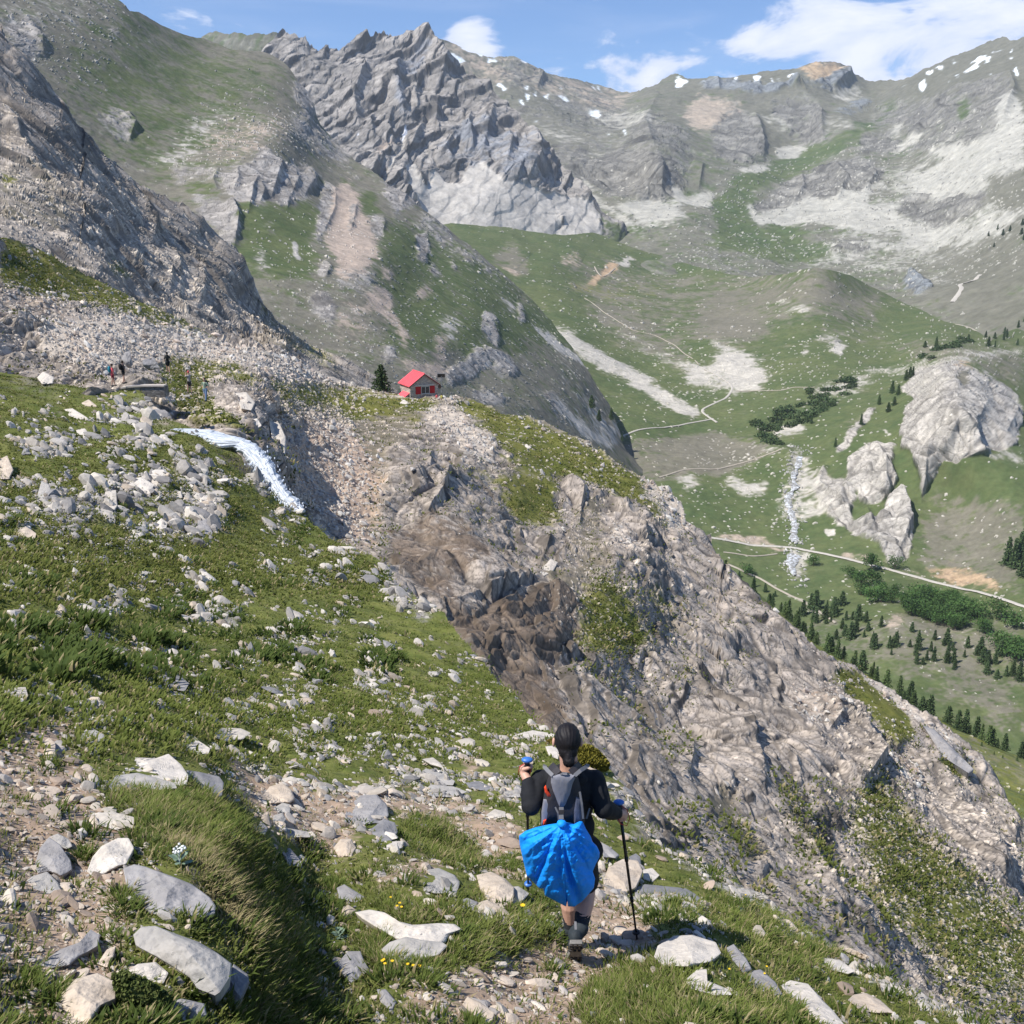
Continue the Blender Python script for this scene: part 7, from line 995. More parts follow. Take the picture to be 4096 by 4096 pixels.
gp = [blades('path_slope_land', tus * (1 - sstep(yy, 640, 700)), 60000, (.07, .2), .030, 60, tuft=10, spread=.32, lean=.8, straw=.03, pal=[[.045, .075, .016], [.095, .130, .030]]),
      blades('path_slope_land', tus * sstep(yy, 640, 700), 40000, (.03, .08), .007, 61, tuft=10, spread=.09, lean=1.0, straw=.03, pal=[[.050, .080, .018], [.110, .145, .032]]),
      blades('path_slope_land', notsoil * tall * patch * sstep(yy, 620, 700), 110000, (.03, .080), .0030, 51, tuft=12, spread=.05, lean=.95, straw=.17, pal=[[.10, .145, .026], [.225, .255, .070]]),
      blades('path_slope_land', notsoil * (.35 + patch) * sstep(yy, 640, 720), 190000, (.015, .05), .0042, 52, tuft=7, spread=.06, lean=1.0, straw=.14, pal=[[.090, .122, .024], [.195, .210, .058]]),
      blades('path_slope_land', notsoil * (.55 + patch) * sstep(yy, 540, 600) * (1 - sstep(yy, 700, 780)), 150000, (.025, .075), .013, 53, tuft=7, spread=.16, lean=1.0, straw=.05, pal=[[.082, .118, .022], [.200, .220, .056]]),
      blades('path_slope_land', notsoil * (.55 + patch) * (1 - sstep(yy, 560, 620)), 130000, (.05, .16), .035, 54, tuft=7, spread=.4, lean=1.0, straw=.06, pal=[[.080, .108, .022], [.190, .200, .054]]),
      blades('path_slope_land', m7 * soil * raster(D([(-100, 1200), (2000, 1200), (2000, 2000), (-100, 2000)]), 1) * np.clip(clus - .75, 0, 1), 9000, (.02, .07), .004, 55, tuft=14, spread=.05, lean=.9),
      blades('path_slope_land', notsoil * (1 - HMASK) * line_mask(K(7, [(900, 900), (1050, 960), (1150, 1150), (1250, 1300), (1380, 1450)]), 8, 4), 6000, (.03, .07), .003, 56, tuft=14, spread=.06, lean=1.3, straw=.85)]
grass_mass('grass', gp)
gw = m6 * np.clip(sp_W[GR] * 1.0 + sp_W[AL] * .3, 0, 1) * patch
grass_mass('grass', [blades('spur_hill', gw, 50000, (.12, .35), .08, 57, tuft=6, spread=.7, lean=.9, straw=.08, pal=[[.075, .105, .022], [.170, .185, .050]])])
# flowers, thistle, cushion shrub
M_YEL = flat_mat('yellow_petals', (.80, .52, .02), .6, .1, 30); M_GLAUC = flat_mat('grey_green_leaf', (.17, .24, .17), .7, .15, 20); M_WPET = flat_mat('white_petals', (.80, .80, .76), .6, .05, 30); M_STEM = flat_mat('green_stem', (.08, .13, .03), .8, .1, 20)
def flower(c, x, y, r, mat, h=.07, label='', group=None, cat='flower', kind='flower'):
    px, py = K(c, [(x, y)])[0]; P, n, d = surf('path_slope_land', px, py); P = P[0]; o = empty(kind, P, random.uniform(0, 6), label=label, cat=cat, group=group); s = MB(); s.tube([(0, 0, -.02), (.005, 0, h * .6), (0, 0, h)], .0022, 5); s.build('stem', M_STEM, o); f = MB()
    for k in range(9):
        a = 2 * math.pi * k / 9; u = np.array([math.cos(a), math.sin(a), .25]); w = np.array([-math.sin(a), math.cos(a), 0]); f.add([(0, 0, h), u * r * .6 + w * r * .3 + (0, 0, h), u * r + (0, 0, h), u * r * .6 - w * r * .3 + (0, 0, h)], [(0, 1, 2, 3)])
    f.ell((0, 0, h), (r * .3, r * .3, r * .2), 8, 5); f.build('petals', mat, o); return o
flower(8, 1020, 1385, .018, M_YEL, .12, 'single yellow flower beside the grey-leaved plant left of the hiker\'s boots')
for k, (x, y) in enumerate([(255, 1640), (270, 1665), (305, 1645), (262, 1630), (390, 1665), (420, 1668), (455, 1665), (345, 1310), (300, 1280), (330, 1320), (355, 1325)]): flower(8, x, y, .010, M_YEL, .05, 'tiny yellow flower in the grass around the arched white rock', 'yellow flowers by the arched white rock')
for x, y in [(390, 1268), (520, 1640), (500, 1700), (300, 1690)]: flower(9, x, y, .008, M_YEL, .07, 'tiny yellow flower in the dark grass at the lower right', 'yellow flowers at the lower right')
def herb(c, x, y, s, label, white=False):
    px, py = K(c, [(x, y)])[0]; P, n, d = surf('path_slope_land', px, py); o = empty('herb', P[0], 0, label=label, cat='plant'); l = MB()
    for k in range(11):
        a = 2.4 * k; e = .35 + .08 * k; L_ = s * (1 - .04 * k); u = np.array([math.cos(a) * math.cos(e), math.sin(a) * math.cos(e), math.sin(e)]); w = np.array([-math.sin(a), math.cos(a), 0]); b0 = np.array([0, 0, s * .08 * k])
        l.add([b0, b0 + u * L_ * .4 + w * L_ * .2, b0 + u * L_ * .8 + w * L_ * .16 - (0, 0, L_ * .05), b0 + u * L_ - (0, 0, L_ * .12), b0 + u * L_ * .8 - w * L_ * .16 - (0, 0, L_ * .05), b0 + u * L_ * .4 - w * L_ * .2], [(0, 1, 2, 3, 4, 5)])
    l.build('leaf_rosette', M_GLAUC, o, True)
    if white:
        f = MB(); rg = np.random.default_rng(5)
        for k in range(16): q = rg.uniform(-1, 1, 3) * s * .4; f.ell(q * (1, 1, .25) + (0, 0, s * 1.15), (s * .09,) * 3, 6, 4)
        f.tube([(0, 0, 0), (0, 0, s * 1.1)], .003, 5); f.build('flower_head', M_WPET, o)
herb(7, 990, 1080, .075, 'grey-green leafy plant with a white flower head above the blue-grey slab', True); herb(8, 1030, 1420, .05, 'low grey-leaved plant under the single yellow flower'); herb(7, 1870, 1450, .06, 'grey-green rosette on the grass right of the mound'); herb(8, 20, 1440, .05, 'grey-green rosette left of the arched white rock'); herb(7, 690, 300, .06, 'blue-green leafy plant above the left path')
def cushion(outline, c, label, pal, n, size, lay='path_slope_land', thick=.8):
    o = K(c, outline); m = raster(o, 0); q = inside(o, n); d = gdepth(lay, q[:, 0], q[:, 1]); ctr = o.mean(0); dc = float(gdepth(lay, ctr[0], o[:, 1].max() - 1)); r = np.ones(len(q)); e = np.array([min(np.hypot(*(p - a)) for a in np.r_[o, (o + np.roll(o, 1, 0)) / 2]) for p in q]); e = e / e.max(); span = np.ptp(o[:, 1]) * dc / F
    dep = dc - thick * span * e ** .6 * .5 + RNG.uniform(0, .15, len(q)) * span; P = PT(q[:, 0], q[:, 1], dep); V, Fq = leaf_cloud(P, None, size, RNG); ob = empty('juniper_shrub', P.mean(0), label=label, cat='shrub'); mesh_obj('foliage', V - P.mean(0), Fq, leaf_mat('cushion_leaf', *pal), ob)
    core = K(c, outline); return ob
cushion([(1325, 430), (1345, 395), (1390, 390), (1440, 420), (1480, 460), (1505, 500), (1490, 535), (1430, 540), (1370, 520), (1320, 480)], 8, 'dense yellow-olive cushion shrub on the gorge rim right of the hiker\'s head', ((.12, .11, .02), (.26, .23, .04)), 5200, .020)
cushion([(1150, 385), (1170, 362), (1200, 358), (1205, 395), (1165, 400)], 8, 'small olive-brown shrub on the gorge rim left of the hiker\'s head', ((.16, .12, .03), (.28, .22, .05)), 500, .02)
cushion([(620, 1660), (700, 1640), (800, 1680), (920, 1760), (940, 1830), (800, 1870), (700, 1850), (640, 1760)], 7, 'low leafy green cushion between the cream boulder and the long block', ((.06, .085, .022), (.13, .15, .05)), 2600, .010, thick=.5)
# ------------------------------------------------------------------ people
def remeshed(name, mb, mat, voxel, parent=None, smooth_it=4, disp=None, loc=None):
    """fuse overlapping closed shapes into one continuous skin"""
    t = mb.build(name + '_raw', None); r = t.modifiers.new('r', 'REMESH'); r.mode = 'VOXEL'; r.voxel_size = voxel; s = t.modifiers.new('s', 'SMOOTH'); s.iterations = smooth_it; s.factor = .5
    dg = bpy.context.evaluated_depsgraph_get(); ev = t.evaluated_get(dg); me = bpy.data.meshes.new_from_object(ev); n = len(me.vertices); co = np.empty(n * 3, np.float32); me.vertices.foreach_get('co', co); co = co.reshape(-1, 3); nr = np.empty(n * 3, np.float32); me.vertex_normals.foreach_get('vector', nr); nr = nr.reshape(-1, 3)
    if disp is not None: co = co + nr * disp(co)[:, None].astype(np.float32)
    me.vertices.foreach_set('co', co.ravel()); me.materials.clear(); me.materials.append(mat); me.polygons.foreach_set('use_smooth', [True] * len(me.polygons)); me.update(); me.name = name
    bpy.data.objects.remove(t); o = bpy.data.objects.new(name, me); C.objects.link(o)
    if parent is not None: o.parent = parent
    return o
def limb(mb, pts, rad, k=14):
    """tapered tube with round ends"""
    pts = np.array(pts, float); rad = list(rad); P, R = [], []
    for i in range(len(pts) - 1):
        for t in np.linspace(0, 1, 5)[:-1 if i < len(pts) - 2 else None]: P.append(pts[i] * (1 - t) + pts[i + 1] * t); R.append(rad[i] * (1 - t) + rad[i + 1] * t)
    mb.tube(P, R, k)
    for p, r in ((pts[0], rad[0]), (pts[-1], rad[-1])): mb.ell(p, (r, r, r), 12, 8)
    for p, r in zip(pts[1:-1], rad[1:-1]): mb.ell(p, (r * 1.02,) * 3, 12, 8)
def basis(fw, up):
    fw = np.array(fw, float); fw /= np.linalg.norm(fw); up = np.array(up, float); rt = np.cross(fw, up); rt /= np.linalg.norm(rt); up = np.cross(rt, fw); return np.stack([rt, fw, up], 1)
M_SKIN = flat_mat('skin', (.58, .34, .25), .5, .06, 12, spec=.35); M_BLACK = flat_mat('black_fleece', (.012, .013, .016), .85, .15, 30, .3, .004); M_HAIR = flat_mat('black_hair', (.010, .008, .009), .6, .3, 60, .6, .003, stretch=(1, 1, .15)); M_SHORT = flat_mat('black_shorts', (.010, .011, .015), .7, .1, 30, .2, .003)
M_SOCK = flat_mat('grey_sock', (.030, .032, .038), .9, .15, 60, .3, .002); M_BOOT = flat_mat('boot_upper', (.028, .036, .042), .75, .2, 40, .3, .003); M_SOLE = flat_mat('boot_sole', (.20, .19, .175), .85, .25, 40, .5, .004); M_SOLED = flat_mat('sole_lug', (.05, .045, .042), .9, .2, 40)
M_GREYF = flat_mat('grey_nylon', (.22, .22, .25), .6, .06, 40, .25, .002); M_DGREY = flat_mat('dark_nylon', (.035, .032, .036), .65, .1, 40, .25, .002); M_STRAP = flat_mat('grey_webbing', (.17, .17, .18), .7, .1, 80, .3, .001); M_ORANGE = flat_mat('orange_red_fabric', (.80, .07, .02), .6, .06, 30); M_BLUE = flat_mat('bright_blue_nylon', (.010, .29, .92), .58, .05, 9, .45, .005, spec=.22); M_POLE = flat_mat('black_pole', (.012, .012, .014), .35, .05, 20, metal=.2, spec=.5)
M_KNOB = flat_mat('blue_grip_top', (.04, .16, .50), .4, .05, 20, spec=.5); M_CORD = flat_mat('red_cord', (.45, .03, .03), .7, .05, 30)
def J(cx, cy, Y): return yd(*K(8, [(cx, cy)])[0], Y)
hk = {'head': J(1273, 362, 5.31), 'neck': J(1280, 500, 5.33), 'shl': J(1128, 592, 5.35), 'shr': J(1420, 592, 5.35), 'ell': J(1072, 728, 5.21), 'elr': J(1468, 742, 5.26), 'hl': J(1050, 548, 5.34), 'hr': J(1560, 772, 5.45),
      'chest': J(1278, 680, 5.35), 'waist': J(1285, 850, 5.33), 'pelv': J(1290, 985, 5.31), 'hipl': J(1245, 1010, 5.33), 'hipr': J(1345, 1010, 5.31), 'knl': J(1280, 1190, 5.47), 'knr': J(1378, 1180, 5.36), 'anl': J(1290, 1408, 5.46), 'anr': J(1346, 1405, 5.17)}
org = Vector(J(1300, 1560, 5.24)); hiker = empty('person', org, label='dark-haired hiker seen from behind in black top and shorts walking down the trail', cat='person'); OR_ = np.array(org)
def rel(p): return np.array(p, float) - OR_
for k in list(hk): hk[k] = rel(hk[k])
b = MB(); h = hk
limb(b, [h['neck'] - (0, 0, .10), h['neck'], h['head'] + (0, .02, -.03)], (.058, .052, .055)); b.ell(h['head'] + (0, .012, .0), (.066, .082, .084), 24, 18); b.ell(h['head'] + (0, .075, -.055), (.045, .035, .05)); b.ell(h['head'] + (0, .108, -.012), (.012, .018, .018), 10, 8)
for s in (-1, 1): b.ell(h['head'] + (s * .079, .006, -.020), (.010, .020, .030), 10, 10); b.ell(h['head'] + (s * .03, .09, .01), (.012, .01, .008), 8, 6)
limb(b, [h['chest'] + (0, 0, .10), h['waist'], h['pelv']], (.11, .10, .12)); 
for s, e, w, u in (('shl', 'ell', 'hl', -1), ('shr', 'elr', 'hr', 1)):
    wr = h[w] + (h[e] - h[w]) / np.linalg.norm(h[e] - h[w]) * .045; limb(b, [h[s], h[e], wr], (.046, .036, .026))
for p, k_, a, f in (('hipl', 'knl', 'anl', -1), ('hipr', 'knr', 'anr', 1)):
    ca = h[k_] * .62 + h[a] * .38 + np.array([0, -.012, 0]); limb(b, [h[p], h[k_], ca, h[a]], (.082, .056, .055, .034))
# fists closed round the grips
poles = {'l': (rel(J(1050, 478, 5.345)), rel(J(1055, 1192, 5.72))), 'r': (rel(J(1556, 712, 5.47)), rel(J(1656, 1462, 5.58)))}
def fist(mb, hand, top, tip, side, elbow):
    ax = (tip - top) / np.linalg.norm(tip - top); g = top + ax * .062; fore = hand - elbow; fore /= np.linalg.norm(fore); toax = g - hand; toax -= ax * (toax @ ax)
    lat = np.array([side, -.25, 0.]); lat -= ax * (lat @ ax); lat /= np.linalg.norm(lat)       # outwards, back of the hand
    nr = np.cross(ax, lat); pc = g + lat * .026 + ax * .022; M = np.stack([lat, nr, ax], 1); mb.ell(pc, (.017, .032, .044), 14, 10, M)
    wr = hand + (elbow - hand) / np.linalg.norm(elbow - hand) * .045; limb(mb, [wr, (wr + pc) / 2, pc], (.027, .026, .022))
    for i, (ln, r) in enumerate(((.9, .0088), (1.0, .0092), (.95, .0088), (.8, .0078))):
        c = g + ax * (-.008 + i * .0195); R = .025; pts = []
        for q in range(7):
            an = math.radians(-30 + q * 38 * ln); pts.append(c + (lat * math.cos(an) + nr * math.sin(an)) * R)
        limb(mb, pts, [r] * 6 + [r * .8], 8)
    th = [pc - ax * .03 - nr * .012, g - ax * .028 - nr * .026, g - ax * .022 - nr * .020 - lat * .022, g - ax * .012 + nr * .002 - lat * .027]; limb(mb, th, (.0125, .011, .010, .008), 8)
    return g, ax
fist(b, h['hl'], *poles['l'], -1, h['ell']); fist(b, h['hr'], *poles['r'], 1, h['elr'])
remeshed('body', b, M_SKIN, .0045, hiker, 3)
# hair with a low knot
b = MB(); b.ell(h['head'] + (0, -.004, .006), (.0755, .093, .094), 26, 20); b.ell(h['head'] + (0, -.058, -.045), (.055, .044, .050), 18, 14); limb(b, [h['head'] + (0, -.08, -.05), h['head'] + (0.004, -.092, -.085), h['head'] + (.008, -.082, -.110)], (.026, .031, .019)); b.ell(h['head'] + (.004, -.085, -.088), (.036, .030, .040), 16, 12)
remeshed('hair', b, M_HAIR, .006, hiker, 3, lambda c: .0016 * np.sin(np.arctan2(c[:, 0] - h['head'][0], c[:, 2] - h['head'][2] + .085) * 46 + 5 * fbm(c * 16, 2, 3)) + .0035 * fbm(c * 24, 3, 5))
fc = MB(); fc.ell(h['head'] + (0, .052, -.03), (.070, .055, .085), 20, 14)
# hoodie
b = MB(); ch, wa = h['chest'], h['waist']
b.ell(ch + (0, .0, .06), (.165, .105, .15), 24, 18); b.ell(ch + (0, 0, -.03), (.150, .105, .17), 24, 18); b.ell(wa + (0, .01, .0), (.145, .112, .15), 24, 18); b.ell(h['pelv'] + (0.015, 0, .02), (.175, .125, .10), 24, 16)
for s in ('shl', 'shr'): b.ell(h[s] + (0, 0, -.005), (.066, .066, .062), 16, 12); limb(b, [h['neck'] + (0, .01, -.075), h[s]], (.062, .055))
for s, e, w in (('shl', 'ell', 'hl'), ('shr', 'elr', 'hr')):
    d_ = (h[e] - h[w]) / np.linalg.norm(h[e] - h[w]); limb(b, [h[s], h[s] * .5 + h[e] * .5, h[e], h[e] * .5 + (h[w] + d_ * .06) * .5, h[w] + d_ * .062], (.066, .059, .054, .050, .040))
b.ell(h['neck'] + (0, -.035, -.075), (.105, .058, .045), 20, 12); b.ell(h['neck'] + (0, -.01, -.055), (.088, .078, .030), 20, 12)
remeshed('hoodie', b, M_BLACK, .008, hiker, 3, lambda c: .007 * fbm(c * np.array([9, 9, 16]), 3, 8) + .004 * (1 - 2 * np.abs(fbm(c * np.array([14, 14, 22]), 2, 15))))
b = MB(); b.ell(h['pelv'] + (.01, 0, .0), (.170, .130, .12), 24, 16)
for p, k_ in (('hipl', 'knl'), ('hipr', 'knr')): limb(b, [h[p], h[p] * .25 + h[k_] * .75], (.104, .086))
remeshed('shorts', b, M_SHORT, .009, hiker, 3, lambda c: .006 * fbm(c * np.array([12, 12, 7]), 3, 9))
for a, k_ in (('anl', 'knl'), ('anr', 'knr')):
    b = MB(); limb(b, [h[a] * .66 + h[k_] * .34, h[a]], (.049, .040)); remeshed('sock', b, M_SOCK, .006, hiker, 2, lambda c: .001 * np.sin(c[:, 2] * 500))
def boot(a, heel, toe, upv, drop):
    fw = toe - heel; L_ = np.linalg.norm(fw); M = basis(fw, upv); p = lambda x, y, z: heel + M @ np.array([x, y * L_, z]); b = MB(); root = empty('boot', heel); root.parent = hiker
    limb(b, [a + (a - heel) * .0, p(0, .12, .055)], (.047, .046)); b.ell(p(0, .08, .035), (.040, .052, .045), 14, 10, M); b.ell(p(0, .42, .035), (.043, .10, .040), 16, 12, M); b.ell(p(0, .80, .022), (.048, .072, .032), 16, 12, M)
    bo = remeshed('boot_upper', b, M_BOOT, .006, root, 2, lambda c: .002 * fbm(c * 40, 2, 4)); bo.location = Vector((0, 0, 0)) - root.location
    s = MB(); out = [(-.036, -.04), (.036, -.04), (.041, .12), (.035, .40), (.047, .62), (.046, .85), (.028, 1.02), (0, 1.06), (-.028, 1.02), (-.046, .85), (-.047, .62), (-.033, .40), (-.041, .12)]; n = len(out)
    V = [p(x, y, .006) for x, y in out] + [p(x * .97, y, -.020) for x, y in out]; s.add(V, [tuple(range(n)), tuple(range(2 * n - 1, n - 1, -1))] + [(i, i + n, (i + 1) % n + n, (i + 1) % n) for i in range(n)]); so_ = s.build('sole', M_SOLE, root, bevel=.004); so_.location = Vector((0, 0, 0)) - root.location
    g = MB()
    for i in range(9):
        for x in (-.026, 0, .026):
            if .33 < i / 8.4 < .5 : continue
            g.box(p(x + (.006 if i % 2 else -.006), i / 8.4 * 1.0, -.024), (.017, .014, .010), M)
    lg = g.build('tread', M_SOLED, so_); lg.location = (0, 0, 0)
    t = MB(); t.box(p(0, -.012, .088), (.014, .012, .05), M); tb = t.build('pull_tab', M_STRAP, root); tb.location = Vector((0, 0, 0)) - root.location
for o in (): pass
boot(h['anl'], rel(J(1290, 1490, 5.43)), rel(J(1262, 1505, 5.66)), (0, 0, 1), 0); boot(h['anr'], rel(J(1320, 1476, 5.08)), rel(J(1308, 1592, 5.26)), (0, .95, .75), 0)

# rucksack and jacket: puffed shapes from their outlines, with real thickness
def puff(name, outline, Yc, tf, tb, mat, parent, org_, n=120, nr=26, power=2.4, fun=None, c=8, fine=1.0, smooth=True, ctr=None, bend=None):
    o = K(c, outline); seg = np.r_[0, np.cumsum(np.hypot(*np.diff(np.r_[o, o[:1]], axis=0).T))]; oc = np.r_[o, o[:1]]; s = np.linspace(0, seg[-1], n, endpoint=False); ox = np.interp(s, seg, oc[:, 0]); oy = np.interp(s, seg, oc[:, 1]); cc = K(c, [ctr])[0] if ctr else np.array([ox.mean(), oy.mean()]); r = np.linspace(0, 1, nr) ** .8; R, T = np.meshgrid(r, np.arange(n), indexing='ij'); X = cc[0] + (ox[T] - cc[0]) * R; Y = cc[1] + (oy[T] - cc[1]) * R; prof = (1 - R ** power) ** .5
    yc = Yc if not callable(Yc) else Yc(X, Y); f = fun(X, Y, R, T / n) if fun else 0; Pf = yd(X, Y, yc - tf * prof + f); Pb = yd(X[::-1][1:], Y[::-1][1:], (yc + tb * prof + 0 * X)[::-1][1:] + (f[::-1][1:] * .5 if fun else 0)); A = np.concatenate([Pf, Pb], 0) - np.array(org_); m = A.shape[0]; ix = np.arange(m * n).reshape(m, n); j2 = np.roll(ix, -1, 1); Fq = np.stack([ix[:-1], j2[:-1], j2[1:], ix[1:]], -1).reshape(-1, 4)[:, ::-1]
    return mesh_obj(name, A.reshape(-1, 3), Fq, mat, parent, smooth=smooth)
po = J(1250, 700, 5.2); pack = empty('backpack', po, label='grey and black backpack with orange flash worn by the hiker', cat='backpack')
Yb = 5.225
wr_ = lambda X, Y, R, T: .005 * fbm(np.stack([X / 5, Y / 7, X * 0], -1), 3, 4)
puff('main_body', [(1172, 548), (1240, 540), (1325, 548), (1345, 620), (1358, 700), (1372, 790), (1366, 835), (1250, 842), (1124, 835), (1120, 760), (1135, 690), (1150, 620)], Yb + .03, .10, .02, M_DGREY, pack, po, fun=wr_, power=5)
puff('front_panel', [(1183, 556), (1240, 548), (1322, 552), (1300, 610), (1290, 660), (1262, 725), (1250, 740), (1228, 740), (1212, 700), (1192, 650), (1180, 600)], Yb - .055, .035, .01, M_GREYF, pack, po, fun=lambda X, Y, R, T: .0025 * fbm(np.stack([X / 5, Y / 9, X * 0], -1), 2, 6), power=4)
puff('side_panel', [(1140, 690), (1168, 690), (1205, 730), (1222, 770), (1180, 742), (1160, 800), (1152, 836), (1127, 836), (1128, 760)], Yb - .045, .018, .01, M_GREYF, pack, po, power=3)
puff('side_pocket', [(1318, 670), (1345, 690), (1352, 760), (1350, 832), (1310, 834), (1302, 760)], Yb - .05, .025, .01, flat_mat('blue_grey_mesh', (.09, .10, .14), .6, .2, 50, .4, .002), pack, po, power=3)
puff('orange_flash', [(1143, 625), (1152, 612), (1162, 640), (1185, 672), (1186, 684), (1165, 678), (1148, 655)], Yb - .055, .012, .01, M_ORANGE, pack, po, power=3); puff('orange_flash', [(1138, 808), (1156, 800), (1154, 832), (1138, 834)], Yb - .062, .01, .01, M_ORANGE, pack, po)
def strip(name, pts, w, t, mat, parent, org_):
    P = np.array([J(*q) - np.array(org_) for q in pts]); n = 16; s = np.linspace(0, len(P) - 1, n); Q = np.stack([np.interp(s, np.arange(len(P)), P[:, i]) for i in range(3)], -1); T = np.gradient(Q, axis=0); T /= np.linalg.norm(T, axis=1, keepdims=True); vw = -(Q + np.array(org_)); vw /= np.linalg.norm(vw, axis=1, keepdims=True); S = np.cross(T, vw); S /= np.linalg.norm(S, axis=1, keepdims=True); V = np.stack([Q - S * w / 2 - vw * t, Q + S * w / 2 - vw * t, Q + S * w / 2 + vw * t, Q - S * w / 2 + vw * t], 1).reshape(-1, 3); mb = MB(); mb.add(V, [(i * 4 + j, i * 4 + (j + 1) % 4, i * 4 + 4 + (j + 1) % 4, i * 4 + 4 + j) for i in range(n - 1) for j in range(4)] + [(0, 1, 2, 3)[::-1], tuple((n - 1) * 4 + j for j in range(4))]); return mb.build(name, mat, parent, bevel=.0015)
for pts in ([(1190, 560, 5.15), (1165, 535, 5.18), (1145, 512, 5.25), (1150, 500, 5.33)], [(1312, 560, 5.15), (1345, 532, 5.18), (1382, 508, 5.26), (1385, 497, 5.33)]): strip('shoulder_strap', pts, .022, .003, M_STRAP, pack, po)
for pts in ([(1215, 552, 5.16), (1195, 525, 5.20), (1175, 505, 5.30)], [(1295, 552, 5.16), (1325, 522, 5.20), (1350, 503, 5.30)]): strip('shoulder_pad', pts, .055, .008, M_DGREY, pack, po)
strip('grab_handle', [(1232, 556, 5.15), (1245, 548, 5.14), (1270, 548, 5.14), (1280, 556, 5.15)], .010, .003, M_STRAP, pack, po)
strip('buckle_strap', [(1239, 735, 5.075), (1238, 780, 5.06), (1240, 830, 5.04)], .026, .003, M_STRAP, pack, po); strip('buckle', [(1238, 750, 5.068), (1239, 775, 5.062)], .032, .006, M_DGREY, pack, po); strip('buckle', [(1240, 800, 5.055), (1241, 828, 5.045)], .034, .007, M_DGREY, pack, po)
strip('side_cord', [(1205, 735, 5.10), (1222, 770, 5.09), (1225, 815, 5.09)], .010, .002, M_STRAP, pack, po); strip('side_cord', [(1340, 650, 5.13), (1352, 720, 5.12), (1360, 800, 5.12)], .012, .002, M_STRAP, pack, po); strip('side_cord', [(1395, 740, 5.22), (1376, 800, 5.2)], .010, .002, M_STRAP, pack, po)
jo = J(1240, 1000, 5.1)
kx, ky = K(8, [(1240, 822)])[0]
def folds(X, Y, R, T):
    dx, dy = X - kx, Y - ky; rr = np.hypot(dx, dy) + 1e-3; a = np.arctan2(dx, dy); n1 = fbm(np.stack([a * 2.2, rr / 60, a * 0 + 1], -1), 3, 13); u = a * 5.6 + 3.0 * n1; w = 1 - 2 * np.abs(((u / np.pi) % 1) - .5); amp = np.clip(rr / 42, .15, 1) * .042
    deep = -.055 * np.exp(-((a - .08 - .0016 * rr) / .055) ** 2) * sstep(rr, 20, 45) - .05 * np.exp(-((a + .42) / .05) ** 2) * sstep(rr, 28, 50)
    soft = .026 * fbm(np.stack([X / 9, Y / 9, X * 0 + 2], -1), 3, 17) + .010 * (1 - 2.5 * np.abs(fbm(np.stack([X / 12 + Y / 20, Y / 14, X * 0 + 5], -1), 2, 23)))
    return (-(w - .45) * amp - deep - soft) * (1 - .35 * R ** 4)
jk = empty('rain_jacket', jo, label='bright blue rain jacket tied by a strap under the hiker\'s backpack', cat='jacket')
puff('jacket_shell', [(1225, 822), (1262, 818), (1310, 826), (1340, 812), (1356, 814), (1372, 850), (1402, 900), (1410, 925), (1435, 950), (1450, 985), (1448, 1012), (1428, 1050), (1412, 1090), (1425, 1130), (1418, 1180), (1390, 1215), (1350, 1258), (1310, 1285), (1275, 1283), (1272, 1250), (1264, 1284), (1215, 1258), (1150, 1225), (1136, 1182), (1118, 1185), (1085, 1150), (1048, 1115), (1028, 1030), (1008, 940), (1005, 893), (1040, 866), (1100, 845), (1170, 830)], lambda X, Y: 5.10 + .045 * np.abs(X - kx) / 40 + .05 * sstep(Y, 830, 900), .10, .05, M_BLUE, jk, jo, n=320, nr=90, fun=folds, power=3.0, ctr=(1245, 1000), smooth=True)
b = MB(); b.ell(J(1240, 826, 5.04) - jo, (.028, .03, .022)); remeshed('knot', b, M_BLUE, .006, jk, 2, lambda c: .004 * fbm(c * 60, 2, 3))
# poles
for side, lb in (('l', 'black trekking pole with blue top held high in the hiker\'s left hand'), ('r', 'black trekking pole planted on the stones by the hiker\'s right hand')):
    a, t = poles[side]; a = a + OR_; t = t + OR_; tp_ = empty('trekking_pole', t, label=lb, cat='trekking pole'); ax = (t - a) / np.linalg.norm(t - a); A_ = a - t; m = MB(); m.tube([A_ + ax * .10, A_ * .62, A_ * .6, A_ * .32, A_ * .3, (0, 0, 0)], [.0105, .0105, .009, .009, .0075, .0065], 10); m.build('shaft', M_POLE, tp_, True)
    for q in (.62, .32): m = MB(); m.tube([A_ * q, A_ * q + ax * .035], .0125, 10); m.build('lock_collar', M_POLE, tp_, True)
    m = MB(); m.tube([A_ + ax * .0, A_ + ax * .03, A_ + ax * .07, A_ + ax * .13], [.016, .0145, .0165, .013], 12); m.build('grip', M_DGREY, tp_, True); m = MB(); m.ell(A_ - ax * .006, (.034, .026, .016), 16, 10); m.build('grip_top', M_KNOB, tp_, True)
    m = MB(); q = A_ * .055; m.tube([q - ax * .004, q + ax * .004], [.022, .026], 14); m.build('basket', M_KNOB if side == 'l' else M_POLE, tp_, True)
    sgn = -1 if side == 'l' else 1; lat = np.array([sgn, -.3, 0.]); lat /= np.linalg.norm(lat); c0 = A_ + ax * .01; m = MB(); m.tube([c0, c0 + lat * .045 + ax * .03, c0 + lat * .056 + ax * .09, c0 + lat * .03 + ax * .14 + np.array([0, -.02, 0]), c0 - lat * .012 + ax * .12 + np.array([0, -.035, 0]), c0 - lat * .02 + ax * .05 + np.array([0, -.03, 0])], .0028, 6); m.build('wrist_strap', M_CORD, tp_, True)

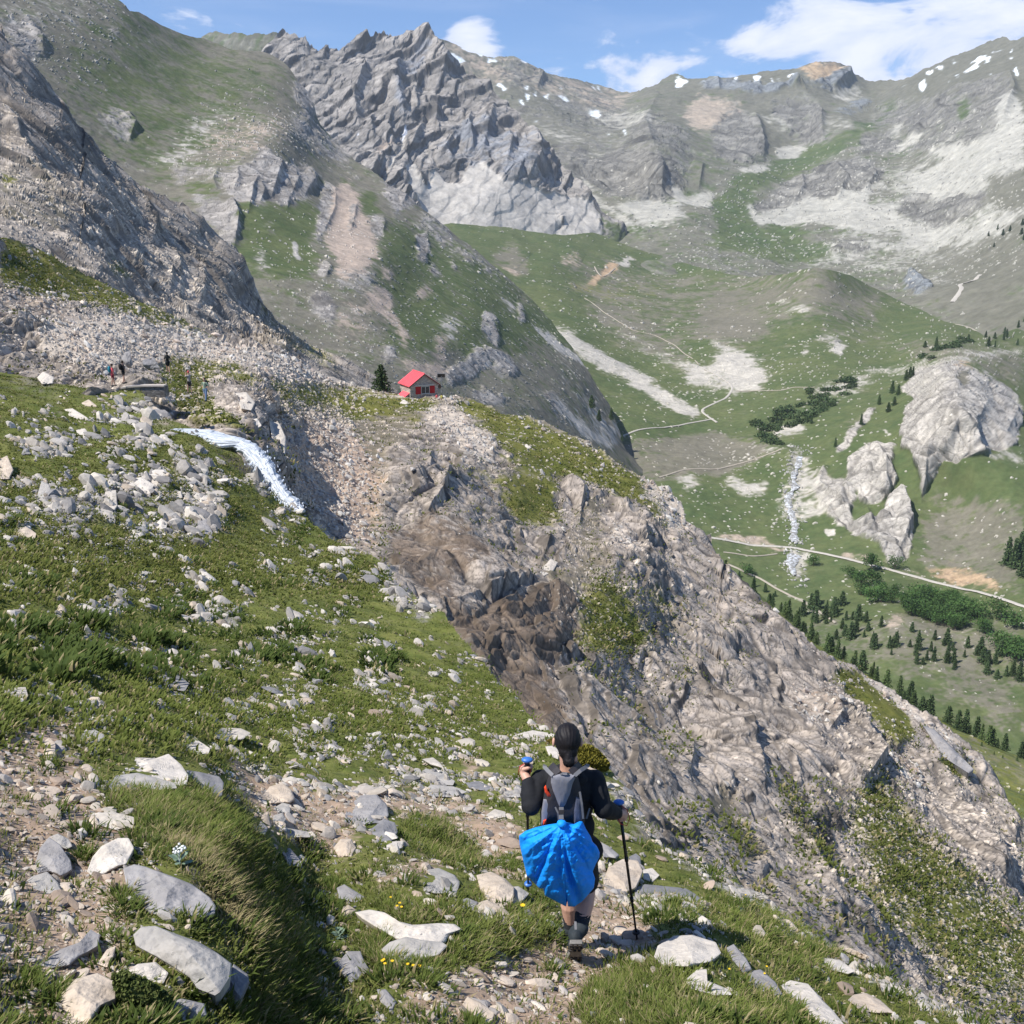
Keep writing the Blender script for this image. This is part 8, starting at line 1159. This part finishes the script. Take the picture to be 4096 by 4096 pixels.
# small walkers far away
def walker(px, py, Y, hgt, top, legs, shade, hair, label, pose='stand', pack=None, yaw=0., skirt=False, step=.12, arms='down'):
    base = yd(px, py, Y); o = empty('person', base, yaw, label=label, cat='person'); s = hgt / 1.75; mats = lambda c, nm: flat_mat(nm, c, .8, .1, 20); b = MB(); hip = np.array([0, 0, .92]); st = step
    kn = [np.array([-.09, st * .6, .49]), np.array([.09, -st * .2, .49])]; an = [np.array([-.09, st, .07]), np.array([.09, -st, .07])]
    if pose == 'sit': hip = np.array([0, 0, .45]); kn = [np.array([-.1, -.42, .5]), np.array([.1, -.42, .5])]; an = [np.array([-.1, -.46, .07]), np.array([.1, -.46, .07])]
    ch = hip + (0, .02, .42); hd = hip + (0, .03, .74)
    limb(b, [hip, ch], (.10, .11)); limb(b, [ch, hd], (.06, .05)); b.ell(hd + (0, 0, .03), (.08, .095, .12))
    el = [ch + (-.24, -.02, -.12), ch + (.24, .02, -.12)]; ha = [hip + (-.25, .1, .08), hip + (.25, .12, .08)]
    if arms == 'up': el = [ch + (-.22, .12, .02), ch + (.22, .12, .02)]; ha = [hd + (-.1, .16, .0), hd + (.1, .16, .0)]
    if arms == 'hip': el = [ch + (-.32, -.05, -.15), ch + (.32, -.05, -.15)]; ha = [hip + (-.14, .05, .14), hip + (.14, .05, .14)]
    for i in (0, 1): limb(b, [ch + ((-.17, .17)[i], 0, .08), el[i], ha[i]], (.045, .038, .028)); b.ell(ha[i], (.03, .04, .045)); limb(b, [hip + ((-.09, .09)[i], 0, 0), kn[i], kn[i] * .5 + an[i] * .5 , an[i]], (.085, .055, .05, .035)); b.ell(an[i] + (0, .05, -.03), (.045, .12, .045))
    for q in (b,): q.V = [v * s for v in q.V]
    remeshed('body', b, M_SKIN, .022, o, 1); b = MB(); limb(b, [hip + (0, 0, .02), ch], (.135, .135)); b.ell(ch + (0, 0, .04), (.19, .12, .12))
    for i in (0, 1): limb(b, [ch + ((-.17, .17)[i], 0, .08), el[i]], (.062, .052))
    b.V = [v * s for v in b.V]; remeshed('shirt', b, mats(top, 'shirt_cloth'), .022, o, 1); b = MB(); b.ell(hip, (.16, .14, .12))
    for i in (0, 1): limb(b, [hip + ((-.09, .09)[i], 0, 0), hip * .35 + (kn[i]) * .65 if legs != 'long' else an[i] + (0, 0, .05)], (.11, .085 if legs != 'long' else .06))
    b.V = [v * s for v in b.V]; remeshed('trousers', b, mats(shade, 'trouser_cloth'), .022, o, 1); b = MB(); b.ell(hd + (0, -.02, .06), (.09, .1, .11)); b.V = [v * s for v in b.V]; b.build('hair', mats(hair, 'hair_tone'), o, True)
    for i in (0, 1): b = MB(); b.ell(an[i] + (0, .05, -.03), (.055, .14, .055)); b.V = [v * s for v in b.V]; b.build('shoe', M_BOOT, o, True)
    if pack is not None:
        k = empty('backpack', base + np.array([0, 0, 0]), yaw, label=pack[1], cat='backpack'); b = MB(); b.ell(ch + (0, -.22, .02), (.17, .12, .28)); b.ell(ch + (0, -.2, -.12), (.15, .12, .14)); b.V = [v * s for v in b.V]; remeshed('pack_body', b, mats(pack[0], 'pack_cloth'), .03, k, 1); b = MB()
        for sx in (-.11, .11): b.tube([ch * s + np.array([sx, -.14, .18]) * s, ch * s + np.array([sx, 0, .2]) * s, ch * s + np.array([sx, .12, .02]) * s], .02, 6)
        b.build('strap', M_DGREY, k)
    return o
walker(113.5, 386.0, 80.2, 1.68, (.75, .12, .14), 's', (.25, .03, .05), (.05, .03, .02), 'walker in red top and shorts with a teal pack, first on the stone wall path', yaw=-1.2, pack=((.02, .22, .30), 'teal backpack on the walker in red on the stone wall path'))
walker(124.2, 383.4, 81.0, 1.72, (.02, .02, .024), 's', (.012, .012, .014), (.02, .015, .01), 'walker in black standing beside the one in red on the wall path', yaw=-.8, pack=((.014, .014, .016), 'black backpack on the second walker on the wall path'))
walker(168.5, 372.8, 88, 1.72, (.02, .022, .022), 's', (.012, .012, .014), (.015, .012, .01), 'walker all in black climbing the path above the stone wall', yaw=.3, step=.2, pack=((.016, .018, .016), 'dark backpack on the black-clad walker above the wall'))
walker(190.0, 393.2, 80, 1.70, (.34, .31, .28), 's', (.04, .035, .03), (.55, .10, .10), 'walker in grey shirt and red cap on the turf right of the stone wall', yaw=.9, arms='up')
walker(206.0, 401.0, 77, 1.70, (.28, .36, .26), 'long', (.16, .24, .36), (.03, .02, .015), 'walker in pale green top and light blue trousers, lowest on the turf', yaw=2.8, arms='hip', pack=((.02, .02, .022), 'black backpack on the walker in light blue trousers'))
walker(436.8, 401.2, HUT_Y - 4, 1.7, (.70, .13, .13), 's', (.30, .03, .03), (.02, .015, .01), 'person in red sitting outside the right corner of the hut', 'sit', yaw=.5); walker(441.6, 401.6, HUT_Y - 4.2, 1.7, (.45, .42, .10), 's', (.05, .05, .05), (.02, .015, .01), 'person in yellow-green sitting right of the one in red by the hut', 'sit', yaw=-.4)
# ------------------------------------------------------------------ mountain air
hz = MB(); hz.box((0, 2600, 150), (9000, 6400, 1500)); M_HAZE = bpy.data.materials.new('thin_air'); M_HAZE.use_nodes = True; nt = M_HAZE.node_tree; nt.nodes.clear(); o_ = nt.nodes.new('ShaderNodeOutputMaterial'); v_ = nt.nodes.new('ShaderNodeVolumePrincipled'); v_.inputs['Color'].default_value = (.78, .88, 1, 1); v_.inputs['Density'].default_value = .000045; v_.inputs['Anisotropy'].default_value = 0.0; v_.inputs['Density Attribute'].default_value = ''; nt.links.new(v_.outputs[0], o_.inputs['Volume'])
tag(hz.build('haze', M_HAZE), kind='stuff')
allz = [l['P'].reshape(-1, 3) for l in LAYERS.values()]; print('EXTENT', np.min([a.min(0) for a in allz], 0), np.max([a.max(0) for a in allz], 0))
